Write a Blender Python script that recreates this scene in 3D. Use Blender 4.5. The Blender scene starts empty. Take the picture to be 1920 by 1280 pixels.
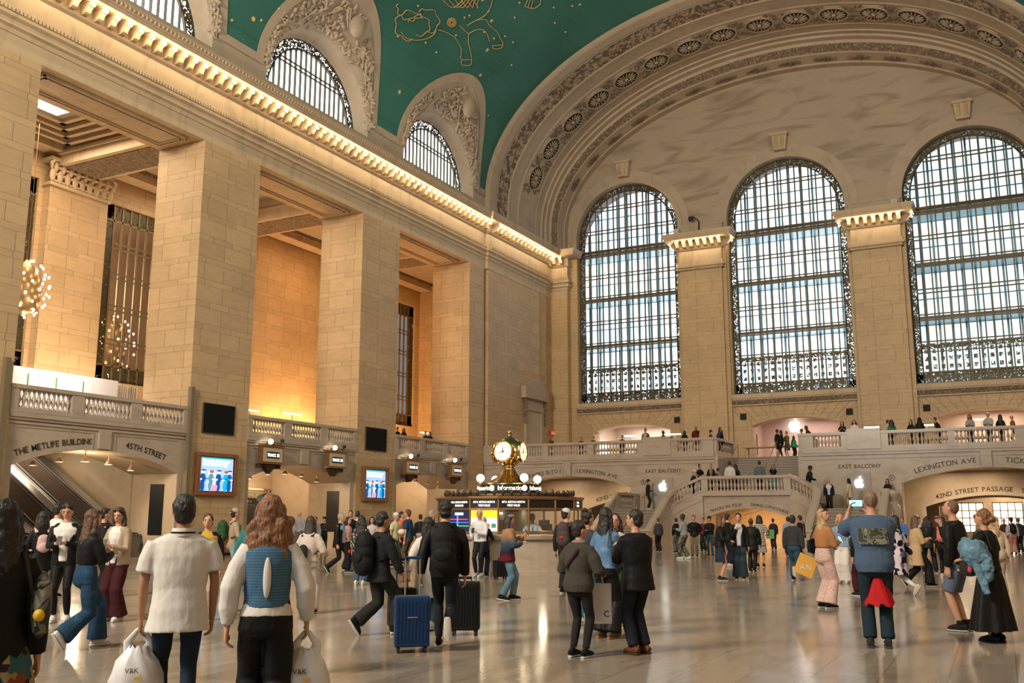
EXPO=0.0
import bpy, math, random
from mathutils import Vector, Matrix, noise
random.seed(7)
PI=math.pi
C=bpy.context.scene.collection
sin,cos=math.sin,math.cos
# ------------------------------------------------------------------ camera maths (photo survey -> metres)
F=1824.07; YAW=math.radians(27.56); PIT=math.radians(10.318); H=1.58
FW=Vector((cos(YAW)*cos(PIT),sin(YAW)*cos(PIT),sin(PIT))); RT=Vector((sin(YAW),-cos(YAW),0)); UP=RT.cross(FW)
def on(ax,val,x,y):
    d=FW+RT*((x-960)/F)-UP*((y-640)/F); o=Vector((0,0,H)); t=(val-o[ax])/d[ax]; return o+d*t
# ------------------------------------------------------------------ materials
M={}
def mat(name,col,rough=.6,metal=0.,emit=None,es=0.,spec=None):
    if name in M: return M[name]
    m=bpy.data.materials.new(name); m.use_nodes=True; b=m.node_tree.nodes['Principled BSDF']
    b.inputs['Base Color'].default_value=(*col,1); b.inputs['Roughness'].default_value=rough; b.inputs['Metallic'].default_value=metal
    if spec is not None: b.inputs['Specular IOR Level'].default_value=spec
    if emit: b.inputs['Emission Color'].default_value=(*emit,1); b.inputs['Emission Strength'].default_value=es
    M[name]=m; return m
class NT:
    def __init__(s,m): s.t=m.node_tree; s.b=s.t.nodes['Principled BSDF']
    def n(s,typ,**k):
        nd=s.t.nodes.new(typ)
        for a,v in k.items():
            if a.startswith('i_'):
                key=a[2:]; key=int(key) if key.isdigit() else key.replace('_',' ')
                if isinstance(v,tuple) and len(v)==2 and hasattr(v[0],'outputs'): s.l(v[0],v[1],nd,key)
                else: nd.inputs[key].default_value=v
            else: setattr(nd,a,v)
        return nd
    def l(s,a,ao,b,bi): s.t.links.new(a.outputs[ao],b.inputs[bi])
    def math(s,op,a,b=0.,c=None):
        nd=s.t.nodes.new('ShaderNodeMath'); nd.operation=op
        for i,v in enumerate((a,b,c)):
            if v is None: continue
            if isinstance(v,tuple): s.l(v[0],v[1],nd,i)
            else: nd.inputs[i].default_value=v
        return (nd,0)
    def ramp(s,src,stops,interp='LINEAR'):
        nd=s.t.nodes.new('ShaderNodeValToRGB'); s.l(src[0],src[1],nd,0); cr=nd.color_ramp; cr.interpolation=interp
        while len(cr.elements)<len(stops): cr.elements.new(.5)
        for e,(p,c) in zip(cr.elements,stops): e.position=p; e.color=(*c,1) if len(c)==3 else c
        return (nd,0)
    def mix(s,fac,a,b,mode='MIX'):
        nd=s.t.nodes.new('ShaderNodeMix'); nd.data_type='RGBA'; nd.blend_type=mode
        for i,v in ((0,fac),(6,a),(7,b)):
            if isinstance(v,tuple) and hasattr(v[0],'outputs'): s.l(v[0],v[1],nd,i)
            else: nd.inputs[i].default_value=v if i==0 else (*v,1)
        return (nd,2)
    def bump(s,h,strength=.3,dist=.02):
        nd=s.t.nodes.new('ShaderNodeBump'); nd.inputs['Strength'].default_value=strength; nd.inputs['Distance'].default_value=dist
        s.l(h[0],h[1],nd,'Height'); s.l(nd,0,s.b,'Normal'); return nd
    def base(s,c): s.l(c[0],c[1],s.b,'Base Color')
    def noise(s,scale,detail=3,vec=None,dist=0.):
        nd=s.t.nodes.new('ShaderNodeTexNoise'); nd.inputs['Scale'].default_value=scale; nd.inputs['Detail'].default_value=detail; nd.inputs['Distortion'].default_value=dist
        if vec: s.l(vec[0],vec[1],nd,'Vector')
        return nd
    def comb(s,x,y,z=0.):
        nd=s.t.nodes.new('ShaderNodeCombineXYZ')
        for i,v in enumerate((x,y,z)):
            if isinstance(v,tuple): s.l(v[0],v[1],nd,i)
            else: nd.inputs[i].default_value=v
        return (nd,0)
    def wallco(s):
        g=s.n('ShaderNodeNewGeometry'); sp=s.n('ShaderNodeSeparateXYZ'); s.l(g,'Position',sp,0); sn=s.n('ShaderNodeSeparateXYZ'); s.l(g,'Normal',sn,0)
        isx=s.math('GREATER_THAN',s.math('ABSOLUTE',(sn,0)),.6)
        u=s.math('ADD',s.math('MULTIPLY',isx,(sp,1)),s.math('MULTIPLY',s.math('SUBTRACT',1.,isx),(sp,0)))
        return u,(sp,2),g
def stone(name,c1,c2,joint,bw=1.75,P=1.02,t=.74,rough=.55,mortar=.012,var=.16):
    m=mat(name,c1,rough); k=NT(m); u,z,g=k.wallco()
    q=k.math('DIVIDE',z,P); fl=k.math('FLOOR',q); fr=k.math('SUBTRACT',q,fl)
    a=k.math('MINIMUM',k.math('DIVIDE',fr,t),1.); b=k.math('MAXIMUM',k.math('DIVIDE',k.math('SUBTRACT',fr,t),1-t),0.)
    row=k.math('ADD',k.math('MULTIPLY',fl,2.),k.math('ADD',a,b))
    br=k.n('ShaderNodeTexBrick',offset=.37,offset_frequency=2,squash=.7,squash_frequency=3)
    v=k.comb(u,row); k.l(v[0],0,br,'Vector')
    for kk,vv in (('Scale',1.),('Brick Width',bw),('Row Height',1.),('Mortar Size',mortar),('Mortar Smooth',.1),('Bias',0.)): br.inputs[kk].default_value=vv
    br.inputs['Color1'].default_value=(*c1,1); br.inputs['Color2'].default_value=(*c2,1); br.inputs['Mortar'].default_value=(*joint,1)
    n1=k.noise(.35,4,(g,0)); n2=k.noise(5,4,k.comb(k.math('MULTIPLY',u,.35),z))
    f=k.mix(.9,(br,0),k.ramp((n1,0),[(.3,(1-var,)*3),(.7,(1.,)*3)]),'MULTIPLY'); f=k.mix(.6,f,k.ramp((n2,0),[(.3,(.86,.85,.83)),(.65,(1,1,1))]),'MULTIPLY')
    k.base(f); k.bump((br,1),.25,-.01); return m
STN=stone('caen_stone_blocks',(.565,.40,.228),(.49,.345,.195),(.20,.13,.075))
STE=stone('east_wall_blocks',(.57,.405,.225),(.515,.365,.20),(.24,.16,.09),P=1.0)
def plainstone(name,c,rough=.5,vein=.85,sc=1.2,streak=(1,1,.25),dark=(.8,.78,.76)):
    m=mat(name,c,rough); k=NT(m); g=k.n('ShaderNodeNewGeometry'); mp=k.n('ShaderNodeMapping'); k.l(g,'Position',mp,'Vector'); mp.inputs['Scale'].default_value=streak
    n=k.noise(sc,6,(mp,0),1.2); n2=k.noise(sc*.25,2,(g,0))
    f=k.mix(vein,c,k.ramp((n,0),[(.32,dark),(.5,(1,1,1)),(.62,(1,1,1)),(.75,(.93,.92,.9))]),'MULTIPLY'); f=k.mix(.6,f,k.ramp((n2,0),[(.3,(.85,.84,.82)),(.7,(1,1,1))]),'MULTIPLY')
    k.base(f); return m
PLN=plainstone('carved_stone',(.53,.41,.275),.6)
MRB=plainstone('botticino_marble',(.43,.36,.295),.17,.8,1.1,(.7,.7,1.6))
CRM=plainstone('arch_stone',(.43,.345,.255),.6,.6,.8,(1,1,1))
WRM=plainstone('warm_passage_stone',(.50,.39,.27),.35,.6,.8,(1,1,1))
VEI=plainstone('lunette_veined_marble',(.40,.32,.235),.6,1.,.9,(1,.22,1.0),(.66,.62,.58))
def ornament(name,c,sc=3.,dark=(.08,.06,.045),amt=.8):
    m=mat(name,c,.7); k=NT(m); g=k.n('ShaderNodeNewGeometry')
    v=k.n('ShaderNodeTexVoronoi',feature='F1'); v.inputs['Scale'].default_value=sc; nz=k.noise(sc*.7,3,(g,0),.8); ad=k.n('ShaderNodeVectorMath',operation='ADD'); k.l(g,'Position',ad,0); k.l(nz,1,ad,1); k.l(ad,0,v,'Vector')
    r=k.ramp((v,0),[(.0,(1,1,1)),(.42,(.9,.88,.86)),(.62,(.3,.26,.22))]); f=k.mix(amt,c,r,'MULTIPLY'); k.base(f)
    k.bump(k.math('MULTIPLY',(v,0),-1.),1.,.12); return m
ORN=ornament('carved_ornament',(.46,.365,.27),3.0,amt=1.)
ORNF=ornament('carved_ornament_fine',(.46,.36,.26),6.)
BRZ=mat('bronze',(.20,.15,.075),.38,.85)
BRD=mat('dark_bronze_frame',(.075,.062,.035),.5,.5)
GLD=mat('polished_brass',(.75,.50,.18),.16,1.)
BRP=mat('brushed_bronze_trim',(.36,.21,.10),.35,.8)
BLK=mat('black_enamel',(.008,.008,.009),.35); DRK=mat('shade_and_vent_black',(.012,.010,.008),.8)  # near-black for vent grilles and for shade laid in as colour
def grille():
    m=mat('scroll_grille',(.07,.058,.03),.5,.5); k=NT(m); g=k.n('ShaderNodeNewGeometry')
    v=k.n('ShaderNodeTexVoronoi',feature='DISTANCE_TO_EDGE'); v.inputs['Scale'].default_value=4.2; nz=k.noise(3.,2,(g,0)); ad=k.n('ShaderNodeVectorMath',operation='ADD'); k.l(g,'Position',ad,0); k.l(nz,1,ad,1); k.l(ad,0,v,'Vector')
    k.l(*k.math('LESS_THAN',(v,0),.24),k.b,'Alpha'); return m
GRL=grille()
def floor_mat():
    m=mat('polished_floor',(.40,.33,.26),.16); k=NT(m); g=k.n('ShaderNodeNewGeometry'); mp=k.n('ShaderNodeMapping'); k.l(g,'Position',mp,'Vector'); mp.inputs['Rotation'].default_value=(0,0,-.02)
    br=k.n('ShaderNodeTexBrick',offset=.5,squash=1.); k.l(mp,0,br,'Vector')
    for kk,vv in (('Scale',1.),('Brick Width',1.3),('Row Height',.62),('Mortar Size',.006),('Mortar Smooth',.1)): br.inputs[kk].default_value=vv
    br.inputs['Color1'].default_value=(.36,.305,.25,1); br.inputs['Color2'].default_value=(.30,.25,.205,1); br.inputs['Mortar'].default_value=(.2,.15,.11,1)
    ms=k.n('ShaderNodeMapping'); k.l(g,'Position',ms,'Vector'); ms.inputs['Scale'].default_value=(.35,1.6,1)
    n=k.noise(1.1,6,(ms,0),1.4); f=k.mix(.7,(br,0),k.ramp((n,0),[(.34,(.62,.6,.58)),(.5,(1,1,1)),(.7,(.97,.93,.88))]),'MULTIPLY'); k.base(f)
    n2=k.noise(.8,3,(g,0)); k.l(*k.math('ADD',k.math('MULTIPLY',(n2,0),.14),.07),k.b,'Roughness')
    ms2=k.n('ShaderNodeMapping'); k.l(g,'Position',ms2,'Vector'); ms2.inputs['Scale'].default_value=(1.,1.,1); ms2.inputs['Rotation'].default_value=(0,0,-YAW)
    ms3=k.n('ShaderNodeMapping'); k.l(ms2,0,ms3,'Vector'); ms3.inputs['Scale'].default_value=(1.,.5,1)
    n3=k.noise(3.2,2,(g,0)); k.bump((n3,0),.06,.02); return m
FLR=floor_mat()
def ceil_mat():
    m=mat('turquoise_star_ceiling',(.03,.19,.15),.75); k=NT(m); g=k.n('ShaderNodeNewGeometry')
    v=k.n('ShaderNodeTexVoronoi',feature='F1'); v.inputs['Scale'].default_value=.62; k.l(g,'Position',v,'Vector')
    w=k.n('ShaderNodeTexVoronoi',feature='F1'); w.inputs['Scale'].default_value=1.7; k.l(g,'Position',w,'Vector')
    n=k.noise(.25,4,(g,0)); b=k.ramp((n,0),[(.3,(.020,.120,.095)),(.7,(.034,.165,.130))])
    br=k.n('ShaderNodeTexBrick'); sp=k.n('ShaderNodeSeparateXYZ'); k.l(g,'Position',sp,0); k.l(k.comb((sp,0),(sp,1))[0],0,br,'Vector')
    for kk,vv in (('Scale',1.),('Brick Width',3.),('Row Height',.8),('Mortar Size',.012)): br.inputs[kk].default_value=vv
    for kk,vv in (('Color1',1.),('Color2',.95),('Mortar',.8)): br.inputs[kk].default_value=(vv,vv,vv,1)
    b=k.mix(1.,b,(br,0),'MULTIPLY')
    s1=k.math('LESS_THAN',(v,0),.075); s2=k.math('LESS_THAN',(w,0),.045)
    b=k.mix(s2,b,(.40,.42,.22)); b=k.mix(s1,b,(.72,.46,.18)); k.base(b); return m
CEI=ceil_mat()
GOLDP=mat('gold_paint',(.72,.46,.17),.5,.2)
def em(name,c,s):
    m=mat(name,(.0,.0,.0),.5); b=m.node_tree.nodes['Principled BSDF']; b.inputs['Base Color'].default_value=(*[min(.8,x*.8) for x in c],1); b.inputs['Emission Color'].default_value=(*c,1); b.inputs['Emission Strength'].default_value=s; return m
SKYW=em('daylit_frosted_glass',(.93,.97,1.),4.)
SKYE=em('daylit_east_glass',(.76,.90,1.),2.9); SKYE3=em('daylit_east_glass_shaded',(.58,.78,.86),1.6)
BULB=em('warm_bulb',(1.,.74,.40),190.); BULB2=em('globe_lamp',(1.,.80,.52),9.); WHT=em('white_led',(1.,.98,.94),7.); APL=em('white_logo_light',(.95,1.,.98),3.5)
CLKF=em('opal_clock_glass',(1.,.82,.60),1.0)
INK=mat('engraved_letters',(.025,.02,.016),.6)
# ------------------------------------------------------------------ mesh builder
class MB:
    def __init__(s): s.v=[]; s.f=[]; s.mi=[]; s.sm=[]
    def add(s,vs,fs,mi=0,sm=False):
        o=len(s.v); s.v+= [tuple(v) for v in vs]; s.f+= [tuple(i+o for i in f) for f in fs]; s.mi+=[mi]*len(fs); s.sm+=[sm]*len(fs); return s
    def box(s,x0,x1,y0,y1,z0,z1,mi=0,rot=None,org=(0,0,0)):
        vs=[Vector((x,y,z)) for z in (z0,z1) for y in (y0,y1) for x in (x0,x1)]
        if rot is not None: vs=[rot@v+Vector(org) for v in vs]
        return s.add(vs,[(0,2,3,1),(4,5,7,6),(0,1,5,4),(2,6,7,3),(0,4,6,2),(1,3,7,5)],mi)
    def grid(s,rows,mi=0,sm=False,close_u=False,close_v=False):
        n=len(rows); m=len(rows[0]); vs=[p for r in rows for p in r]; fs=[]
        for i in range(n if close_v else n-1):
            for j in range(m if close_u else m-1):
                a=i*m+j; b=i*m+(j+1)%m; c=((i+1)%n)*m+(j+1)%m; d=((i+1)%n)*m+j; fs.append((a,b,c,d))
        return s.add(vs,fs,mi,sm)
    def lathe(s,prof,cx=0,cy=0,cz=0,n=16,mi=0,sm=True,caps=True,a0=0.,rad=1.):
        rows=[[(cx+r*rad*cos(a0+2*PI*j/n),cy+r*rad*sin(a0+2*PI*j/n),cz+z) for j in range(n)] for r,z in prof]
        s.grid(rows,mi,sm,close_u=True)
        if caps:
            for r in (rows[0],rows[-1]): s.add(r,[tuple(range(n))],mi)
        return s
    def tube(s,pts,r,n=8,mi=0,sm=True,side=None,caps=True):
        pts=[Vector(p) for p in pts]; rows=[]; N=len(pts); pa=None
        for i,p in enumerate(pts):
            d1=(p-pts[i-1]).normalized() if i else None; d2=(pts[i+1]-p).normalized() if i<N-1 else None
            d=d1 if d2 is None else (d2 if d1 is None else d1+d2); d=d.normalized() if d.length>1e-6 else d2
            ref=Vector(side) if side is not None and pa is None else (pa if pa is not None and side is None else (Vector(side) if side is not None else (Vector((0,0,1)) if abs(d.z)<.9 else Vector((1,0,0)))))
            a=(ref-d*ref.dot(d))
            if a.length<.25 and pa is not None: a=pa-d*pa.dot(d)
            a=a.normalized() if a.length>1e-6 else d.orthogonal().normalized(); b=d.cross(a); pa=a
            rr=r[i] if isinstance(r,(list,tuple)) else r
            ra,rb=rr if isinstance(rr,(list,tuple)) else (rr,rr)
            rows.append([p+a*ra*cos(2*PI*j/n)+b*rb*sin(2*PI*j/n) for j in range(n)])
        s.grid(rows,mi,sm,close_u=True)
        if caps: s.add(rows[0],[tuple(range(n))],mi,sm); s.add(rows[-1],[tuple(range(n))[::-1]],mi,sm)
        return s
    def ell(s,c,r,rot=None,n=12,m=8,mi=0):
        rows=[]
        for i in range(m+1):
            t=PI*i/m; row=[]
            for j in range(n):
                v=Vector((r[0]*sin(t)*cos(2*PI*j/n),r[1]*sin(t)*sin(2*PI*j/n),r[2]*cos(t)))
                if i in (0,m): v=Vector((0,0,r[2]*cos(t)))+Vector((1e-4*cos(2*PI*j/n),1e-4*sin(2*PI*j/n),0))
                if rot is not None: v=rot@v
                row.append(v+Vector(c))
            rows.append(row)
        s.grid(rows,mi,True,close_u=True); s.add(rows[0],[tuple(range(n))],mi,True); s.add(rows[-1],[tuple(range(n))[::-1]],mi,True); return s
    def prism(s,poly,fn,d0,d1,mi=0):
        """poly list of (a,b); fn(a,b,d)->xyz"""
        n=len(poly); vs=[fn(a,b,d0) for a,b in poly]+[fn(a,b,d1) for a,b in poly]
        return s.add(vs,[tuple(range(n)),tuple(range(2*n-1,n-1,-1))]+[(i,i+n,(i+1)%n+n,(i+1)%n) for i in range(n)],mi)
    def build(s,name,mats,parent=None,loc=None,rz=0.,fix=True):
        me=bpy.data.meshes.new(name); me.from_pydata(s.v,[],s.f)
        for m in (mats if isinstance(mats,(list,tuple)) else [mats]): me.materials.append(m)
        me.polygons.foreach_set('material_index',s.mi); me.polygons.foreach_set('use_smooth',s.sm)
        if fix:
            import bmesh
            bm=bmesh.new(); bm.from_mesh(me); bmesh.ops.recalc_face_normals(bm,faces=bm.faces); bm.to_mesh(me); bm.free()
        me.update(); o=bpy.data.objects.new(name,me); C.objects.link(o)
        if parent is not None: o.parent=parent
        if loc is not None: o.location=loc
        if rz: o.rotation_euler=(0,0,rz)
        return o
def tag(o,label=None,cat=None,group=None,kind=None):
    for k,v in (('label',label),('category',cat),('group',group),('kind',kind)):
        if v: o[k]=v
    return o
def empty(name,loc=(0,0,0),rz=0.,label=None,cat=None,group=None,kind=None):
    o=bpy.data.objects.new(name,None); C.objects.link(o); o.location=loc; o.rotation_euler=(0,0,rz); o.empty_display_size=.1; return tag(o,label,cat,group,kind)
def struct(name,mb,m,**k): o=mb.build(name,m,**k); o['kind']='structure'; return o
def dup(o,loc=None,rz=None,label=None,parent=None):
    c=o.copy(); C.objects.link(c)
    if parent is not None: c.parent=parent
    if loc is not None: c.location=loc
    if rz is not None: c.rotation_euler=(0,0,rz)
    if label: c['label']=label
    for ch in o.children: dup(ch,parent=c)
    return c
# text -------------------------------------------------------------
_gl={}
def glyph(ch):
    if ch not in _gl:
        cu=bpy.data.curves.new('g','FONT'); cu.body=ch; cu.size=1.; cu.extrude=.012; cu.resolution_u=3; cu.offset=.006
        o=bpy.data.objects.new('g',cu); me=bpy.data.meshes.new_from_object(o)
        vs=[tuple(v.co) for v in me.vertices]; fs=[tuple(p.vertices) for p in me.polygons]
        if vs:
            x0=min(v[0] for v in vs); x1=max(v[0] for v in vs); vs=[(x-x0,y,z) for x,y,z in vs]; w=x1-x0
        else: w=.28
        _gl[ch]=(vs,fs,w); bpy.data.objects.remove(o); bpy.data.meshes.remove(me)
    return _gl[ch]
def text(mb,body,size,fn,gap=.11,squeeze=1.,align='c',mi=0,serif=0.):
    """fn(s,t,d)->xyz; s along baseline, t up, d out"""
    W=sum(glyph(c)[2]*squeeze+gap for c in body)-gap; s0={'c':-W/2,'l':0,'r':-W}[align]*size
    for ch in body:
        vs,fs,w=glyph(ch); mid=s0+w*squeeze*size/2
        if vs:
            mb.add([fn(mid,x*squeeze*size-w*squeeze*size/2,y*size,z*size) for x,y,z in vs],fs,mi)
            if serif and ch.isupper():
                h=max(v[1] for v in vs)
                for xx in ((0,w) if ch not in 'IJTLPFYV1' else ((w/2,w/2) if ch in 'IT' else (0.05,0.05))):
                    for yy in (0,h-.03): 
                        q=[(xx-serif,yy),(xx+serif,yy),(xx+serif,yy+.035),(xx-serif,yy+.035)]
                        mb.add([fn(mid,a*squeeze*size-w*squeeze*size/2,b*size,.012*size) for a,b in q],[(0,1,2,3)],mi)
        s0+=(w*squeeze+gap)*size
def flat(P,S,T,D):
    P,S,T,D=map(Vector,(P,S,T,D))
    return lambda m,s,t,d: P+S*(m+s)+T*t+D*d
def arcfn(cen,R,S,T,D,a0=0.):
    """baseline on circle of radius R around cen, a0 = angle offset from top (rad, + toward S)"""
    cen,S,T,D=map(Vector,(cen,S,T,D))
    def f(m,s,t,d):
        a=a0+m/R; ra=S*sin(a)+T*cos(a); ta=S*cos(a)-T*sin(a); return cen+ra*(R+t)+ta*s+D*d
    return f
# ================================================================== BUILDING
YN=32.08; YC=13.81; XE=69.; XB=57.5; ZB=5.4; A0,B0,Z0=18.27,11.7,23.9
nfn=lambda Y0: (lambda u,z,d: (u,Y0-d,z))
efn=lambda X0: (lambda u,z,d: (X0-d,u,z))
def archz(u,op):
    ua,ub,zs,rise,kind=op[:5]; c=(ua+ub)/2; h=(ub-ua)/2; x=max(-1,min(1,(u-c)/h))
    if kind=='round': return zs+rise*math.sqrt(max(0,1-x*x))
    R=(h*h+rise*rise)/(2*rise); return zs+math.sqrt(max(0,R*R-(x*h)**2))-(R-rise)
def archus(op,n=28):
    ua,ub=op[:2]; c=(ua+ub)/2; h=(ub-ua)/2
    return [c-h*cos(PI*i/n) for i in range(n+1)]
def wallA(mb,fn,u0,u1,z0,zt,ops,depth,mi=0,mir=0,zlow=None,bot=None):
    top=zt if callable(zt) else (lambda u:zt)
    def strip(us,lo,hi,d=0,m=mi):
        mb.grid([[fn(u,lo(u),d) for u in us],[fn(u,hi(u),d) for u in us]],m)
    cur=u0; ns=(lambda a,b:[a+(b-a)*i/max(1,int((b-a)/.7)) for i in range(max(1,int((b-a)/.7))+1)]) if callable(zt) else (lambda a,b:[a,b])
    for op in sorted(ops):
        ua,ub=op[:2]
        if ua>cur: strip(ns(cur,ua),lambda u:z0,top)
        us=archus(op); strip(us,lambda u:archz(u,op),top)
        ob=op[5] if len(op)>5 else z0
        if ob>z0: strip([ua,ub],lambda u:z0,lambda u:ob)
        pts=[(ua,ob)]+[(u,archz(u,op)) for u in us]+[(ub,ob)]
        mb.grid([[fn(u,z,0) for u,z in pts],[fn(u,z,-depth) for u,z in pts]],mir)
        if ob>z0: mb.grid([[fn(ua,ob,0),fn(ub,ob,0)],[fn(ua,ob,-depth),fn(ub,ob,-depth)]],mir)
        cur=ub
    if cur<u1: strip(ns(cur,u1),lambda u:z0,top)
def sweep(mb,path,prof,mi=0,sm=False):
    """path xy polyline; profile (d,z); d outward = to the right of travel"""
    P=[Vector((p[0],p[1])) for p in path]; n=len(P); rows=[]
    for i in range(n):
        a=(P[i]-P[i-1]).normalized() if i>0 else (P[1]-P[0]).normalized(); b=(P[i+1]-P[i]).normalized() if i<n-1 else a
        na=Vector((a.y,-a.x)); nb=Vector((b.y,-b.x)); m=(na+nb); m=m/ max(.3,m.dot(na)) if m.length>1e-6 else na
        rows.append([(P[i].x+m.x*d,P[i].y+m.y*d,z) for d,z in prof])
    mb.grid(rows,mi,sm)
# ---- floor
f=MB().box(-18,90,-8,62,-.3,0); struct('floor',f,FLR)
# ---- stone piers of the north arcade
def pier(x0,x1,lab,grp=None):
    p=empty('stone_pier',((x0+x1)/2,YN+1.46,0),label=lab,cat='pillar')
    c=(x0+x1)/2; w=(x1-x0)/2
    MB().box(-w,w,-1.46,1.46,0,18.7).build('pier_shaft',STN,p)
    MB().box(-w-.02,w+.02,-1.52,1.48,0,1.25).build('pier_base',MRB,p)
    return p
PA=pier(18.85,22.5,'tall tan stone block pier at the far left edge, in front of the escalator arch')
PB=pier(31.,34.7,'tall tan stone pier with brass-framed screen, between escalator arch and first track arch')
PC=pier(43.2,46.9,'tall tan stone pier with smaller screen, between the two track arches')
PD=pier(55.3,57.3,'tan stone pier at the right end of the arcade, behind the clock')
for x0,x1 in ((6.7,10.35),(-5.45,-1.8)): nwp=MB().box(x0,x1,YN,35,0,18.7).build('wall_north',STN); nwp['kind']='structure'
# ---- south wall (beside the camera)
sw_=MB().box(-16,69,-5.2,-4.7,0,22.4); struct('wall_south',sw_,STN)
# ---- entablature
PROF=[(-.3,18.7),(0,18.7),(0,19.35),(.05,19.36),(.05,19.55),(.18,19.62),(.18,19.72),(.10,19.78),(.10,19.86),(.24,19.95),(.24,20.08),(.12,20.14),(.12,20.34),(.03,20.38),(.03,21.2),(.16,21.28),(.22,21.36),(.10,21.40),(.10,21.9),(.90,21.93),(.91,22.10),(.95,22.12),(1.04,22.36),(1.04,22.42),(.0,22.47),(-.3,22.47)]
path=[(-16,YN),(57.45,YN),(57.45,31.9),(67.,31.9),(67.,32.15),(68.35,32.15),(68.35,30.75),(69.1,30.75)]
e1=MB(); sweep(e1,path,PROF); tr=struct('trim_1',e1,PLN); tag(tr,'long tan stone entablature over the arcade with lit brackets')
dn=MB()
def along(a,b,step,fn,off=.5):
    L=(Vector(b)-Vector(a)).length; n=max(1,int(round(L/step))); D=(Vector(b)-Vector(a))/n
    for i in range(n): fn(Vector(a)+D*(i+off),D.normalized())
def dent(p,d):
    n=Vector((d.y,-d.x)); R=Matrix(((d.x,n.x,0),(d.y,n.y,0),(0,0,1)))
    dn.box(-.045,.045,.12,.20,20.16,20.32,rot=R,org=(p.x,p.y,0))
for a,b in (((12,YN),(57.3,YN)),((57.65,31.9),(67,31.9)),((68.35,32.1),(68.35,30.75))): along(a,b,.16,dent)
dn.build('dentil_row',PLN,tr)
eg=MB()
def egg(p,d):
    n=Vector((d.y,-d.x)); eg.ell((p.x+n.x*.99,p.y+n.y*.99,22.27),(.07,.07,.09),n=6,m=4)
for a,b in (((14,YN),(57.3,YN)),((57.65,31.9),(67,31.9)),((68.35,32.1),(68.35,30.75))): along(a,b,.22,egg)
eg.build('egg_moulding',PLN,tr)
# modillion prototype (local: out = -y)
mm=MB(); pr_=[(0,.0),(.26,.03),(.36,.10),(.40,.2),(.48,.30),(.58,.36),(.60,.44),(.60,.5),(0,.5)]
mm.prism([(a,b) for a,b in pr_],lambda a,b,d:(d,-a-.08,b),-.12,.12); mm.ell((0,-.62,.40),(.15,.08,.09),n=8,m=6); mm.ell((0,-.34,.10),(.14,.07,.07),n=8,m=6); mm.box(-.17,.17,-.70,-.05,.47,.53)
modp=mm.build('bracket',PLN,tr); modp.location=(0,0,-5)
bbm=MB().ell((0,0,0),(.05,.045,.06),n=8,m=6); bulbp=bbm.build('bulb',BULB,tr)
mods=[]
def modn(p,d,bulb=True):
    n=Vector((d.y,-d.x)); rz=math.atan2(d.y,d.x)
    o=modp.copy(); C.objects.link(o); o.parent=CURT; o.location=(p.x,p.y,21.38); o.rotation_euler=(0,0,rz)
    if bulb:
        b=bulbp.copy(); C.objects.link(b); b.parent=CURT; b.location=(p.x+n.x*.77,p.y+n.y*.77,21.72)
CURT=tr
along((17.0,YN),(57.2,YN),.61,modn); along((57.75,31.9),(67,31.9),.61,modn); along((68.35,32.0),(68.35,30.8),.62,modn)
# ---- north beam (body behind architrave), attic and lunettes
nw=MB(); nw.box(-16,57.3,YN+.06,35.,18.72,22.4,0)
nw.box(57.3,57.7,32.38,35,0,22.4,0); nw.box(57.65,67,31.93,35,0,22.4,0); nw.box(67,69,32.18,35,0,22.4,0)
wn=struct('wall_north',nw,[STN])
sf=MB()   # coffered soffit under the beam
for a,b in ((22.5,31.),(34.7,43.2),(46.9,55.3),(10.35,18.85)):
    sf.box(a+.5,b-.5,YN+.5,34.5,18.66,18.72); 
    for t in (.55,.75): sf.box(a+t,b-t,YN+t,YN+t+.07,18.60,18.68); sf.box(a+t,b-t,34.5-t+.4,34.57-t+.4,18.60,18.68); sf.box(a+t,a+t+.07,YN+t,34.9-t,18.60,18.68); sf.box(b-t-.07,b-t,YN+t,34.9-t,18.60,18.68)
sf.build('soffit_moulding',PLN,wn)
XCS=[51.4,39.1,26.8,14.6,2.3]
at=MB(); wallA(at,nfn(YN),-16,57.4,22.44,23.95,[],.3)
at=MB(); at.grid([[(-16,YN,22.44),(57.4,YN,22.44)],[(-16,YN,23.3),(57.4,YN,23.3)]])
cur=57.4
for xc in XCS: at.grid([[(xc+4.3,YN,23.3),(cur,YN,23.3)],[(xc+4.3,YN,24.2),(cur,YN,24.2)]]); cur=xc-4.3
at.grid([[(-16,YN,23.3),(cur,YN,23.3)],[(-16,YN,24.2),(cur,YN,24.2)]]); at.build('attic_band',CRM,wn)
def vpt(x,zr,sh=0.):
    zr=min(zr,B0); y=YC+(A0-sh)*math.sqrt(max(0,1-(zr/B0)**2)); k=1-sh/B0; return (x,y,Z0+zr*k)
def hole(x):
    z=.25
    for xc in XCS:
        dx=(x-xc)/4.62
        if abs(dx)<1: z=max(z,5.45*math.sqrt(1-dx*dx))
    return z
xs=set([-16+.8*i for i in range(92)]+[57.4])
for xc in XCS:
    for i in range(41): xs.add(xc-4.62*cos(PI*i/40))
xs=sorted(x for x in xs if x<=57.41); rows=[]
for x in xs:
    t0=math.asin(hole(x)/B0); rows.append([(x,YC+A0*cos(t0+(PI-2*t0)*j/56),Z0+B0*sin(t0+(PI-2*t0)*j/56)) for j in range(57)])
cm=MB().grid(rows,0,True); ceil=struct('ceiling',cm,CEI,fix=False)
band=MB()
for xc in XCS:
    r1=[];r2=[]
    for i in range(49):
        a=PI*i/48; r1.append(vpt(xc+4.60*cos(a),5.43*sin(a)+.0,.06)); r2.append(vpt(xc+5.1*cos(a),5.95*sin(a)+.0,.06))
    band.grid([r1,r2],0,True); r3=[vpt(xc+5.1*cos(PI*i/48),5.95*sin(PI*i/48),-.05) for i in range(49)]; band.grid([r2,r3],0)
cur=57.4
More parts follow.
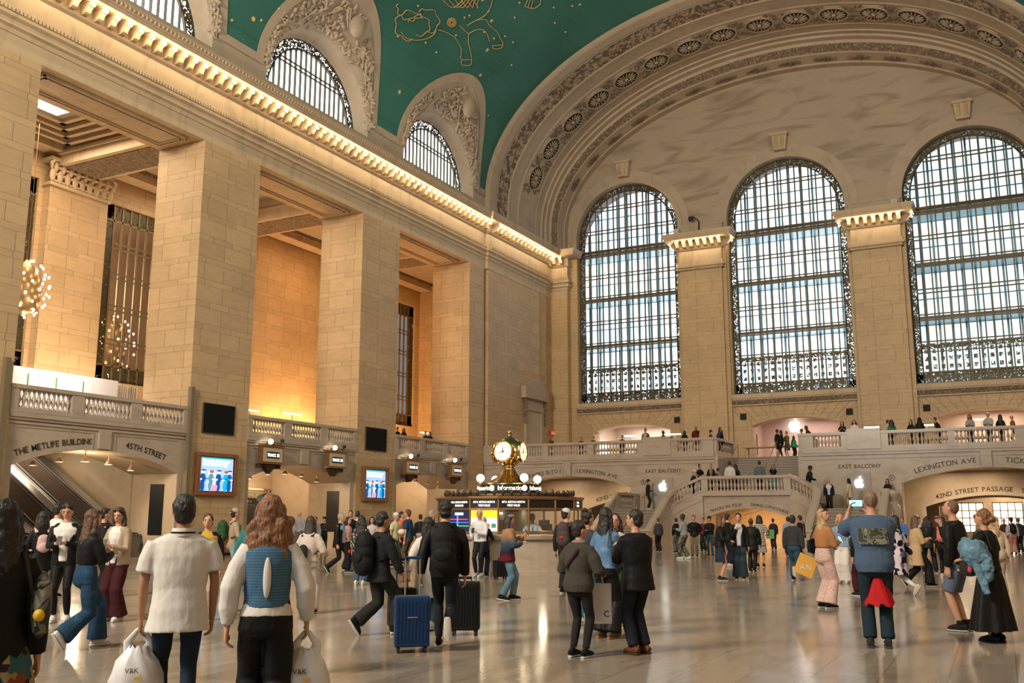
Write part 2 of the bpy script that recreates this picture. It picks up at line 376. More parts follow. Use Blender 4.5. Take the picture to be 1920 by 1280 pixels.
for xc in XCS+[-30]:
    a,b=xc+4.95,cur; 
    if b>a: band.grid([[vpt(a,0,.07),vpt(b,0,.07)],[vpt(a,.45,.07),vpt(b,.45,.07)]],0)
    cur=xc-4.95
band.build('lunette_border',CRM,ceil)
# relief lunette soffits
def soffit(xc,idx):
    w=empty('window_%d'%idx,(xc,32.6,23.3),kind='structure')
    def sp(a,t):
        P0=Vector(vpt(4.60*cos(a),5.43*sin(a))); P1=Vector((4.3*cos(a),YN,23.3+4.3*sin(a))); p=P0.lerp(P1,t); return p-Vector((0,32.6,23.3))
    m=MB(); R=[]
    for j in range(9): R.append([sp(PI*i/48,j/8) for i in range(49)])
    m.grid(R,0,True); m.build('sculpted_soffit',CRM,w)
    m=MB(); rg=random.Random(idx)
    for k in range(520):
        a=PI*rg.uniform(.02,.98); t=rg.uniform(.12,.92); p=sp(a,t); n=Vector((-cos(a)*.5,-.55,-.6*sin(a)-.2)).normalized()
        dens=noise.noise(Vector((p.x*.7+idx*9,p.y,p.z*.7)))
        if dens<-.25: continue
        L=rg.uniform(.13,.40); q=n.to_track_quat('Z','Y').to_matrix() @ Matrix.Rotation(rg.uniform(0,6.28),3,'Z') @ Matrix.Rotation(rg.uniform(-.5,.5),3,'X')
        m.ell(p+n*.05,(L*.32,L,.06+.05*rg.random()),rot=q,n=6,m=4)
    for k in range(14):  # branches
        a=PI*rg.uniform(.08,.9); t=rg.uniform(.2,.5); pts=[sp(a+.035*i*(1 if k%2 else -1),min(.95,t+.06*i+.02*sin(i)))+Vector((0,-.1,-.1)) for i in range(6)]; m.tube(pts,[.09,.08,.07,.06,.05,.03],6)
    pb=sp(PI*.42,.35)+Vector((0,-.2,-.15)); m.ell(pb,(.55,.4,.8),rot=Matrix.Rotation(.4,3,'Y'),n=10,m=8); m.ell(pb+Vector((.15,-.1,.75)),(.2,.2,.45),n=8,m=6)
    m.build('carved_relief',CRM,w)
    m=MB(); m.grid([[(4.3*cos(PI*i/48),YN-32.6,4.3*sin(PI*i/48)) for i in range(49)],[(4.22*cos(PI*i/48),32.3-32.6,4.22*sin(PI*i/48)) for i in range(49)],[(3.98*cos(PI*i/48),32.85-32.6,3.98*sin(PI*i/48)) for i in range(49)]],0,True)
    m.box(-4.3,4.3,YN-32.6,.3,-.05,0); m.build('jamb',CRM,w)
    m=MB(); y=.27   # outer scroll band
    m.grid([[(3.98*cos(PI*i/48),y,3.98*sin(PI*i/48)) for i in range(49)],[(3.42*cos(PI*i/48),y,3.42*sin(PI*i/48)) for i in range(49)]],0); m.build('scroll_border',GRL,w)
    m=MB(); m.grid([[(3.45*cos(PI*i/48),y-.05,3.45*sin(PI*i/48)) for i in range(49)],[(3.36*cos(PI*i/48),y-.05,3.36*sin(PI*i/48)) for i in range(49)],[(3.36*cos(PI*i/48),y+.1,3.36*sin(PI*i/48)) for i in range(49)]],0)
    for i in range(15):
        x=-3.36+6.72*(i+1)/16*1.0; h=math.sqrt(max(0,3.4**2-x*x)); 
        for dx in (-.06,.035): m.box(x+dx,x+dx+.025,y-.05,y+.03,0,h)
    for z in (2.05,2.28): hw=math.sqrt(3.4**2-z*z); m.box(-hw,hw,y-.06,y+.03,z-.03,z+.03)
    m.box(-4,4,y-.08,y+.03,0,.12); m.build('mullions',BRD,w)
    m=MB(); m.add([(3.97*cos(PI*i/32),y+.12,3.97*sin(PI*i/32)) for i in range(33)],[tuple(range(33))]); m.build('glass',SKYW,w)
    return w
for i,xc in enumerate(XCS[:4]): soffit(xc,4+i)
# ---- great east arch
def ell(ea,eb,t): return (YC+(A0-ea)*cos(t),Z0+(B0-eb)*sin(t))
def archsweep(mb,secs,mi=0,n=72,t0=-.0,sm=False):
    rows=[]
    for X,ea,eb in secs:
        r=[]
        for i in range(n+1):
            t=PI*i/n; y,z=ell(ea,eb,t); r.append((X,y,z))
        rows.append([(X,r[0][1],22.4)]+r+[(X,r[-1][1],22.4)])
    mb.grid(rows,mi,sm)
ga=MB()
archsweep(ga,[(57.35,-.3,-.3),(57.35,.28,.28),(57.5,.34,.34),(58.3,.34,.34),(58.3,.2,.2),(58.45,.2,.2)],0)
archsweep(ga,[(58.45,.2,.2),(58.6,.26,.26),(58.7,.2,.2)],0); archsweep(ga,[(60.3,.2,.2),(60.4,.28,.28),(60.55,.28,.28),(60.6,.2,.2),(61.9,.2,.2),(62.0,.26,.26),(62.1,.2,.2)],0)
archsweep(ga,[(64.9,.2,.2),(65.0,.26,.26),(65.1,.2,.2),(65.9,.2,.2),(65.95,.3,.3),(66.4,.3,.3),(66.45,.42,.45),(66.9,.45,.5),(67.,.6,.7)],0)
archsweep(ga,[(67.25,1.,1.2),(67.35,1.05,1.3),(67.4,1.0,1.3)],0)
archsweep(ga,[(68.3,1.08,1.5),(68.35,1.15,1.6),(69.05,1.15,1.6)],0)
tr2=struct('trim_2',ga,CRM); tag(tr2,'great tan stone arch with carved bands and rosettes framing the east wall')
o=MB(); archsweep(o,[(58.7,.22,.22),(60.3,.22,.22)]); o.build('scroll_band',ORN,tr2)
o=MB(); archsweep(o,[(62.1,.22,.22),(64.9,.22,.22)]); o.build('rosette_band',CRM,tr2)
o=MB(); archsweep(o,[(67.,.6,.7),(67.25,1.,1.2)]); o.build('leaf_band',ORNF,tr2)
o=MB(); archsweep(o,[(67.4,1.0,1.3),(68.3,1.08,1.5)]); o.build('garland_band',CRM,tr2)
ros=MB(); ros.lathe([(1.05,.0),(1.0,-.10),(.9,-.10),(.86,-.02)],n=24,caps=False); ros.lathe([(.18,-.05),(.12,-.18),(.02,-.2)],n=10,caps=False)
ros.lathe([(1.25,.02),(1.2,-.05),(1.12,-.05),(1.1,.0)],n=8,caps=False,sm=False,a0=PI/8)
for i in range(16):
    a=2*PI*i/16; ros.ell((.50*cos(a),.50*sin(a),-.10),(.33,.055,.05),rot=Matrix.Rotation(a,3,'Z'),n=6,m=4)
rp=ros.build('rosette',CRM,tr2); dk=MB().lathe([(.9,-.06),(.02,-.065)],n=24,caps=False).build('rosette_shade_disc',DRK,rp)  # black disc stands in for the shade between the petals
Ts=[]; L=0; px=None; tab=[]
for i in range(721):
    t=PI*i/720; y,z=ell(.2,.2,t)
    if px: L+=math.hypot(y-px[0],z-px[1])
    px=(y,z); tab.append((L,t))
def tat(l):
    for a,b in tab:
        if a>=l: return b
    return PI
step=2.53; NR=17; o0=L/2-8*step; fol=MB(); gar=MB()
for i in range(NR):
    t=tat(o0+step*i); y,z=ell(.22,.22,t); n=Vector((0,-cos(t)/A0,-sin(t)/B0)).normalized(); R=Matrix(((1,0,0),(0,n.z,-n.y),(0,-n.y*-1,n.z))) 
    zax=-n; xax=Vector((1,0,0)); yax=zax.cross(xax); M4=Matrix(((xax.x,yax.x,zax.x,63.5),(xax.y,yax.y,zax.y,y),(xax.z,yax.z,zax.z,z),(0,0,0,1)))
    q=rp if i==0 else rp.copy(); dq=dk if i==0 else dk.copy()
    if i: C.objects.link(q); C.objects.link(dq); dq.parent=q
    q.parent=tr2; q.matrix_local=M4
    rg=random.Random(i)
    for sgn in (-1,1):   # foliage between rosettes
        for k in range(26):
            tt=t+sgn*step/15.2*.5+rg.uniform(-.03,.03); y2,z2=ell(.24,.24,tt); xx=63.5+rg.choice((-1,1))*rg.uniform(.25,1.15); L2=rg.uniform(.1,.2)
            fol.ell((xx,y2,z2),(L2*1.2,L2*.5,.05),rot=M4.to_3x3()@Matrix.Rotation(rg.uniform(0,6),3,'Z'),n=5,m=4)
    t=tat(o0+step*(i+.5)*1.0-.02); 
    for k in range(46):
        s=rg.uniform(-1,1); tt=t+s*.045; y2,z2=ell(1.12,1.45,tt); gar.ell((67.86+rg.uniform(-.32,.32)*(1-abs(s)),y2-(YC-y2)*.0,z2-.02),(rg.uniform(.05,.14),rg.uniform(.05,.13),.06),n=5,m=4)
fol.build('foliage_carving',ORNF,tr2); gar.build('garland_carving',ORNF,tr2)
# ---- east wall
W3=[(21.78,30.17),(9.61,18.01),(-2.55,5.84)]
ew=MB(); top=lambda u: ell(1.0,1.4,math.acos(max(-1,min(1,(u-YC)/(A0-1.0)))))[1]
wallA(ew,efn(XE),YC-17.27,YC+17.27,22.4,top,[(a,b,22.4+.96,4.2,'round') for a,b in W3],.9,0,1)
we=struct('wall_east',ew,[VEI,CRM]); we['label']='east end wall of veined marble and tan blocks'
lo=MB(); wallA(lo,efn(XE),-4.6,32.2,9.55,22.4,[(a,b,22.4,.001,'seg',10.35) for a,b in W3],.9)
sts=[(22.84,28.96),(10.78,16.84),(-1.3,4.7)]
wallA(lo,efn(XE),-4.6,32.2,ZB,9.55,[(a,b,8.05,.52,'seg') for a,b in sts],1.2); lo.build('block_facing',STE,we)
sr=MB()
for a,b in W3:
    c=(a+b)/2
    for r0,r1,d in ((4.2,4.55,.12),(4.55,5.15,.05)):
        R=[[(XE-dd,c+rr*cos(PI*i/40),23.36+rr*sin(PI*i/40)) for i in range(41)] for rr,dd in ((r0,-.1),(r0,d),(r1,d),(r1,0))]; sr.grid(R)
        for s in (-1,1): sr.box(XE-d,XE,*sorted((c+s*r0,c+s*r1)),22.45,23.36)
sr.build('window_surround',CRM,we)
ks=MB()
for a,b in W3:
    c=(a+b)/2; ks.prism([(-.42,28.0),(.42,28.0),(.55,29.15),(-.55,29.15)],lambda p,z,d:(XE-d,c+p,z),0,.5); ks.box(XE-.62,XE,c-.62,c+.62,29.1,29.28)
    for k in range(5):
        for s in (-1,1): ks.ell((XE-.5,c+s*.24,28.25+.18*k),(.06,.16,.10),n=6,m=4)
ks.build('keystone',PLN,we)
# string course + sills
for a,b in W3:
    s=MB(); s.box(XE-.22,XE,a-.1,b+.1,10.0,10.3); s.box(XE-.14,XE,a-.1,b+.1,9.9,10.0); s.box(XE-.2,XE,a-.1,b+.1,9.48,9.56); s.build('window_sill',PLN,we)
    s=MB(); s.box(XE-.1,XE,a-.1,b+.1,9.56,9.9); s.build('carved_string_course',ORNF,we)
vg=MB()
for y in (22.3,17.4,10.15,5.3): vg.box(XE-.03,XE,y-.22,y+.22,8.5,8.95)
vg.build('vent_grille',DRK,we)
vs=MB()
for a,b in sts:
    c=(a+b)/2
    for i in range(15):
        t=(i-7)*.17; r0=5.2
        p=Vector((XE-.012,c+3.25*sin(t)/sin(1.19),8.1+.55*cos(t*1.2)**2+.06)); q=Vector((XE-.012,c+4.6*sin(t)/sin(1.19),9.45)); dd=(q-p).normalized(); n=Vector((0,dd.z,-dd.y))*.018
        vs.add([p-n,p+n,q+n,q-n],[(0,1,2,3)])
vs.build('voussoir_joints',mat('joint_brown',(.30,.21,.13),.8),we)  # thin brown strips draw the stone joints
# east pilasters with capitals
def epil(y0,y1,lab):
    c=(y0+y1)/2; p=empty('stone_pilaster',(68.7,c,ZB),label=lab,cat='pillar'); w=(y1-y0)/2
    MB().box(-.3,.3,-w,w,0,16.95).build('pilaster_shaft',STE,p); MB().box(-.02,.3,-w-.28,w+.28,0,16.95).build('side_strip',STE,p)
    m=MB(); pth=[(.35,w),(-.3,w),(-.3,-w),(.35,-w)]; sweep(m,pth[::1],[(d,z-ZB) for d,z in PROF[6:]]); cap=m.build('capital',PLN,p)
    m=MB().box(-.3,.3,-w,w,16.2,17.0); 
    global CURT
    for i in range(7):
        yy=w-(i)*(2*w)/6; o=modp.copy(); C.objects.link(o); o.parent=p; o.location=(-.3,yy,21.38-ZB); o.rotation_euler=(0,0,-PI/2)
        b=bulbp.copy(); C.objects.link(b); b.parent=p; b.location=(-1.07,yy,21.72-ZB)
    for s in (-1,1):
        o=modp.copy(); C.objects.link(o); o.parent=p; o.location=(0,s*w,21.38-ZB); o.rotation_euler=(0,0,0 if s<0 else PI)
        b=bulbp.copy(); C.objects.link(b); b.parent=p; b.location=(0,s*(w+.77),21.72-ZB)
    m=MB(); m.box(-.12,.3,-w-.1,w+.1,17.05,17.75); m.box(-.16,.3,-w-.14,w+.14,17.7,17.82); m.build('parapet_block',CRM,p)
    return p
epil(18.38,21.56,'tan block pilaster between first and second arched windows'); epil(6.06,9.26,'tan block pilaster between middle and right arched windows')
lo=MB(); lo.box(68.37,69.,30.77,32.2,ZB,18.72); lo.build('corner_pilaster',STE,we)
# great windows
def ewin(idx,a,b,glass):
    c=(a+b)/2; w=empty('window_%d'%idx,(XE+.55,c,10.35),kind='structure'); h=4.2; zt=23.36-10.35
    def inside(z,r): return r if z<=zt else math.sqrt(max(0,r*r-(z-zt)**2))
    g=MB()   # border band
    def ring(m,r0,r1,x,zb=0.):
        p0=[(x,-r0,zb)]+[(x,-r0*cos(PI*i/40),zt+r0*sin(PI*i/40)) for i in range(41)]+[(x,r0,zb)]; p1=[(x,-r1,zb)]+[(x,-r1*cos(PI*i/40),zt+r1*sin(PI*i/40)) for i in range(41)]+[(x,r1,zb)]; m.grid([p0,p1])
    ring(g,h,h-.48,0); g.grid([[(0,-h,0),(0,h,0)],[(0,-h,.75),(0,h,.75)]]); g.grid([[(-.02,-h+.5,2.35),(-.02,h-.5,2.35)],[(-.02,-h+.5,2.72),(-.02,h-.5,2.72)]]); 
    for i in range(15):
        y=-3.7+7.4*(i+.5)/15
        for zz in (1.0,1.55,2.05): g.grid([[(-.02,y-.12,zz),(-.02,y+.12,zz)],[(-.02,y-.12,zz+.28),(-.02,y+.12,zz+.28)]])
    g.build('scroll_border',GRL,w)
    m=MB(); r=h-.48
    m2=lambda z:inside(z,r)
    for rr in (h-.03,r): 
        pts=[(-.04,-rr,0)]+[(-.04,-rr*cos(PI*i/40),zt+rr*sin(PI*i/40)) for i in range(41)]+[(-.04,rr,0)]; m.tube(pts,.045,4,sm=False)
    for i in range(16):
        y=-r+2*r*i/15; 
        if 0<i<15: zz=zt+math.sqrt(max(0,r*r-y*y)); m.box(-.10,.05,y-.045,y+.045,0,zz)
    for z in (.06,.78): m.box(-.12,.02,-h,h,z-.06,z+.05)
    for z in (2.72,4.5,6.3,8.2,10.0,11.85,13.65,15.5):
        hw=m2(z)
        if hw>.3:
            for dz in ((-.13,.13) if z not in (4.5,8.2,11.85) else (-.2,.2)): m.box(-.09,.02,-hw,hw,z+dz-.04,z+dz+.04)
            if z in (4.5,8.2,11.85): m.box(0,.1,-hw,hw,z-.09,z+.09)
    m.build('mullions',mat('window_bronze',(.10,.075,.04),.5,.4),w)
    # outer daylit skin with its own mullions and glass walkways
    o=MB(); X=2.6; pts=[(X,-h-.6,-.5),(X,h+.6,-.5)]+[(X,(h+.6)*cos(PI*i/24),zt+(h+.2)*sin(PI*i/24)) for i in range(25)]; o.add(pts,[tuple(range(len(pts)))]); o.build('outer_glass',glass,w)
    o=MB(); tl=mat('blue_grey_mullion',(.16,.27,.31),.4,.3)
    for i in range(11):
        y=-h+2*h*i/10+.12; o.box(X-.35,X-.05,y-.07,y+.07,-.4,zt+math.sqrt(max(.1,(h+.3)**2-y*y)))
    for z in [k*1.85+.7 for k in range(9)]: o.box(X-.2,X-.1,-h-.5,h+.5,z-.035,z+.035)
    o.build('outer_mullions',tl,w)
    o=MB()
    for z in (.6,4.5,8.2,11.85): o.box(.3,X-.3,-h-.4,h+.4,z-.07,z+.03)
    o.build('glass_walkway',mat('walkway_glass',(.35,.50,.55),.25),w)
    o=MB(); o.box(.0,X+.05,-h-.75,-h-.6,-.5,zt+4); o.box(.0,X+.05,h+.6,h+.75,-.5,zt+4); o.box(0,X+.05,-h-.7,h+.7,-.6,-.5); o.build('cavity_wall',mat('cavity_grey',(.4,.45,.47),.7),w)
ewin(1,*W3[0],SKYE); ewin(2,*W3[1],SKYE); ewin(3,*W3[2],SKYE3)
# ================================================================== BALCONIES, STAIRS, PASSAGES
bal_prof=[(.075,0),(.075,.06),(.045,.09),(.04,.13),(.075,.24),(.085,.32),(.06,.42),(.035,.50),(.05,.55),(.035,.58),(.075,.61),(.075,.66)]
balu=MB().lathe(bal_prof,n=10).build('baluster',MRB); balu.location=(0,0,-6)
def balustrade(name,P,Q,segs,label,group=None,z0=ZB,zs=None,cat='balustrade',hr=1.0,mate=None):
    """segs: list of (kind,u0,u1) in metres along P->Q, kind b bay, p pedestal, B tall block"""
    P=Vector(P);Q=Vector(Q); d=(Q-P); L=d.length; d.normalize(); n=Vector((d.y,-d.x,0)).normalized(); e=empty(name,P,label=label,cat=cat,group=group); mt=mate or MRB
    slope=d.z; fl=Vector((d.x,d.y,0)).length
    def pt(s,o,z): v=d*s+n*o; return (v.x,v.y,v.z+z)
    def slab(m,s0,s1,o0,o1,z0,z1): vs=[pt(s,o,z) for z in (z0,z1) for o in (o0,o1) for s in (s0,s1)]; m.add(vs,[(0,2,3,1),(4,5,7,6),(0,1,5,4),(2,6,7,3),(0,4,6,2),(1,3,7,5)])
    m=MB(); slab(m,-.015,L+.015,-.14,.14,0,.17); slab(m,-.03,L+.03,-.17,.17,-.01,.05); m.build('plinth',mt,e)
    m=MB(); slab(m,-.04,L+.04,-.18,.18,hr-.15,hr-.04); slab(m,-.03,L+.03,-.13,.13,hr-.18,hr); m.build('handrail',mt,e)
    sc=(hr-.18-.17)/.66
    for k,a,b in segs:
        if k=='p': m=MB(); slab(m,a,b,-.155,.155,.0,hr-.17); m.build('pedestal',mt,e)
        elif k=='B': m=MB(); slab(m,a,b,-.24,.24,0,hr+.14); slab(m,a-.02,b+.02,-.26,.26,hr+.06,hr+.12); m.build('block',mt,e)
        else:
            nb=max(2,int(round((b-a)/.2)))
            for i in range(nb):
                s=a+(b-a)*(i+.5)/nb; o=balu.copy(); C.objects.link(o); o.parent=e; o.location=pt(s,0,.17); o.scale=(1,1,sc)
    return e
def bays(L,nb=3,end=.3,ped=.55):
    w=(L-2*end-(nb-1)*ped)/nb; out=[('p',0,end)]; s=end
    for i in range(nb):
        out.append(('b',s,s+w)); s+=w; out.append(('p',s,s+(ped if i<nb-1 else end))); s+=ped
    return out
# ---- north gallery: floor, arched front beams
OPS=[(22.5,31.),(34.7,43.2),(46.9,55.3)]; labs=['marble balustrade above the escalator arch','marble balustrade above the first track arch','marble balustrade above the second track arch']
gf=MB().box(10,67,32.5,44,5.1,5.4); gfo=struct('floor',gf,MRB)
for i,(a,b) in enumerate(OPS):
    m=MB(); fn=nfn(YN+.12); op=(a+.35,b-.35,3.48,.75,'seg'); wallA(m,fn,a,b,0,5.2,[op],2.8,0,1)
    w=struct('wall_north',m,[MRB,WRM])
    m=MB(); Y=YN+.12; m.box(a,b,Y-.16,Y,5.22,5.42); m.box(a,b,Y-.10,Y,5.12,5.22); m.box(a,b,Y-.06,Y,4.98,5.06); c=(a+b)/2
    m.box(c-.28,c+.28,Y-.10,Y,4.28,5.0)
    for s in (-1,1): x0,x1=sorted((c+s*.55,c+s*3.8)); m.box(x0,x1,Y-.03,Y,4.86,4.9); m.box(*sorted((c+s*.5,c+s*.56)),Y-.03,Y,4.2,4.9)
    m.build('moulding',MRB,w)
    balustrade('marble_balustrade',(a,YN+.12,ZB),(b,YN+.12,ZB),bays(b-a),labs[i])
    cx=(a+b)/2; R=(4.05**2+.75**2)/1.5
    if i==0:
        L=MB(); cen=(cx,Y-.02,4.23-R)
        text(L,'THE METLIFE BUILDING',.32,arcfn(cen,R+.22,(1,0,0),(0,0,1),(0,-1,0),-2.15/R),gap=.10,serif=.05); text(L,'45TH STREET',.34,arcfn(cen,R+.22,(1,0,0),(0,0,1),(0,-1,0),2.1/R),gap=.10,serif=.05)
        L.build('lettering',INK,w)
for a,b in ((22.5,22.62),): pass
# gallery back wall with windows, pilasters, ceiling, beams
bk=MB(); YG=43.6
wallA(bk,nfn(YG),10,31.2,ZB,20.8,[(16,31.05,18.8,.001,'seg',8.9)],.5); wallA(bk,nfn(YG),31.2,70,ZB,20.8,[(35.2,43.0,18.8,.001,'seg',8.9),(59.,66.2,18.8,.001,'seg',8.9)],.5)
bk.box(66.9,67.1,32,44,ZB,21); bwall=struct('wall_north',bk,STN)
GGL=mat('gallery_glass',(.3,.2,.15),.05); GGL.node_tree.nodes['Principled BSDF'].inputs['Alpha'].default_value=.10
def gwin(idx,a,b):
    w=empty('window_%d'%idx,((a+b)/2,YG+.2,8.9),kind='structure'); h=(b-a)/2; H_=9.9
    g=MB(); g.box(-h,-h+.75,-.02,.02,0,H_); g.box(h-.75,h,-.02,.02,0,H_); g.box(-h,h,-.02,.02,H_-.9,H_); g.box(-h,h,-.02,.02,0,.9); g.build('scroll_border',GRL,w)
    m=MB(); n=int((b-a-1.5)/.55)
    for i in range(n+1): x=-h+.75+(2*h-1.5)*i/n; m.box(x-.05,x+.05,-.06,.04,0,H_)
    for z in (2.2,4.1,5.9,7.6): m.box(-h+.7,h-.7,-.05,.03,z-.17,z-.1); m.box(-h+.7,h-.7,-.05,.03,z+.1,z+.17)
    for z in (.9,H_-.9): m.box(-h,h,-.06,.04,z-.05,z+.05)
    m.build('mullions',mat('gallery_bronze',(.16,.12,.06),.5,.4),w)
    MB().box(-h,h,.1,.12,0,H_).build('glass',GGL,w)
gwin(10,16,31.05); gwin(11,35.2,43.0); gwin(12,59.,66.2)
def gpil(a,b,lab):
    p=empty('stone_pilaster',((a+b)/2,YG,ZB),label=lab,cat='pillar'); w=(b-a)/2
    MB().box(-w,w,-.55,.1,0,13.1).build('pilaster_shaft',STN,p)
    m=MB(); m.box(-w-.1,w+.1,-.68,.1,13.05,13.2); m.box(-w-.2,w+.2,-.8,.1,14.3,14.5)
    for k in range(3): m.tube([(-w-.02+.04*k,-.6-.05*k,13.3+.35*k),(w+.02,-.6-.05*k,13.3+.35*k)],.09,6)
    for i in range(9):
        x=-w+2*w*i/8
        m.ell((x,-.66,13.55),(.18,.12,.36),n=8,m=6); m.ell((x+.12,-.74,14.0),(.13,.10,.28),n=8,m=6)
    for s in (-1,1): m.tube([(s*(w+.02),-.6,13.9),(s*(w+.2),-.8,14.15),(s*(w+.05),-.85,14.3)],[.08,.11,.07],6)
    m.build('capital',PLN,p)
gpil(31.3,34.9,'pilaster with leafy capital at the back of the gallery, between its two tall windows')
gc=MB(); gc.box(10,67,34.9,44,20.8,21.2)
for x in (20.7,32.9,45.05,56.3): gc.box(x-1.3,x+1.3,35,43.6,19.55,20.8,1); gc.box(x-1.0,x+1.0,35.8,42.9,19.5,19.56,2); gc.box(x-1.45,x+1.45,35,43.6,20.1,20.25,1)
for y in (35.5,43.0): gc.box(10,67,y-.5,y+.5,20.2,20.8,1); gc.box(10,67,y-.65,y+.65,20.55,20.8,2)
gco=struct('ceiling',gc,[CRM,PLN,ORNF])
# recessed skylight
for xc in (26.8,):
    s=empty('window_13',(xc+1.3,39.4,20.75),kind='structure'); MB().box(-1.0,1.0,-.6,.6,-.02,.02).build('glass',em('skylight_glass',(.8,1.,.9),1.6),s)
    m=MB()
    for r,z in ((1.0,-.03),(1.5,-.12),(2.0,-.2),(2.5,-.3)): 
        for sx in (-1,1): m.box(*sorted((sx*(r+.5),sx*(r+.75))),-r-.1,r+.1,z-.1,z+.1); m.box(-r-.75,r+.75,*sorted((sx*(r-.15),sx*(r+.1))),z-.1,z+.1)
    m.build('frame',PLN,s)
# white construction hoarding + curtain on the gallery
h=empty('construction_hoarding',(28.6,36.3,ZB),label='white temporary panel wall behind the balustrade above the escalators',cat='partition'); WP=mat('white_panel',(.8,.77,.75),.6)
for i in range(6):
    MB().box(-6+i*1.35,-6+i*1.35+1.33,-.04,.04,0,2.35).build('panel',WP,h)
for i in range(5): MB().box(-5.2+i*1.35,-5.15+i*1.35,-.06,-.04,1.2,2.1).build('green_strip',mat('green_tape',(.08,.3,.03),.6),h)
c=MB(); rr=[]
for i in range(41): x=2.1+1.6*i/40; rr.append((x,.35+.06*sin(i*1.7)+.25*i/40,0))
c.grid([rr,[(x,y,2.25) for x,y,z in rr]],0,True); c=c.build('white_curtain',mat('curtain_cloth',(.70,.64,.56),.9),loc=(28.6,36.3,ZB)); tag(c,'white pleated curtain hanging at the right end of the white hoarding','curtain')
# ---- escalators behind arch 1
esc_d=Vector((0,cos(math.radians(30)),sin(math.radians(30))))
er=MB(); er.box(30.62,30.9,34.9,46,0,5.1); er.box(22.,22.2,34.9,52,0,5.1); er.box(22,31,46,46.3,0,5.1); ew_=struct('wall_north',er,WRM)

STL=mat('brushed_steel',(.55,.52,.49),.28,.9); RUB=mat('black_rubber',(.01,.01,.01),.4); ESS=mat('escalator_side_panel',(.16,.12,.09),.25,.5)
def escal(x,lab):
    e=empty('escalator',(x,33.9,0),label=lab,cat='escalator',group='escalators behind the left arch'); L=8.0
    def bar(m,x0,x1,o0,o1,s0=0,s1=L): 
        R=[]; 
        vs=[(xx,s*esc_d.y,s*esc_d.z+o) for o in (o0,o1) for xx in (x0,x1) for s in (s0,s1)]; m.add(vs,[(0,2,3,1),(4,5,7,6),(0,1,5,4),(2,6,7,3),(0,4,6,2),(1,3,7,5)])
    for s in (-1,1):
        m=MB(); bar(m,s*.70-.03,s*.70+.03,0,.95); m.box(s*.70-.03,s*.70+.03,-1.3,0.05,0,.95); m.build('balustrade_panel',ESS,e)
        m=MB(); m.tube([(s*.70,-1.2,.25),(s*.70,-1.38,.5),(s*.70,-1.3,.85),(s*.70,-1.,.98),(s*.70,0,1.02),(s*.70,L*esc_d.y,L*esc_d.z+1.0)],.045,8); m.build('handrail',RUB,e)
        m=MB(); bar(m,s*.70-.07,s*.70+.07,.90,.95); m.box(s*.70-.07,s*.70+.07,-1.2,0,.9,.95); m.build('deck_strip',STL,e)
    m=MB()
    for i in range(20): m.box(-.5,.5,i*.345,i*.345+.36,i*.2-.3,i*.2+.05)
    m.build('steps',mat('grooved_step',(.12,.11,.10),.5,.5),e)
    m=MB(); bar(m,.78,1.40,-.2,.90); m.build('steel_divider',STL,e)
    return e
escal(24.2,'leftmost escalator behind the left arch'); escal(26.4,'escalator with bright steel side panels between two others behind the left arch'); escal(28.6,'rightmost escalator, behind the woman in the beige jacket')
# black wall panels on reveals, hanging lamps
def rpanel(x,lab):
    o=MB().box(x-.04,x,32.9,33.7,.9,3.05).build('wall_panel',BLK); tag(o,lab,'panel')
rpanel(30.64,'tall narrow black panel on the side of the escalator arch'); rpanel(42.84,'tall narrow black panel on the side of the first track arch')
LMP=em('lamp_glow',(1.,.78,.5),22.)
def conelamp(p,lab,grp):
    e=empty('cone_lamp',p,label=lab,cat='lamp',group=grp); m=MB(); m.tube([(0,0,.42),(0,0,.18)],.02,6); m.lathe([(.04,.2),(.07,.15),(.17,0)],n=12,caps=False); m.build('shade',mat('lamp_shade',(.55,.40,.25),.5,.2),e)
    MB().lathe([(.15,.01),(.02,.012)],n=12).build('bulb',LMP,e)
for i in range(5): xx=24.1+1.15*i+.35; conelamp((xx,33.2,archz(xx,(22.85,30.65,3.48,.75,'seg'))-.42),'cone lamp hanging under the escalator arch','cone lamps under the escalator arch')
for j,(a,b) in enumerate(OPS[1:]):
    for i in range(5): xx=a+1.7+1.28*i; conelamp((xx,33.4,archz(xx,(a+.35,b-.35,3.48,.75,'seg'))-.42),'small cone spotlight under the %s track arch'%('first','second')[j],'cone lamps under the %s track arch'%('first','second')[j])
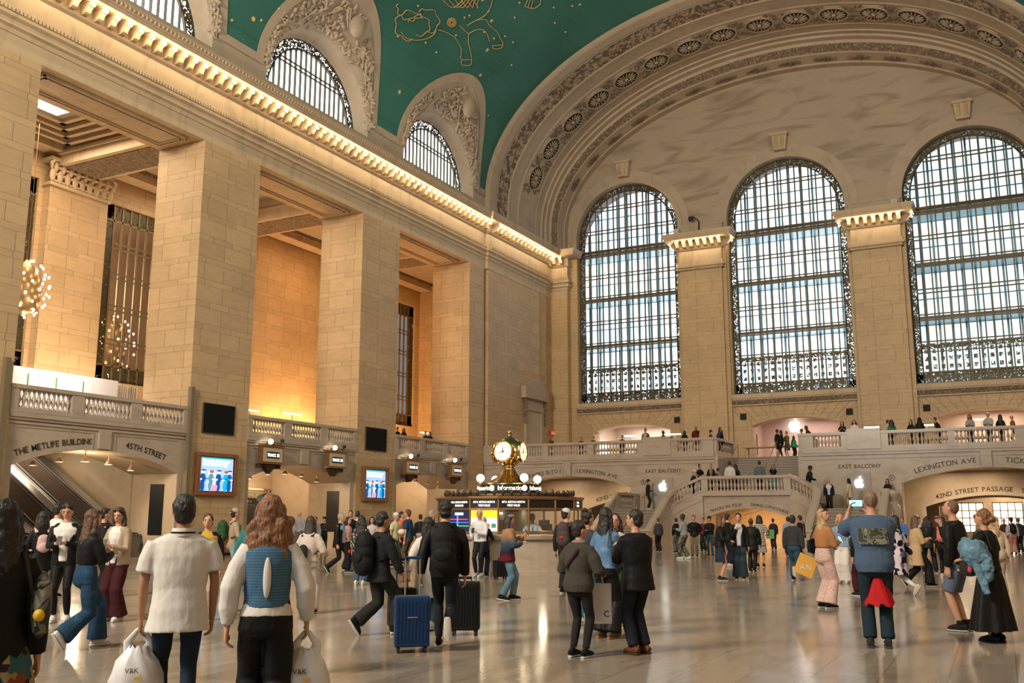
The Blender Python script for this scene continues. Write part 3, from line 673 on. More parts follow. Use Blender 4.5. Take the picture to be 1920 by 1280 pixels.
# ---- track gates (arches 2, 3)
GRN=mat('green_bronze',(.13,.12,.065),.45,.4)
for j,(a,b) in enumerate(OPS[1:]):
    m=MB(); c=(a+b)/2; Yg=39.6
    wallA(m,nfn(Yg),a-1.5,b+6.5,0,5.1,[(c+4.3,c+6.9,2.35,.35,'seg')],1.2); m.box(a-1.6,a-1.3,35,Yg,0,5.1); m.box(b+1.9,b+2.1,35,Yg,0,5.1); w=struct('wall_north',m,WRM)
    MB().box(a-1.6,b+6.5,36,41,5.0,5.1).build('ceiling_panel',WRM,w)
    L=MB(); cx=c+5.6; R=2.6; text(L,['24 TRACK 24','23 TRACK 23'][j],.30,arcfn((cx,Yg-.02,2.85-R+.25),R,(1,0,0),(0,0,1),(0,-1,0),0),gap=.12,serif=.05); L.build('lettering',INK,w)
    MB().box(c+4.3,c+6.9,Yg+1.1,Yg+1.2,0,3).build('gate_shade_sheet',DRK,w)  # black sheet closes the arch, standing in for its unlit depth
    g=MB(); g.box(c+4.3,c+6.9,Yg+.3,Yg+.34,1.9,2.75); g.build('arch_grille',GRL,w)
    # gate kiosks
    for k,(gx,gy,gw,gh) in enumerate(((a+1.15,34.4,1.5,3.25),(c+2.6,38.6,2.0,3.25))):
        e=empty('track_gate',(gx,gy,0),label='green-bronze track gate kiosk %s the %s track arch'%(('at the left side of','deep inside')[k],('first','second')[j]),cat='kiosk')
        m=MB(); m.box(-gw/2,gw/2,-.35,.35,0,gh-.4); m.box(-gw/2-.06,gw/2+.06,-.42,.42,gh-.55,gh-.4); m.box(-gw/2-.16,gw/2+.16,-.5,.5,gh-.12,gh); m.box(-gw/2-.08,gw/2+.08,-.45,.45,gh-.25,gh-.12); m.build('frame',GRN,e)
        MB().box(-gw/2+.25,gw/2-.2,-.37,-.34,.6,gh-.9).build('dark_panel',mat('dark_glass',(.03,.035,.035),.15),e)
        s=MB(); s.box(-gw/2+.2,gw/2-.15,-.375,-.35,gh-.83,gh-.62); s.build('sign_plate',BLK,e); t=MB(); text(t,('TRACK 25','TRACK 24','TRACK 23','TRACK 22')[2*j+k],.15,flat((0,-.385,gh-.78),(1,0,0),(0,0,1),(0,-1,0)),gap=.06); t.build('lettering',mat('sign_white',(.6,.58,.5),.5),e)
# track signs
TSL=em('track_sign_light',(.95,1.,.9),5.)
def tsign(x,z,lab,txt,w=1.35):
    e=empty('track_sign',(x,YN-.28,z),label=lab,cat='sign'); 
    m=MB(); m.box(-w/2,w/2,-.22,.06,0,.75); m.box(-w/2-.06,w/2+.06,-.27,.10,.75,.83); m.box(-w/2-.03,w/2+.03,-.25,.08,-.05,0); m.box(-.2,.2,.05,.40,.2,.5); m.build('case',BRP,e)
    MB().box(-w/2+.06,w/2-.06,-.235,-.21,.05,.70).build('cream_face',mat('cream_face',(.52,.42,.28),.5),e); MB().box(-.42,.42,-.25,-.23,.22,.52).build('display',BLK,e)
    t=MB(); text(t,txt,.2,flat((0,-.256,.30),(1,0,0),(0,0,1),(0,-1,0)),gap=.07,squeeze=.85); t.build('lettering',TSL,e)
    m=MB(); m.tube([(-.3,0,.83),(-.12,0,1.02),(.12,0,1.02),(.3,0,.83)],.035,6); m.build('scroll_crest',mat('dark_scroll',(.06,.04,.025),.5,.5),e); m=MB(); m.prism([(-.5,0),(.5,0),(0,-.42)],lambda a,b,d:(a,d,b-.05),-.1,.2); m.box(-w/2+.02,-w/2+.14,-.1,.2,-.25,-.05); m.box(w/2-.14,w/2-.02,-.1,.2,-.25,-.05); m.box(-w/2,w/2,.0,.1,-.08,-.04); m.build('scroll_bracket',mat('dark_scroll',(.06,.04,.025),.5,.5),e)
    MB().ell((0,-.05,1.02),(.13,.13,.13)).build('globe_lamp',BULB2,e)
    b=MB(); b.tube([(w/2+.05,0,.9),(w/2+.1,-.02,1.08)],.03,6); b.ell((w/2+.1,-.05,1.12),(.1,.1,.09)); b.build('camera_head',BLK,e)
for (px,py,lab,txt,w) in ((505,868,'lit track sign left of the first track arch','TRACK 25',1.45),(626,876,'lit track sign right of the first track arch','TRACK 24',1.4),(769,888,'lit track sign left of the second track arch','TRACK 23',1.4),(852,893,'lit track sign right of the second track arch','TRACK 22',1.35)):
    p=on(1,YN-.3,px,py); tsign(p.x,p.z,lab,txt,w)
# dark plaques + screens on piers
for p0,p1,lab in (((382,762),(437,809),'large black plaque high on the left pier'),((686,806),(723,841),'smaller black plaque high on the middle pier')):
    a=on(1,YN-.03,*p0); b=on(1,YN-.03,p1[0],p1[1]); e=empty('wall_plaque',((a.x+b.x)/2,YN-.03,(a.z+b.z)/2),label=lab,cat='plaque'); w=(b.x-a.x)/2; h=(a.z-b.z)/2+.16
    MB().box(-w,w,-.03,.04,-h,h).build('panel',mat('plaque_black',(.008,.009,.008),.7,spec=.1),e); m=MB(); 
    for s in (-1,1): m.box(-w-.03,w+.03,-.05,.04,*sorted((s*h,s*(h+.03)))); m.box(*sorted((s*w,s*(w+.03))),-.05,.04,-h,h)
    m.build('frame',BRD,e)
def screen(x,z,w,h,lab):
    e=empty('display_screen',(x,YN-.1,z),label=lab,cat='screen')
    m=MB(); 
    for s in (-1,1): m.box(*sorted((s*w,s*(w+.15))),-.12,.08,-h-.15,h+.15); m.box(-w-.17,w+.17,-.15,.08,*sorted((s*h,s*(h+.15))))
    m.build('copper_frame',mat('copper_frame',(.42,.20,.10),.35,.7),e)
    MB().box(-w,w,-.05,.0,-h,h).build('bezel',BLK,e)
    E_=lambda n,c,s=1.: em(n,c,s)
    I=[]
    def flatpoly(poly,m,d,name='picture'): q=MB(); q.add([(a*w*.93,-.052-d,b*h*.95) for a,b in poly],[tuple(range(len(poly)))]); return q,m
    parts=[([(-1,-1),(1,-1),(1,1),(-1,1)],E_('scr_bg',(.42,.64,.95),.85)),([(-1,.93),(1,.93),(1,1),(-1,1)],E_('scr_teal',(.0,.55,.50),.9)),([(-.55,-1),(-.1,-1),(-.1,.2),(-.55,.2)],E_('scr_pale',(.75,.85,1.),.95)),([(.45,-1),(.85,-1),(.85,.2),(.45,.2)],E_('scr_pale',(.75,.85,1.),.95))]
    for k,(po,mt) in enumerate(parts): q,mt=flatpoly(po,mt,.001*k); q.build('picture',mt,e)
    def figure(cx,s,body,hair,cap,tall=1.):
        q=MB()
        def el(x,y,rx,ry,mi,d,n=12): q.add([(w*.93*(cx+1.35*(x+rx*cos(2*PI*i/n))),-.058-d,h*.95*(y+ry*sin(2*PI*i/n))) for i in range(n)],[tuple(range(n))],mi)
        el(0,-.25*1,.13,.30,0,0); el(-.02,-.72,.11,.32,0,0); el(0,.12,.09,.10,1,.001); el(.02,.22 if cap else .15,.11,.05 if cap else .10,2,.002); el(-.1*s,-.32,.07,.06,1,.003); el(.16*s,-.28,.1,.035,0,.003)
        q.build('drawn_figure',[body,E_('scr_skin',(.95,.86,.84),1.),hair],e)
    nav=E_('scr_navy',(.0,.10,.42),.8); cy=E_('scr_cyan',(.0,.42,.75),1.); gr=E_('scr_slate',(.10,.30,.42),.9); rd=E_('scr_red',(.55,.12,.10),.9)
    figure(-.86,1,nav,nav,True); figure(.1,1,nav,nav,True); figure(.78,-1,nav,nav,True); figure(-.36,-1,gr,rd,False); figure(.55,1,cy,rd,False)
    q=MB(); q.add([(w*.93*x,-.066,h*.95*z) for x,z in ((-.38,-1),(.0,-1),(.05,-.7),(-.05,-.6),(-.33,-.65))],[(0,1,2,3,4)]); q.build('drawn_suitcase',E_('scr_pink',(.85,.35,.5),1.),e)
    t=MB(); text(t,'Thanks for showing your',w*.19,flat((-w*.85,-.06,h*.66),(1,0,0),(0,0,1),(0,-1,0)),gap=.05,align='l',squeeze=.8); text(t,'ticket before boarding',w*.19,flat((-w*.85,-.06,h*.48),(1,0,0),(0,0,1),(0,-1,0)),gap=.05,align='l',squeeze=.8); t.build('lettering',em('scr_white',(1,1,1),2.2),e)
for (p0,p1,lab) in (((379,852),(440,922),'large bright advert screen in copper frame on the left pier'),((688,876),(726,934),'smaller bright advert screen in copper frame on the middle pier')):
    a=on(1,YN-.25,*p0); b=on(1,YN-.25,*p1); zz=(on(1,YN-.25,(p0[0]+p1[0])/2,p0[1]+4).z,on(1,YN-.25,(p0[0]+p1[0])/2,p1[1]).z); screen((a.x+b.x)/2,(zz[0]+zz[1])/2,(b.x-a.x)/2,(zz[0]-zz[1])/2,lab)
# conduit strips on pier edges, bench
for px,y0,y1,lab in ((360,725,960,'tall grey metal conduit on the left edge of the pier with the large screen'),(14,670,1000,'tall pale metal conduit at the far left edge')):
    a=on(1,YN-.1,px,y0); o=MB().box(a.x-.1,a.x+.1,YN-.2,YN,0.,a.z).build('conduit',mat('conduit_metal',(.20,.16,.10),.5,.3)); tag(o,lab,'conduit')
bn=empty('wooden_bench',(34.4,31.45,0),label='varnished wooden bench back at the foot of the left pier',cat='bench'); WD=mat('varnished_wood',(.25,.09,.03),.3)
MB().box(-3.2,0,-.3,.3,.12,.95).box(-3.25,.05,-.34,.34,.95,1.0).build('seat_back',WD,bn); MB().box(-3.1,-.1,-.25,.25,0,.13).build('base',BLK,bn)
o=MB().box(43.5,46.9,YN-.5,YN,0,1.55); o.box(43.4,47.,YN-.55,YN,1.5,1.62); o=o.build('marble_counter',MRB); tag(o,'pale marble ledge block at the foot of the middle pier','ledge')
# ---- EAST BALCONY
AN=(21.69,30.2,3.48,.78,'seg'); AS=(-2.6,5.98,3.48,.78,'seg'); CW=(11.23,16.35)
m=MB(); wallA(m,efn(XB),-4.6,CW[0],0,5.1,[AS],1.0,0,1); wallA(m,efn(XB),CW[1],32.2,0,5.1,[AN],1.0,0,1)
eb=struct('wall_east',m,[MRB,MRB])
m=MB()
for a,b in ((-4.6,CW[0]),(CW[1],32.2)): m.box(XB-.16,XB+.3,a,b,5.25,5.42); m.box(XB-.10,XB,a,b,5.10,5.25); m.box(XB-.05,XB,a,b,4.88,4.98)
for op in (AN,AS): c=(op[0]+op[1])/2; m.box(XB-.22,XB,c-.26,c+.26,4.27,5.1); m.box(XB-.06,XB,c-.5,c-.34,4.25,4.9); m.box(XB-.06,XB,c+.34,c+.5,4.25,4.9)
m.build('moulding',MRB,eb)
m=MB()
for op in (AN,AS):
    us=archus(op); m.grid([[(XB-.04,u,archz(u,op)) for u in us],[(XB-.04,u,archz(u,op)+.13) for u in us],[(XB,u,archz(u,op)+.15) for u in us]])
m.build('arch_moulding',MRB,eb)
m=MB(); m.box(62,76,-4.6,32.2,5.1,ZB); m.box(XB+.02,62,-4.6,CW[0],5.1,ZB); m.box(XB+.02,62,CW[1],32.2,5.1,ZB); struct('floor',m,MRB)
# lettering
L=MB(); S_=(0,-1,0); T_=(0,0,1); D_=(-1,0,0)
R=(4.26**2+.78**2)/(2*.78)
cN=(XB-.012,(AN[0]+AN[1])/2,4.26-R); cS=(XB-.012,(AS[0]+AS[1])/2,4.26-R)
text(L,'TRACKS 21 TO 11',.34,arcfn(cN,R+.24,S_,T_,D_,-1.72/R),gap=.09,serif=.05); text(L,'LEXINGTON AVE',.34,arcfn(cN,R+.24,S_,T_,D_,1.95/R),gap=.10,serif=.05)
text(L,'LEXINGTON AVE',.38,arcfn(cS,R+.26,S_,T_,D_,-2.0/R),gap=.10,serif=.05); text(L,'TICKETS',.40,arcfn(cS,R+.26,S_,T_,D_,1.65/R),gap=.12,serif=.05)
for y,(a,b) in ((19.56,(0,0)),(8.1,(0,0))): text(L,'EAST BALCONY',.30,flat((XB-.012,y,4.36),S_,T_,D_),gap=.09,serif=.05)
L.build('lettering',INK,eb)
for y in (20.6,6.25):
    m=MB(); m.lathe([(.16,0),(.16,.01),(.135,.01),(.135,0)],n=20,caps=False); m.box(-.07,.07,-.012,.012,0,.01); m.box(-.05,.05,.03,.05,0,.01); o=m.build('round_medallion',INK,eb); o.matrix_local=Matrix.Translation((XB-.02,y+(.25 if y>10 else .2),3.8))@Matrix.Rotation(-PI/2,4,'Y')
    q=MB(); q.box(-.02,.02,-.07,.07,0,.02); q.box(-.07,.07,-.02,.02,0,.02); 
# logos
def applepoly(s):
    P=[(0,.30),(.10,.36),(.26,.37),(.40,.27),(.33,.17),(.30,.02),(.35,-.12),(.44,-.22),(.36,-.40),(.24,-.52),(.12,-.50),(0,-.46),(-.12,-.50),(-.26,-.50),(-.38,-.35),(-.46,-.10),(-.44,.14),(-.32,.32),(-.16,.37)]
    lf=[(.0,.43),(.02,.56),(.12,.68),(.22,.70),(.20,.56),(.11,.46)]
    def sm(P,k=4):
        out=[]; n=len(P)
        for i in range(n):
            p0,p1,p2,p3=[Vector(P[(i+j-1)%n]) for j in range(4)]
            for t in range(k): u=t/k; out.append(tuple(s*.5*((2*p1)+(p2-p0)*u+(2*p0-5*p1+4*p2-p3)*u*u+(3*p1-p0-3*p2+p3)*u**3)))
        return out
    return sm(P),sm(lf)
def logo(p,s,lab,D=-1,panel=None):
    e=empty('illuminated_fruit_logo',p,label=lab,cat='sign'); a,l=applepoly(s); m=MB(); m.prism(a,lambda u,v,d:(D*d,-u,v),.02,.08); m.prism(l,lambda u,v,d:(D*d,-u,v),.02,.08); m.build('lit_logo',APL,e)
    if panel: MB().box(-.01,.03,-panel[0],panel[0],panel[1],panel[2]).build('back_panel',mat('marble_panel',(.34,.31,.28),.12),e)
for (px,py,lab) in ((1243,912,'small glowing white apple sign on the wall left of the stairs'),(1611,905,'small glowing white apple sign on the wall right of the stairs')):
    p=on(0,XB-.06,px,py); logo(p,.52,lab,panel=(.62,-1.7,.55))
# balustrades of the east balcony
Yp=lambda px,py=826: on(0,XB-.02,px,py).y
s0=32.1
bp=[(k,s0-Yp(a),s0-Yp(b)) for k,a,b in (('p',908,984),('b',984,1019),('p',1019,1029),('b',1029,1103),('p',1103,1114),('b',1114,1197),('p',1197,1207),('B',1207,1259),('p',1259,1271),('b',1271,1316),('p',1316,1338))]
bp[0]=('p',0,bp[0][2])
balustrade('marble_balustrade',(XB,s0,ZB),(XB,CW[1],ZB),bp,'long marble balcony balustrade left of the central stairs')
q0=CW[0]; bp=[(k,q0-Yp(a,810),q0-Yp(b,810)) for k,a,b in (('p',1501,1524),('b',1524,1576),('p',1576,1588),('B',1588,1651),('p',1651,1665),('b',1665,1777),('p',1777,1790),('b',1790,1902),('p',1902,1990))]; bp[0]=('p',0,bp[0][2])
balustrade('marble_balustrade',(XB,q0,ZB),(XB,-4.5,ZB),[(k,a,min(b,15.7)) for k,a,b in bp],'long marble balcony balustrade right of the central stairs')
balustrade('marble_balustrade',(XB,CW[1]+.0,ZB),(61.8,CW[1]+.0,ZB),[('p',0,.4),('b',.4,3.9),('p',3.9,4.3)],'short marble balustrade running back along the left side of the upper stairs')
balustrade('marble_balustrade',(XB,CW[0],ZB),(61.8,CW[0],ZB),[('p',0,.4),('b',.4,3.9),('p',3.9,4.3)],'short marble balustrade running back along the right side of the upper stairs')
# ---- staircase
STP=mat('worn_stone_step',(.20,.155,.12),.5); LZ=2.95; MZ=2.1
st=empty('east_staircase',(XB,YC,0),label='grand marble double staircase rising to the east balcony',cat='staircase')
def sbox(m,x0,x1,y0,y1,z0,z1,mi=0): m.box(x0-XB,x1-XB,y0-YC,y1-YC,z0,z1,mi)
m=MB(); n=15
for i in range(n): sbox(m,XB+.3*i,62.2,CW[0]+.2,CW[1]-.2,LZ-.3,LZ+(ZB-LZ)*(i+1)/n); sbox(m,XB+.3*i-.03,XB+.3*i+.1,CW[0]+.2,CW[1]-.2,LZ+(ZB-LZ)*(i+1)/n-.035,LZ+(ZB-LZ)*(i+1)/n+.004,1)
NOS=mat('step_nosing',(.33,.27,.215),.4)
m.build('upper_flight',[STP,NOS],st)
m=MB(); sbox(m,XB,62.2,CW[0],CW[0]+.22,2.2,ZB); sbox(m,XB,62.2,CW[1]-.22,CW[1],2.2,ZB); m.build('side_wall',MRB,st)
XF=54.6
m=MB(); sbox(m,XF+.06,XB+.1,CW[0]-.1,CW[1]+.1,LZ-.35,LZ-.004); 
for s in (-1,1):
    y0=YC+s*2.5; y1=YC+s*4.1
    for i in range(4): a=YC+s*(2.6+.38*i); b=YC+s*(2.6+.38*(i+1)); sbox(m,(54.75,54.6,54.3,54.1)[i],XB,*sorted((a,b)),1.2,LZ-.17*(i+1)+.0)
    sbox(m,53.75,XB,*sorted((YC+s*4.1,YC+s*7.5)),1.8,MZ)
m.build('landing',STP,st)
for s in (-1,1):
    m=MB()
    for i in range(13): x=49.95+.3*i; z=MZ*(i+1)/13; sbox(m,x,53.9,*sorted((YC+s*4.1,YC+s*7.3)),0 if i<12 else 0,z); sbox(m,x-.03,x+.1,*sorted((YC+s*4.1,YC+s*7.3)),z-.035,z+.004,1)
    m.build('lower_flight',[STP,NOS],st)
def rail_path(s):
    P=[(49.9,YC+s*4.12,1.0),(51.2,YC+s*4.12,1.72),(52.5,YC+s*4.12,2.45),(53.3,YC+s*4.08,2.92),(53.85,YC+s*3.8,3.28),(54.25,YC+s*3.35,3.55),(54.5,YC+s*2.85,3.78),(54.6,YC+s*2.45,3.95)]
    out=[]
    for i in range(len(P)-1):
        p0=Vector(P[max(i-1,0)]);p1=Vector(P[i]);p2=Vector(P[i+1]);p3=Vector(P[min(i+2,len(P)-1)])
        for k in range(5): u=k/5; out.append(.5*((2*p1)+(p2-p0)*u+(2*p0-5*p1+4*p2-p3)*u*u+(3*p1-p0-3*p2+p3)*u**3))
    return out+[Vector(P[-1])]
def ribbon(mb,pts,o0,o1,z0,z1):
    R=[[],[],[],[]]; n=len(pts)
    for i,p in enumerate(pts):
        d=(pts[min(i+1,n-1)]-pts[max(i-1,0)]); d.z=0; d.normalize(); nn=Vector((d.y,-d.x,0))
        for r,(o,z) in zip(R,((o0,z0),(o1,z0),(o1,z1),(o0,z1))): q=p+nn*o; zz=(p.z+z) if z>-50 else 0.; r.append((q.x-XB,q.y-YC,zz))
    mb.grid(R+[R[0]],0,False); mb.add([R[k][0] for k in range(4)],[(0,1,2,3)]); mb.add([R[k][-1] for k in range(4)],[(0,1,2,3)])
for s in (-1,1):
    pts=rail_path(s); m=MB(); ribbon(m,pts,-.2,.2,-.14,0.0); ribbon(m,pts,-.15,.15,.0,.03); m.build('handrail',MRB,st)
    m=MB(); ribbon(m,pts,-.14,.14,-99,-.80); ribbon(m,pts,-.18,.18,-.84,-.76); ribbon(m,pts,-.18,.18,-1.35,-1.30); m.build('curved_wall',MRB,st)
    L=0; pos=.5
    for i in range(1,len(pts)):
        L2=L+(pts[i]-pts[i-1]).length
        while pos<L2:
            p=pts[i-1].lerp(pts[i],(pos-L)/(L2-L)); o=balu.copy(); C.objects.link(o); o.parent=st; o.location=(p.x-XB,p.y-YC,p.z-.79); pos+=.235
        L=L2
    p=pts[0]; m=MB(); m.box(p.x-XB-.35,p.x-XB+.2,p.y-YC-.27,p.y-YC+.27,0,.92); m.box(p.x-XB-.42,p.x-XB+.22,p.y-YC-.33,p.y-YC+.33,.92,1.06); m.build('newel',MRB,st)
    # outer rail of the lower flight and level rail of the intermediate landing
    yo=YC+s*7.45
    lab='left' if s>0 else 'right'
    balustrade('marble_balustrade',(50.,yo,-.05),(53.8,yo,MZ),[('p',0,.3),('b',.35,3.95),('p',4.,4.34)],'sloping outer marble balustrade of the %s lower flight'%lab,hr=1.0)
    balustrade('marble_balustrade',(53.8,yo,MZ),(57.3,yo,MZ),[('p',0,.45),('b',.45,2.7),('p',2.7,3.5)],'short level marble balustrade at the %s side landing'%lab,hr=1.0)
    mw=MB(); sbox(mw,53.8,XB,yo-.14,yo+.14,0,MZ); mw.add([(50.-XB,yo-YC-.14,0),(53.8-XB,yo-YC-.14,0),(53.8-XB,yo-YC-.14,MZ),(50.-XB,yo-YC+.14,0),(53.8-XB,yo-YC+.14,0),(53.8-XB,yo-YC+.14,MZ)],[(0,1,2),(3,5,4),(0,2,5,3)]); mw.build('side_wall',MRB,st)
# front wall with low arch
m=MB(); op=(CW[0]+.05,CW[1]-.05,1.55,.58,'seg'); wallA(m,lambda u,z,d:(XF-.0-d-XB,u-YC,z),YC-2.6,YC+2.6,0,2.95,[op],.5); m.build('front_wall',MRB,st)
fw=m
balustrade('marble_balustrade',(XF,YC+2.5,LZ),(XF,YC-2.5,LZ),[('p',0,.38),('b',.4,4.6),('p',4.62,5.0)],'central marble balustrade with vase balusters on the stair landing')
m=MB(); sbox(m,XF-.19,XF,YC-2.5,YC+2.5,2.84,2.94); sbox(m,XF-.04,XF,YC-2.3,YC-.2,2.72,2.75); sbox(m,XF-.04,XF,YC+.2,YC+2.3,2.72,2.75); m.build('moulding',MRB,st)
L=MB(); R=(2.5**2+.58**2)/(2*.58); cc=(XF-.012-XB,0,2.13-R)
text(L,'TRACKS 100 TO 117',.215,arcfn(cc,R+.15,S_,T_,D_,-1.13/R),gap=.08,serif=.05); text(L,'DINING CONCOURSE',.215,arcfn(cc,R+.15,S_,T_,D_,1.25/R),gap=.08,serif=.05); L.build('lettering',INK,st)
# ramp below the stairs
m=MB(); m.box(59.5,59.8,9,19,0,2.9); m.box(54.9,59.8,9.2,9.4,0,2.9); m.box(54.9,59.8,18.2,18.4,0,2.9); w=struct('wall_east',m,WRM)
m=MB(); m.add([(59.4,18,1.1),(59.4,13.5,2.25),(59.4,13.5,2.45),(59.4,18,1.3),(59.5,18,1.1),(59.5,13.5,2.25),(59.5,13.5,2.45),(59.5,18,1.3)],[(0,1,2,3),(4,5,6,7),(0,4,5,1),(3,2,6,7)]); m.build('sloping_cornice',PLN,w)
# brass handrails on stairs
def hrail(pts,posts,lab,r=.028,cat='handrail'):
    e=empty('brass_handrail',pts[0],label=lab,cat=cat); o=Vector(pts[0]); m=MB(); m.tube([Vector(p)-o for p in pts],r,8); m.build('rail',GLD,e)
    for p,z in posts: MB().tube([Vector((p[0],p[1],z))-o,Vector(p)-o],.02,6).build('post',BRP,e)
hrail([(49.9,19.4,.95),(53.7,19.4,3.0)],[((49.9,19.4,.95),0.15),((53.6,19.4,2.95),MZ)],'sloping brass handrail in the middle of the left lower flight')
hrail([(49.9,8.2,.95),(53.7,8.2,3.0)],[((49.9,8.2,.95),0.15),((53.6,8.2,2.95),MZ)],'sloping brass handrail in the middle of the right lower flight')
hrail([(57.3,13.6,3.85),(61.9,13.6,6.35)],[((57.4,13.6,3.88),LZ),((61.8,13.6,6.3),ZB)],'sloping metal handrail in the middle of the upper flight')
hrail([(57.3,16.0,3.85),(61.9,16.0,6.3)],[((57.4,16.,3.88),LZ),((61.8,16.,6.25),ZB)],'sloping metal handrail along the left side of the upper flight')
hrail([(48.3,17.75,.0),(48.95,17.72,.85),(49.5,17.7,.85)],[],'small black iron handrail beside the left newel'); 
# ---- passages behind the side arches
def passage(y0,y1,ia,txt,lamp,txt2=None):
    m=MB(); op=(ia-3.6,ia+3.6,2.25,.65,'seg'); wallA(m,efn(62.),y0-1.6,y1+1.6,0,4.6,[op],.6)
    m.box(58.4,62,y0-1.7,y0-1.5,0,4.6); m.box(58.4,62,y1+1.5,y1+1.7,0,4.6); w=struct('wall_east',m,WRM)
    m=MB(); m.box(58.3,75.6,y0-1.6,y1+1.6,4.3,4.5); struct('ceiling',m,CRM)
    L=MB(); R=(3.6**2+.65**2)/1.3; text(L,txt,.36,arcfn((61.985,ia,2.9-R),R+.22,S_,T_,D_,0),gap=.10,serif=.05); L.build('lettering',INK,w)
    return w
passage(AN[0],AN[1],22.9,'42ND STREET PASSAGE   SUBWAY',None); wS=passage(AS[0],AS[1],1.64,'42ND STREET PASSAGE   SUBWAY',None)
m=MB(); wallA(m,efn(66.),-2.8,6.,0,4.5,[(-1.5,4.8,2.35,.5,'seg')],.4); L=MB(); text(L,'LEXINGTON AVE',.30,flat((65.98,.6,3.05),S_,T_,D_),gap=.1); L.build('lettering',INK,struct('wall_east',m,WRM))
m=MB(); m.box(75.5,75.7,-4,32,0,5); wf=struct('wall_east',m,WRM)
# shop fronts deep in the right passage
for i,(y,c,lab) in enumerate(((3.6,(1.,.85,.65),'warm lit shop window deep in the right passage, left end'),(1.2,(1.,.9,.75),'lit shop window deep in the right passage beside the dark column'),(-1.2,(.55,.8,1.),'bluish lit shop window deep in the right passage, right end'))):
    e=empty('shop_window',(75.3,y,0),label=lab,cat='shop window'); MB().box(-.05,.05,-.9,.9,.7,2.6).build('lit_glass',em('shop_light_%d'%i,c,1.6),e)
    m=MB(); 
    for k in range(5): m.box(-.1,0,-.95+k*.45,-.9+k*.45,.6,2.7)
    for z in (.6,1.1,1.6,2.1,2.65): m.box(-.1,0,-.95,.95,z,z+.05)
    m.build('frame',BRD,e)
# ---- upper stores
m=MB(); m.box(75.,75.2,-4.6,32.2,ZB,9.2); 
for y in (22.4,17.6,10.2,5.3,29.6,-2.): m.box(69.9,75,y-.1,y+.1,ZB,9.2)
m.box(69.9,75.1,-4.6,32.2,8.95,9.2); SW=mat('store_wall',(.62,.50,.42),.5); struct('wall_east',m,SW)
p=on(0,74.6,1490,798); logo(p,.9,'large glowing white apple sign on the back wall of the upper store')
e=empty('video_screen',(71.4,17.45,7.0),label='black wall screen with white words inside the upper store, left side',cat='screen'); MB().box(-1.5,1.5,-.05,.05,-.75,.75).build('panel',BLK,e)
t=MB(); text(t,'MTA',.62,flat((.35,-.07,.05),(1,0,0),(0,0,1),(0,-1,0)),gap=.06); text(t,'NYC',.62,flat((.4,-.07,-.6),(1,0,0),(0,0,1),(0,-1,0)),gap=.06); text(t,'NEW YORK',.18,flat((-.9,-.07,-.05),(1,0,0),(0,0,1),(0,-1,0))); t.build('lettering',em('scr_white2',(.9,.95,1),4.),e)
o=MB().box(69.95,72.8,29.3,29.4,6.1,7.5).build('lit_display',em('white_screen',(1,1,1),4.)); tag(o,'bright white screen inside the left upper store arch','screen')
# store tables and light bars
for px,py,X_,lab in ((1182,817,64,'white light bar on a post inside the left store arch'),(1265,814,62,'white light bar on a post right of the left store arch'),(1634,801,61,'white light bar on a post behind the balustrade, right of the stairs'),(1737,797,61,'white light bar on a post left of the right store arch'),(1840,786,66,'white light bar on a post inside the right store arch')):
    p=on(0,X_,px,py); e=empty('light_bar_stand',(p.x,p.y,ZB),label=lab,cat='lamp'); MB().tube([(0,0,0),(0,0,p.z-ZB)],.025,6).build('post',STL,e); MB().box(-.05,.05,-.42,.42,p.z-ZB-.03,p.z-ZB+.04).build('light_bar',WHT,e)
for px,py,X_,lab in ((548,776,37.5,'white light bar above the first track arch balustrade'),(800,812,37.5,'white light bar above the second track arch balustrade'),(468,769,38.,'short white light bar at the left end of the first track arch balustrade')):
    p=on(1,X_,px,py); e=empty('light_bar_stand',(p.x,p.y,ZB),label=lab,cat='lamp'); MB().tube([(0,0,0),(0,0,p.z-ZB)],.025,6).build('post',STL,e); MB().box(-.75,.75,-.05,.05,p.z-ZB-.03,p.z-ZB+.04).build('light_bar',WHT,e)
for y,x,lab in ((14.5,66,'long wooden display table at the head of the stairs'),(25.5,64,'long wooden display table on the balcony before the left store arch'),(3.,64,'long wooden display table on the balcony before the right store arch'),):
    e=empty('display_table',(x,y,ZB),label=lab,cat='table'); MB().box(-.6,.6,-2.2,2.2,.86,.93).build('table_top',mat('oak',(.42,.25,.12),.4),e)
    for sx in (-1,1):
        for sy in (-1,1): MB().box(sx*.5-.04,sx*.5+.04,sy*2.-.04,sy*2+.04,0,.86).build('leg',mat('oak',(.42,.25,.12),.4),e)
# pedimented doorway on north breakfront
e=empty('pedimented_doorway',(64.6,31.93,ZB),label='pale stone doorway with small pediment on the wall above the clock',cat='doorway')
m=MB(); m.box(-1.5,-1.1,-.15,0,0,4.0); m.box(1.1,1.5,-.15,0,0,4.0); m.box(-1.5,1.5,-.18,0,4.0,4.4); m.box(-1.45,1.45,-.12,0,4.4,4.9); m.build('frame',CRM,e)
m=MB(); m.prism([(-1.9,4.95),(1.9,4.95),(1.9,5.7),(0,6.5),(-1.9,5.7)],lambda a,b,d:(a,-d,b),0,.35); m.box(-1.95,1.95,-.45,0,4.85,4.98); m.build('pediment',CRM,e)
m=MB()
for s in (-1,1):
    for k in range(9): m.ell((s*1.62,-.2,4.7-k*.2),(.13-.008*k,.14,.14),n=6,m=4)
m.build('leaf_drop',ORNF,e); MB().box(-1.1,1.1,-.05,0,0,4.0).build('door_leaf',mat('pale_door',(.46,.40,.31),.5),e)
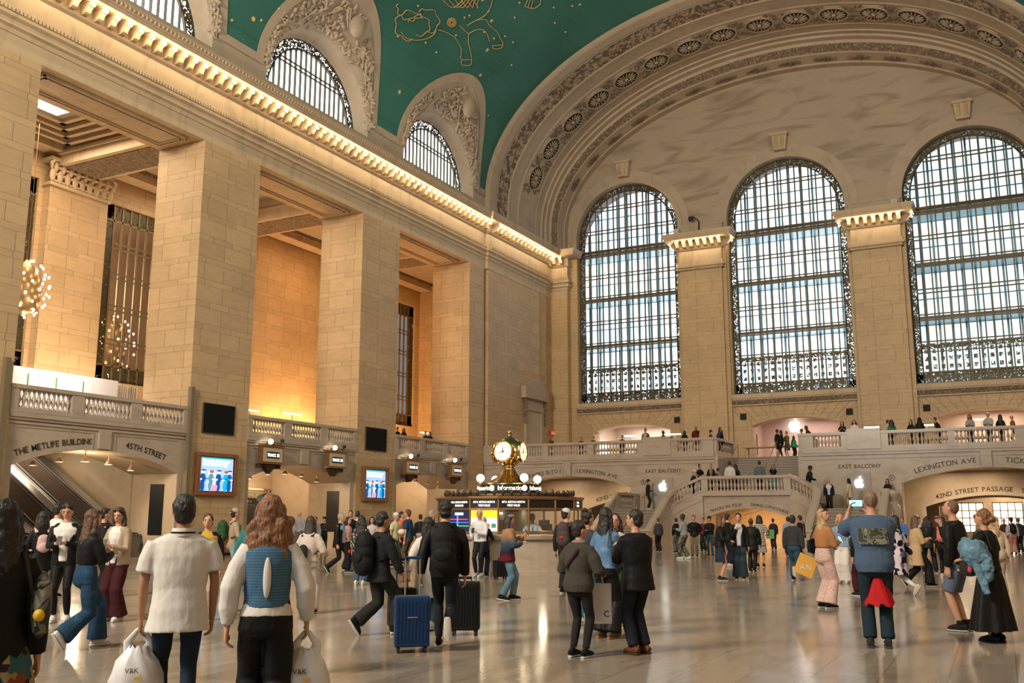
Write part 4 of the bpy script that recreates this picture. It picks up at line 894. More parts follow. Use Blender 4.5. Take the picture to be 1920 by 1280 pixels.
e=empty('exit_door',(68.2,32.1,ZB),label='small dark doorway with red exit sign in the north-east corner',cat='door'); MB().box(-.35,.55,-.06,0,0,2.1).build('door_leaf',mat('brown_door',(.10,.035,.02),.5),e); s=MB().box(-.35,.4,-.12,-.02,2.5,2.9).build('exit_sign',em('exit_red',(.8,.1,.05),.2),e); t=MB(); text(t,'EXIT',.3,flat((.02,-.13,2.58),(1,0,0),(0,0,1),(0,-1,0))); t.build('lettering',em('exit_letters',(1.,.5,.4),.5),e)
# girl's corner pedestal on right landing (scroll block)
e=empty('stone_pedestal',(54.2,6.2,0),label='curved stone pedestal beside the right arch, a girl leaning behind it',cat='pedestal'); m=MB(); m.lathe([(.45,0),(.45,2.2),(.36,2.3),(.36,2.6),(.50,2.75),(.52,2.95),(.45,3.0)],n=20); m.build('pedestal_body',MRB,e)
# chandeliers
def chand(p,r,lab):
    e=empty('globe_chandelier',p,label=lab,cat='chandelier'); m=MB(); m.tube([(0,0,r),(0,0,20.3-p[2])],.012,6); m.lathe([(.05,-r*.95),(.5*r,-.75*r),(.55*r,0),(.45*r,.6*r),(.05,r)],n=14); m.build('gilt_body',mat('gilt_nickel',(.30,.20,.10),.4,.8),e)
    m=MB(); rg=random.Random(int(p[0]))
    for k in range(64):
        z=1-2*(k+.5)/64; a=k*2.4; q=math.sqrt(1-z*z)*r*.8; m.ell((q*cos(a),q*sin(a),z*r),(.055,.055,.07),n=6,m=4)
    m.build('bulbs',em('chandelier_bulb',(1.,.78,.48),30.),e)
pA=on(1,40.,46,540); chand(pA,1.35,'glowing globe chandelier at the far left edge, behind the first pier')
pB_=on(1,48.5,203,648); chand(pB_,1.9,'glowing globe chandelier set behind the gallery window in place of a reflection')  # modelled beyond the glass to stand in for a reflected chandelier
er=MB().box(14,72,54,54.3,5,21).box(14,72,44,54,20.8,21); struct('wall_north',er,mat('room_beyond',(.45,.33,.24),.7))
# ================================================================== INFORMATION BOOTH
bc=on(2,0,955,1071); bc=Vector((27.25,27.25*math.tan(math.atan2(on(0,27.25,955,900).y,27.25)),0))
ib=empty('information_booth',bc,label='round marble information booth with brass windows in the middle of the hall',cat='booth')
MB().lathe([(2.82,0),(2.82,.12),(2.76,.14),(2.76,.98),(2.86,1.0),(2.9,1.1),(2.88,1.14),(2.2,1.14)],n=64,caps=False,sm=False).build('counter',MRB,ib)
RB=2.25; n=16; A=math.atan2(-bc.y,-bc.x)+.055   # toward camera
def bp_(i): a=A+2*PI*(i+.5)/n; return Vector((RB*cos(a),RB*sin(a),0))
m=MB(); m.lathe([(RB+.04,0),(RB+.04,.08)],cz=1.14,n=n,a0=A+PI/n,sm=False); m.lathe([(RB+.05,0),(RB+.05,.06),(RB-.15,.06)],cz=1.83,n=n,a0=A+PI/n,sm=False,caps=False); m.lathe([(RB+.05,0),(RB+.09,.05),(RB+.09,.09),(.3,.14)],cz=2.13,n=n,a0=A+PI/n,sm=False,caps=False); m.build('brass_frame',BRP,ib)
for i in range(n): p=bp_(i); MB().tube([(p.x,p.y,1.14),(p.x,p.y,2.16)],.035,6).build('post',BRP,ib)
def panel(name,i,z0,z1,mt,inset=.0,w=(0,1)):
    a,b=bp_(i-1),bp_(i); k=1-inset/RB; P=(a.lerp(b,w[0]))*k; Q=(a.lerp(b,w[1]))*k; m=MB(); m.add([(P.x,P.y,z0),(Q.x,Q.y,z0),(Q.x,Q.y,z1),(P.x,P.y,z1)],[(0,1,2,3)]); o=m.build(name,mt,ib); return P,Q
GLS=mat('booth_glass',(.5,.42,.3),.05); GLS.node_tree.nodes['Principled BSDF'].inputs['Alpha'].default_value=.12
INT=mat('booth_interior',(.16,.11,.06),.5)
for i in range(n):
    panel('sign_band',i,1.89,2.13,BLK,.0)
    panel('glass_pane',i,1.22,1.83,GLS,.02)
def booth_text(i,lines,mt,size=.085,z=2.03):
    a,b=bp_(i-1),bp_(i); c=(a+b)/2; out=c.normalized(); sdir=(b-a).normalized(); 
    if sdir.cross(out).z<0: pass
    right=Vector((-out.y,out.x,0))  # viewer looking toward -out: right-hand side
    t=MB()
    for k,l in enumerate(lines): text(t,l,size,flat(c+out*.012+Vector((0,0,z-k*size*1.15)),right,(0,0,1),out),gap=.07,squeeze=.8)
    t.build('lettering',mt,ib)
LT=em('booth_sign_text',(1.,1.,.96),1.8)
# facets: index 0 faces camera; positive index -> to the left/right decided by geometry
a0,b0=bp_(-1),bp_(0)
rightdir=RT.to_2d()
def facet(off):  # off in facets to the right of centre
    c=(bp_(1-1)+bp_(1))/2-(bp_(-1)+bp_(0))/2; s=1 if c.to_2d().dot(rightdir)>0 else -1; return (s*off)%n
booth_text(facet(-2),['MTA METRO-NORTH','RAILROAD'],LT); booth_text(facet(-1),['MTA METRO-NORTH','TIMETABLES'],LT); booth_text(facet(0),['MTA METRO-NORTH','TIMETABLES'],LT); booth_text(facet(3),['TRAIN','TICKETS'],LT); booth_text(facet(-3),['TICKETS'],LT)
f=facet(-2); panel('route_screen',f,1.2,1.83,em('screen_dark_blue',(.01,.02,.07),.6),-.01,(.04,.96))
a,b=bp_(f-1),bp_(f)
for k,(c,z,w0,w1) in enumerate((((.9,.05,.1),1.56,.08,.9),((.05,.15,1.),1.47,.05,.95),((.05,.5,.1),1.37,.2,.95),((.1,.25,.9),1.52,.4,.46),((.45,.5,.55),1.72,.3,.7))):
    P=a.lerp(b,w0)*1.006; Q=a.lerp(b,w1)*1.006; h=.012 if k<3 else (.15 if k==3 else .04); q=MB(); q.add([(P.x,P.y,z-h),(Q.x,Q.y,z-h),(Q.x,Q.y,z+h),(P.x,P.y,z+h)],[(0,1,2,3)]); q.build('route_line',em('route_%d'%k,c,1.5),ib)
f=facet(-1); panel('yellow_poster',f,1.6,1.83,em('poster_yellow',(1.,.66,.02),.75),-.01,(.04,.96)); panel('white_poster',f,1.2,1.6,em('poster_white',(.9,.92,.95),.7),-.01,(.04,.96))
a,b=bp_(f-1),bp_(f)
for k in range(4):
    P=a.lerp(b,.1+.22*k)*1.007; Q=a.lerp(b,.26+.22*k)*1.007; q=MB(); q.add([(P.x,P.y,1.32),(Q.x,Q.y,1.32),(Q.x,Q.y,1.44),(P.x,P.y,1.44)],[(0,1,2,3)]); q.build('poster_square',mat('poster_red%d'%(k%2),((.7,.12,.06),(.05,.3,.3))[k%2],.5),ib)
booth_text(f,['HAVE A SANDWICH?'],mat('poster_blue',(.02,.15,.6),.5),.06,1.50)
# interior core, roof ornaments
MB().lathe([(.55,0),(.55,2.1)],n=16,caps=False).build('inner_column',INT,ib)
m=MB()
for k in range(9): a=k*.7; m.box(1.2*cos(a)-.15,1.2*cos(a)+.15,1.2*sin(a)-.12,1.2*sin(a)+.12,.9,1.3+.12*(k%3))
m.build('desk_equipment',mat('desk_black',(.02,.02,.02),.4),ib)
m=MB().box(-.9,.9,-.05,.05,1.72,1.76); m.build('ceiling_strip_light',WHT,ib)
m=MB(); m.lathe([(2.0,0),(2.02,.1),(1.95,.12)],cz=2.22,n=32,caps=False)
for k in range(48): a=2*PI*k/48; m.ell((2.0*cos(a),2.0*sin(a),2.33+.02*(k%2)),(.05,.05,.08+.03*(k%3==0)),n=6,m=4)
m.build('roof_cresting',mat('dark_bronze_crest',(.06,.045,.03),.4,.7),ib)
# sign drum with Information
m=MB(); m.lathe([(.98,0),(.98,.24)],cz=2.38,n=20,caps=True,sm=False); dr=m.build('sign_drum',BLK,ib)
for a_,w in ((A+.0,'Information'),(A+1.05,'Information'),(A-1.05,'Information'),(A+2.1,'Information')):
    R_=.99; t=MB()
    def cf(m_,s,t_,d,a_=a_): a=a_+ (m_+.0)/R_; o=Vector((cos(a),sin(a),0)); r=Vector((-sin(a),cos(a),0)); return o*(R_+d)+r*s+Vector((0,0,2.44+t_))
    text(t,w,.19,cf,gap=.05,squeeze=.95); m2=MB(); t.build('lettering',em('information_text',(1.,.86,.62),2.2),dr)
    q=MB(); 
    for k in range(16):
        pass
    a=a_-.62; o=Vector((cos(a),sin(a),0)); r=Vector((-sin(a),cos(a),0)); q.add([o*1.0+r*.09*cos(2*PI*j/16)+Vector((0,0,2.5+.09*sin(2*PI*j/16))) for j in range(16)],[tuple(range(16))]); q.build('question_roundel',em('information_text',(1.,.86,.62),2.2),dr)
# clock
ck=empty('four_faced_clock',bc+Vector((0,0,2.62)),label='round brass clock with glowing opal faces on top of the information booth',cat='clock')
MB().lathe([(.80,0),(.80,.04),(.62,.08),(.55,.16),(.40,.24),(.30,.34),(.22,.46),(.17,.52),(.20,.54),(.20,.60),(.17,.62),(.19,.66)],n=28).build('brass_base',mat('antique_brass',(.36,.27,.12),.25,1.),ck)
MB().ell((0,0,1.03),(.455,.455,.45),n=32,m=20).build('brass_globe',GLD,ck)
MB().lathe([(.42,1.2),(.34,1.32),(.2,1.44),(.08,1.5)],n=28).build('dark_dome',mat('verdigris_dome',(.07,.08,.05),.35,.7),ck)
MB().lathe([(.05,1.48),(.09,1.52),(.06,1.55),(.09,1.60),(.075,1.68),(.02,1.76)],n=12).build('acorn_finial',mat('antique_brass',(.36,.27,.12),.25,1.),ck)
vd=YAW+.02
for k in range(4):
    a=A+math.radians(-28)+k*PI/2 ; o=Vector((cos(a),sin(a),0)); r=Vector((-sin(a),cos(a),0)); c=o*.435+Vector((0,0,1.02))
    def dsc(m,rad,d,n=28): m.add([c+o*d+r*rad*cos(2*PI*j/n)+Vector((0,0,rad*sin(2*PI*j/n))) for j in range(n)],[tuple(range(n))])
    m=MB(); R1=.29
    m.grid([[c+o*dd+r*rr*cos(2*PI*j/28)+Vector((0,0,rr*sin(2*PI*j/28))) for j in range(28)] for rr,dd in ((R1+.05,-.12),(R1+.03,.05),(R1,.06),(R1-.01,.03))],0,True,close_u=True); fr=m.build('face_ring',GLD,ck)
    m=MB(); dsc(m,R1,.04); fc=m.build('opal_face',CLKF,ck)
    m=MB()
    def hand(ang,L,w): 
        d=r*sin(ang)+Vector((0,0,cos(ang))); q=d.cross(o)*w; m.add([c+o*.055-d*.05-q,c+o*.055-d*.05+q,c+o*.055+d*L+q*.3,c+o*.055+d*L-q*.3],[(0,1,2,3)])
    hand(math.radians(-108),.27,.012); hand(math.radians(-4),.19,.018); m.add([c+o*.056+r*.025*cos(j*PI/4)+Vector((0,0,.025*sin(j*PI/4))) for j in range(8)],[tuple(range(8))]); m.build('hands',BLK,fc)
    m=MB()
    for j in range(12):
        g=2*PI*j/12; d=r*sin(g)+Vector((0,0,cos(g))); q=d.cross(o)*.008; m.add([c+o*.048+d*.22-q,c+o*.048+d*.22+q,c+o*.048+d*.265+q,c+o*.048+d*.265-q],[(0,1,2,3)])
    m.build('hour_marks',mat('hour_mark',(.35,.24,.15),.6),fc)
for k in range(4):
    a=A+math.radians(-52)+k*PI/2-.25; p=bc+Vector((1.0*cos(a),1.0*sin(a),2.62)); e=empty('globe_lamp',p,label='small white globe lamp around the base of the booth clock',cat='lamp',group='globe lamps around the clock'); MB().lathe([(.07,0),(.05,.05),(.04,.08)],n=10).build('socket',BRP,e); MB().ell((0,0,.19),(.125,.125,.125),n=16,m=10).build('globe',BULB2,e)
# ================================================================== ceiling line drawings (generic gold figures), rails, cameras
def vhit(x,y,sh=.06):
    d=FW+RT*((x-960)/F)-UP*((y-640)/F); a,b=A0-sh,B0-sh; oy=-YC; oz=H-Z0; A_=(d.y/a)**2+(d.z/b)**2; B_=2*(oy*d.y/a**2+oz*d.z/b**2); c_=(oy/a)**2+(oz/b)**2-1; t=(-B_+math.sqrt(B_*B_-4*A_*c_))/(2*A_); return Vector((0,0,H))+d*t
m=MB()
def gl(pts,r=.024):
    P=[]; n=len(pts)
    for i in range(n-1):
        p0,p1,p2,p3=[Vector(pts[max(0,min(n-1,i+j-1))]) for j in range(4)]
        for t in range(4): u=t/4; P.append(.5*((2*p1)+(p2-p0)*u+(2*p0-5*p1+4*p2-p3)*u*u+(3*p1-p0-3*p2+p3)*u**3))
    P.append(Vector(pts[-1])); m.tube([vhit(p.x,p.y) for p in P],r,5)
def scal(cx,cy,rx,ry,a0,a1,n): # scalloped arc
    a0,a1=math.radians(a0),math.radians(a1); pts=[]
    for i in range(n):
        for t in (0,.33,.66): a=a0+(a1-a0)*(i+t)/n; k=1+.14*sin(PI*t*1.5+.3); pts.append((cx+rx*k*cos(a),cy+ry*k*sin(a)))
    gl(pts)
scal(770,15,24,22,200,20,5); scal(768,48,26,26,330,60,5); scal(785,48,20,18,200,480,5); scal(800,40,22,22,230,460,4); gl([(752,60),(760,70),(775,75),(795,74),(812,66),(818,56)])
for k in range(6): gl([(828+k*11,-6),(836+k*12,6+k*1.5),(850+k*9,14),(866+k*6,2),(870+k*7,-6)])
gl([(822,56),(836,60),(852,70),(860,82),(865,95),(863,110)]); gl([(862,48),(872,58),(878,64),(878,80),(882,96),(884,108)]); gl([(878,64),(892,56),(906,56),(914,66),(918,78)]); gl([(893,38),(910,37),(918,48),(932,60),(938,72),(943,80)]); gl([(866,110),(866,121),(882,122),(884,110)]); gl([(924,84),(925,91),(940,90),(943,80)]); gl([(866,112),(884,112)]); gl([(924,86),(942,84)])
gl([(924,-4),(920,12),(910,28),(895,37),(885,42),(876,48)]); gl([(984,12),(990,-2)],.03); gl([(984,12),(1000,16),(1012,8),(1014,-3)]); gl([(990,14),(994,0)]); gl([(996,15),(999,1)])
for rr in (3,5.5,8): gl([(847+rr*cos(i*PI/6),42+rr*sin(i*PI/6)) for i in range(13)],.028)
o=m.build('gold_line_figures',GOLDP,ceil)
m=MB()
for (x,y) in ((784,11),(746,68),(798,80),(871,33),(880,29),(965,33),(959,122),(974,5),(947,68),(962,79),(818,98),(490,38),(435,38),(523,16),(855,66),(926,72),(908,60),(1038,14),(1073,11),(1040,43),(1300-240,60)): p=vhit(x,y); m.ell(p,(.075,.075,.06),n=6,m=4)
m.build('gold_stars',GOLDP,ceil)
# small fixtures: rails and speakers on pilaster tops, security camera
for px,py,X_,lab in ((1310,418,68.4,'dark floodlight bracket on top of the first pilaster'),):
    p=on(0,X_,px,py); e=empty('floodlight',(p.x,p.y,22.45),label=lab,cat='lamp'); MB().tube([(0,0,0),(0,0,1.0),(0,.35,1.35),(0,.55,1.2)],.05,6).build('bracket',BLK,e); MB().box(-.12,.12,.4,.75,1.1,1.4).build('lamp_head',BLK,e)
for px,py,lab in ((1269,427,'small pale loudspeaker box at the left of the first pilaster top'),(1676,372,'small pale loudspeaker box at the right of the second pilaster top')):
    p=on(0,67.9,px,py); o=MB().box(-.15,.15,-.2,.2,0,.42).build('loudspeaker',mat('pale_box',(.5,.42,.34),.6),loc=(p.x,p.y,22.44)); tag(o,lab,'loudspeaker')
# ================================================================== PEOPLE
QUEUE=[]; CL={}
tx=bpy.data.textures.new('folds','CLOUDS'); tx.noise_scale=.16; tx.noise_depth=2
tx2=bpy.data.textures.new('hair_folds','CLOUDS'); tx2.noise_scale=.045; tx2.noise_depth=2
def rm(name,mb,vox,mt,parent,sm=6,disp=0.,tex=None,smf=.5):
    o=mb.build(name,mt,parent,fix=False); r=o.modifiers.new('r','REMESH'); r.mode='VOXEL'; r.voxel_size=vox; r.use_smooth_shade=True
    s=o.modifiers.new('s','SMOOTH'); s.factor=smf; s.iterations=sm
    if disp: d=o.modifiers.new('d','DISPLACE'); d.texture=tex or tx; d.strength=disp; d.mid_level=.5
    QUEUE.append(o); return o
def flush():
    bpy.context.view_layer.update(); dg=bpy.context.evaluated_depsgraph_get()
    for o in QUEUE:
        me=bpy.data.meshes.new_from_object(o.evaluated_get(dg)); mats=[m for m in o.data.materials]; o.modifiers.clear(); o.data=me; me.name=o.name
    QUEUE.clear()
def cloth(c,rough=.85,kind=None):
    key=(tuple(c),kind)
    if key in CL: return CL[key]
    m=bpy.data.materials.new('cloth_%d'%len(CL)); m.use_nodes=True; k=NT(m); k.b.inputs['Base Color'].default_value=(*c,1); k.b.inputs['Roughness'].default_value=rough; k.b.inputs['Specular IOR Level'].default_value=.12
    tc=k.n('ShaderNodeTexCoord'); mp=k.n('ShaderNodeMapping'); k.l(tc,'Object',mp,'Vector'); mp.inputs['Scale'].default_value=(1,1,.45)
    n=k.noise(14,3,(mp,0),.6); k.bump((n,0),.35,.02)
    d=tuple(x*.35 for x in c)
    if kind=='stripe':
        sp=k.n('ShaderNodeSeparateXYZ'); k.l(tc,'Object',sp,0); f=k.math('GREATER_THAN',k.math('SINE',k.math('MULTIPLY',(sp,2),110.)),-.1); k.base(k.mix(f,(.04,.04,.045),c))
    elif kind=='knit':
        sp=k.n('ShaderNodeSeparateXYZ'); k.l(tc,'Object',sp,0); f=k.math('MULTIPLY',k.math('ADD',k.math('SINE',k.math('MULTIPLY',(sp,2),330.)),1.),.5); k.base(k.mix(f,tuple(x*.6 for x in c),c))
    elif kind in ('floral','camo','leopard','lace','print','denim'):
        v=k.n('ShaderNodeTexVoronoi' if kind in('floral','leopard','lace','print') else 'ShaderNodeTexNoise'); k.l(tc,'Object',v,'Vector'); v.inputs['Scale'].default_value={'floral':9,'camo':9,'leopard':55,'lace':26,'print':16,'denim':5}[kind]
        if kind=='floral': k.base(k.ramp((v,1),[(.0,(.01,.01,.02)),(.45,(.01,.01,.02)),(.5,(.55,.5,.55)),(.8,(.12,.10,.2))],'CONSTANT'))
        elif kind=='camo': k.base(k.ramp((v,0),[(.0,(.05,.055,.04)),(.46,(.16,.16,.12)),(.54,(.03,.035,.03)),(.6,(.22,.21,.17))],'CONSTANT'))
        elif kind=='leopard': k.base(k.ramp((v,0),[(.0,tuple(x*.45 for x in c)),(.33,c)],'CONSTANT'))
        elif kind=='lace': k.base(k.ramp((v,0),[(.0,(.5,.46,.38)),(.4,(.02,.02,.02))],'CONSTANT'))
        elif kind=='print': k.base(k.ramp((v,1),[(.0,(.03,.02,.02)),(.35,(.20,.06,.03)),(.5,(.04,.10,.12)),(.7,(.30,.22,.10)),(.85,(.02,.02,.03))],'CONSTANT'))
        elif kind=='denim': k.base(k.ramp((v,0),[(.35,tuple(x*.75 for x in c)),(.6,c),(.72,tuple(min(1,x*1.6) for x in c))]))
    elif kind=='bands':
        sp=k.n('ShaderNodeSeparateXYZ'); k.l(tc,'Object',sp,0); f=k.math('DIVIDE',k.math('SUBTRACT',(sp,2),.85),.65); k.base(k.ramp(f,[(.0,(.10,.01,.02)),(.10,(.015,.015,.02)),(.38,(.04,.07,.12)),(.50,(.16,.12,.09)),(.62,(.30,.16,.08)),(1.,(.33,.20,.11))]))
    CL[key]=m; return m
SK=[mat('skin_light',(.50,.27,.18),.5,spec=.3),mat('skin_tan',(.38,.19,.11),.5,spec=.3),mat('skin_brown',(.10,.045,.025),.5,spec=.3)]
def hairm(c):
    key=('h',tuple(c))
    if key not in CL:
        m=bpy.data.materials.new('hair_%d'%len(CL)); m.use_nodes=True; k=NT(m); k.b.inputs['Roughness'].default_value=.5; tc=k.n('ShaderNodeTexCoord'); mp=k.n('ShaderNodeMapping'); k.l(tc,'Object',mp,'Vector'); mp.inputs['Scale'].default_value=(1,1,.12)
        n=k.noise(70,3,(mp,0),.5); k.base(k.ramp((n,0),[(.35,tuple(x*.45 for x in c)),(.65,tuple(min(1,x*1.35) for x in c))])); k.bump((n,0),.6,.02); CL[key]=m
    return CL[key]
HB=(.012,.010,.009); HDB=(.035,.02,.012); HBR=(.10,.05,.025); HAU=(.20,.085,.035); HBL=(.42,.28,.14); HGR=(.30,.28,.26); HWH=(.5,.48,.44)
K=(.010,.010,.011); KK=(.018,.018,.02); NV=(.012,.018,.035); W_=(.62,.60,.57); 
def ik(S,W,l1,l2,pole):
    d=W-S; L=d.length; mx=(l1+l2)*.995
    if L>mx: W=S+d*(mx/L); d=W-S; L=mx
    a=(l1*l1-l2*l2+L*L)/(2*L); h=math.sqrt(max(0,l1*l1-a*a)); dn=d/L; p=(Vector(pole)-dn*Vector(pole).dot(dn)); p=p.normalized() if p.length>1e-5 else dn.orthogonal().normalized()
    return S+dn*a+p*h,W
ARM={'hang':(.04,.25,.82),'phone':(.31,.06,1.17),'phoneh':(.34,.05,1.30),'pocket':(.10,.21,.95),'up':(.40,.10,1.55),'cross':(.22,-.06,1.14),'chin':(.22,.03,1.42),'sf':(.24,.24,.88),'sb':(-.22,.26,.86),'drink':(.22,.04,1.36),'rest':(.30,.20,1.08),'back':(-.14,.10,.98),'point':(.50,.22,1.25),'hip':(.02,.24,1.0),'pull':(-.10,.28,.86),'carry':(.10,.27,.74),'highphone':(.36,.0,1.62)}
def person(px=None,fy=None,hy=None,rel=0,sex='m',skin=0,hair='short',hc=HB,top=None,bot=None,arms=('hang','hang'),legs='stand',lab='',pos=None,dist=None,h=None,vox=None,head=(0,0),lean=3,jacket=None,shoes=K,sole=(.5,.5,.48),face=None,sunny=False,hat=None,bulk=1.,group=None,sit=0.,name='person'):
    if pos is None:
        if dist: d=FW+RT*((px-960)/F)-UP*((972-640)/F); q=Vector((d.x,d.y,0)).normalized()*dist; pos=(q.x,q.y,0)
        else: q=on(2,0,px,fy); pos=(q.x,q.y,0)
    pos=Vector(pos)
    if pos.z<.01 and 1.<(pos-bc).length<3.12 and px!=1000: pos=bc+(pos-bc).normalized()*3.12
    dd=math.hypot(pos.x,pos.y); az=math.atan2(pos.y,pos.x)
    if h is None:
        d=FW+RT*((px-960)/F)-UP*((hy-640)/F); h=H+d.z/math.hypot(d.x,d.y)*dd-pos.z; h=max(1.45,min(1.97,h+.0))
    s=h/1.78
    if vox is None: vox=.0095 if dd<17 else (.015 if dd<32 else (.02 if dd<48 else .026))
    near=dd<17; mid=dd<45
    rz=az+math.radians(rel); root=empty(name,pos,rz,label=lab,cat='person',group=group)
    V=lambda x,y,z: Vector((x,y,z))
    fem=sex=='f'; sw=(.165 if fem else .195)*bulk; L=math.radians(lean); u=V(sin(L),0,cos(L)); fwd=V(cos(L),0,-sin(L))
    dz=0.
    if legs=='walk': AK=[(.26,.08,.10,0),(-.30,-.08,.19,55)]; dz=-.035
    elif legs=='walk2': AK=[(-.30,.08,.19,55),(.26,-.08,.10,0)]; dz=-.035
    elif legs=='step': AK=[(.12,.10,.09,0),(-.12,-.10,.10,10)]; dz=-.01
    elif legs=='wide': AK=[(.02,.17,.09,0),(-.02,-.17,.09,0)]; dz=-.02
    elif legs=='kick': AK=[(.10,.07,.09,0),(-.34,-.07,.33,75)]; dz=-.01
    elif legs=='lean': AK=[(.16,.13,.09,0),(.10,-.06,.09,0)]; dz=-.01
    else: AK=[(0.,.095,.09,0),(0.01,-.095,.09,0)]
    hip=V(0,0,.93+dz); sh=hip+u*.50; nb=hip+u*.555; hd_=nb+u*.015+V(.022,0,.145)
    Rh=Matrix.Rotation(math.radians(head[0]),3,'Z')@Matrix.Rotation(math.radians(head[1]),3,'Y')
    HP=lambda x,y,z: (hd_+Rh@V(x,y,z))*s
    T=MB(); 
    def tor(m,g=0.,z0=-.10,gl=0.,hem=None,top_=.545,b=bulk):
        sec=[(-.10,.10,.135),(0.,.115,.168 if fem else .160),(.14,.098,.130 if fem else .148),(.25,.112,.140 if fem else .165),(.36,.120,.155 if fem else .182),(.44,.108,.160 if fem else .190),(.50,.085,.135 if fem else .16),(.545,.062,.075)]
        pts=[];rr=[]
        for z,rx,ry in sec:
            if z<z0 or z>top_: continue
            pts.append((hip+u*z+fwd*(.012 if .3<z<.45 else 0))*s); rr.append(((rx*b+g)*s,(ry*b+g)*s))
        if hem is not None and hem<z0+.001:
            for z in ([hem] if hem>-.2 else [hem,(hem+z0)/2][:1]): pts.insert(0,(hip+V(0,0,z))*s); rr.insert(0,((.115*b+g+gl)*s,(.165*b+g+gl)*s))
        m.tube(pts,rr,20,side=fwd); return m
    # arms
    hands=[]; armd=[]
    for i,sd in enumerate((1,-1)):
        a=arms[i]; a=ARM[a] if isinstance(a,str) else a; S0=sh+V(0,sd*sw,0)-u*.03
        Wp=V(a[0],sd*a[1],a[2]+ (dz if a[2]<1.0 else 0)); 
        if lean>10: Wp=Wp+V(sin(L)*.35,0,-.12)
        pole=V(-.5,sd*.55,-.8) if a[2]<1.45 else V(.1,sd*.35,-.9)
        El,Wp=ik(S0,Wp,.295,.265,pole); armd.append((S0,El,Wp,sd))
    body=MB()
    body.ell(HP(0,0,.0),(.096*s,.077*s,.118*s),rot=Rh,n=20,m=14); body.ell(HP(.028,0,-.062),(.060*s,.054*s,.056*s),rot=Rh,n=14,m=10)
    body.ell(HP(.098,0,-.012),(.019*s,.013*s,.026*s),rot=Rh,n=8,m=6)
    for sd in (1,-1): body.ell(HP(.0,sd*.079,-.01),(.018*s,.010*s,.03*s),rot=Rh,n=8,m=6)
    body.ell(HP(.085,0,-.05),(.018*s,.028*s,.008*s),rot=Rh,n=8,m=6); body.ell(HP(.085,0,-.066),(.016*s,.023*s,.009*s),rot=Rh,n=8,m=6); body.ell(HP(.075,0,.035),(.022*s,.055*s,.012*s),rot=Rh,n=8,m=6)
    body.tube([(nb-u*.06)*s,(nb+V(.005,0,.04))*s,HP(-.01,0,-.05)],[.07*s,.052*s,.055*s],12)
    tor(body,-.012)
    for S0,El,Wp,sd in armd:
        body.tube([S0*s,(S0.lerp(El,.5))*s,El*s,(El.lerp(Wp,.3))*s,Wp*s],[.044*s,.042*s,.035*s,.036*s,.024*s],10)
        fd=(Wp-El).normalized(); pn=V(0,-sd,0) if abs(fd.z)>.6 else V(0,-sd*.5,-.85); pn=(pn-fd*pn.dot(fd)).normalized(); ac=fd.cross(pn)
        if ac.x*1+ac.z<0: ac=-ac   # thumb side forward / up
        c0=Wp; body.tube([c0*s,(c0+fd*.04)*s,(c0+fd*.09)*s],[(.020*s,.028*s),(.017*s,.038*s),(.014*s,.040*s)],10,side=pn)
        if near or mid:
            curl=.55 if sd else .5
            for k,(o_,l_) in enumerate(((.030,.070),(.010,.078),(-.010,.073),(-.029,.058))):
                b0=c0+fd*.088+ac*o_; d1=(fd*cos(curl)+pn*sin(curl)); d2=(fd*cos(curl*2.2)+pn*sin(curl*2.2)); b1=b0+d1*l_*.5; b2=b1+d2*l_*.5
                body.tube([(b0-fd*.02)*s,b0*s,b1*s,b2*s],[.0098*s,.0095*s,.0088*s,.0078*s],7)
            t0=c0+fd*.03+ac*.03; body.tube([(t0-ac*.01)*s,(t0+fd*.03+ac*.022+pn*.01)*s,(t0+fd*.06+ac*.026+pn*.022)*s],[.0125*s,.0115*s,.0095*s],7)
        hands.append((c0+fd*.09)*s)
    # legs
    legd=[]
    for i,(ax,ay,azz,hl) in enumerate(AK):
        sd=1 if i==0 else -1; HJ=hip+V(0,sd*.09*bulk,-.02); A_=V(ax,ay if ay*sd>0 else ay,azz); Kn,A_=ik(HJ,A_,.435,.425,V(1,0,.05)); legd.append((HJ,Kn,A_,hl,sd))
        body.tube([HJ*s,HJ.lerp(Kn,.5)*s,Kn*s,Kn.lerp(A_,.35)*s,A_*s],[.085*s,.072*s,.052*s,.055*s,.034*s],12)
    bo=rm('body',body,vox,SK[skin],root,3,smf=.4)
    # face
    if face is None: face=abs(((rel+head[0]+180)%360)-180)>75 and dd<45
    if face:
        for sd in (1,-1):
            e=MB().ell(HP(.084,sd*.031,.012),(.010*s,.015*s,.008*s),rot=Rh,n=8,m=6); e.build('eye',mat('eye_dark',(.02,.013,.01),.3),bo)
            e=MB().ell(HP(.091,sd*.032,.034),(.008*s,.019*s,.004*s),rot=Rh,n=8,m=5); e.build('eyebrow',hairm(hc),bo)
        MB().ell(HP(.0985,0,-.058),(.006*s,.022*s,.006*s),rot=Rh,n=8,m=5).build('lips',mat('lips',(.35,.10,.08),.5),bo)
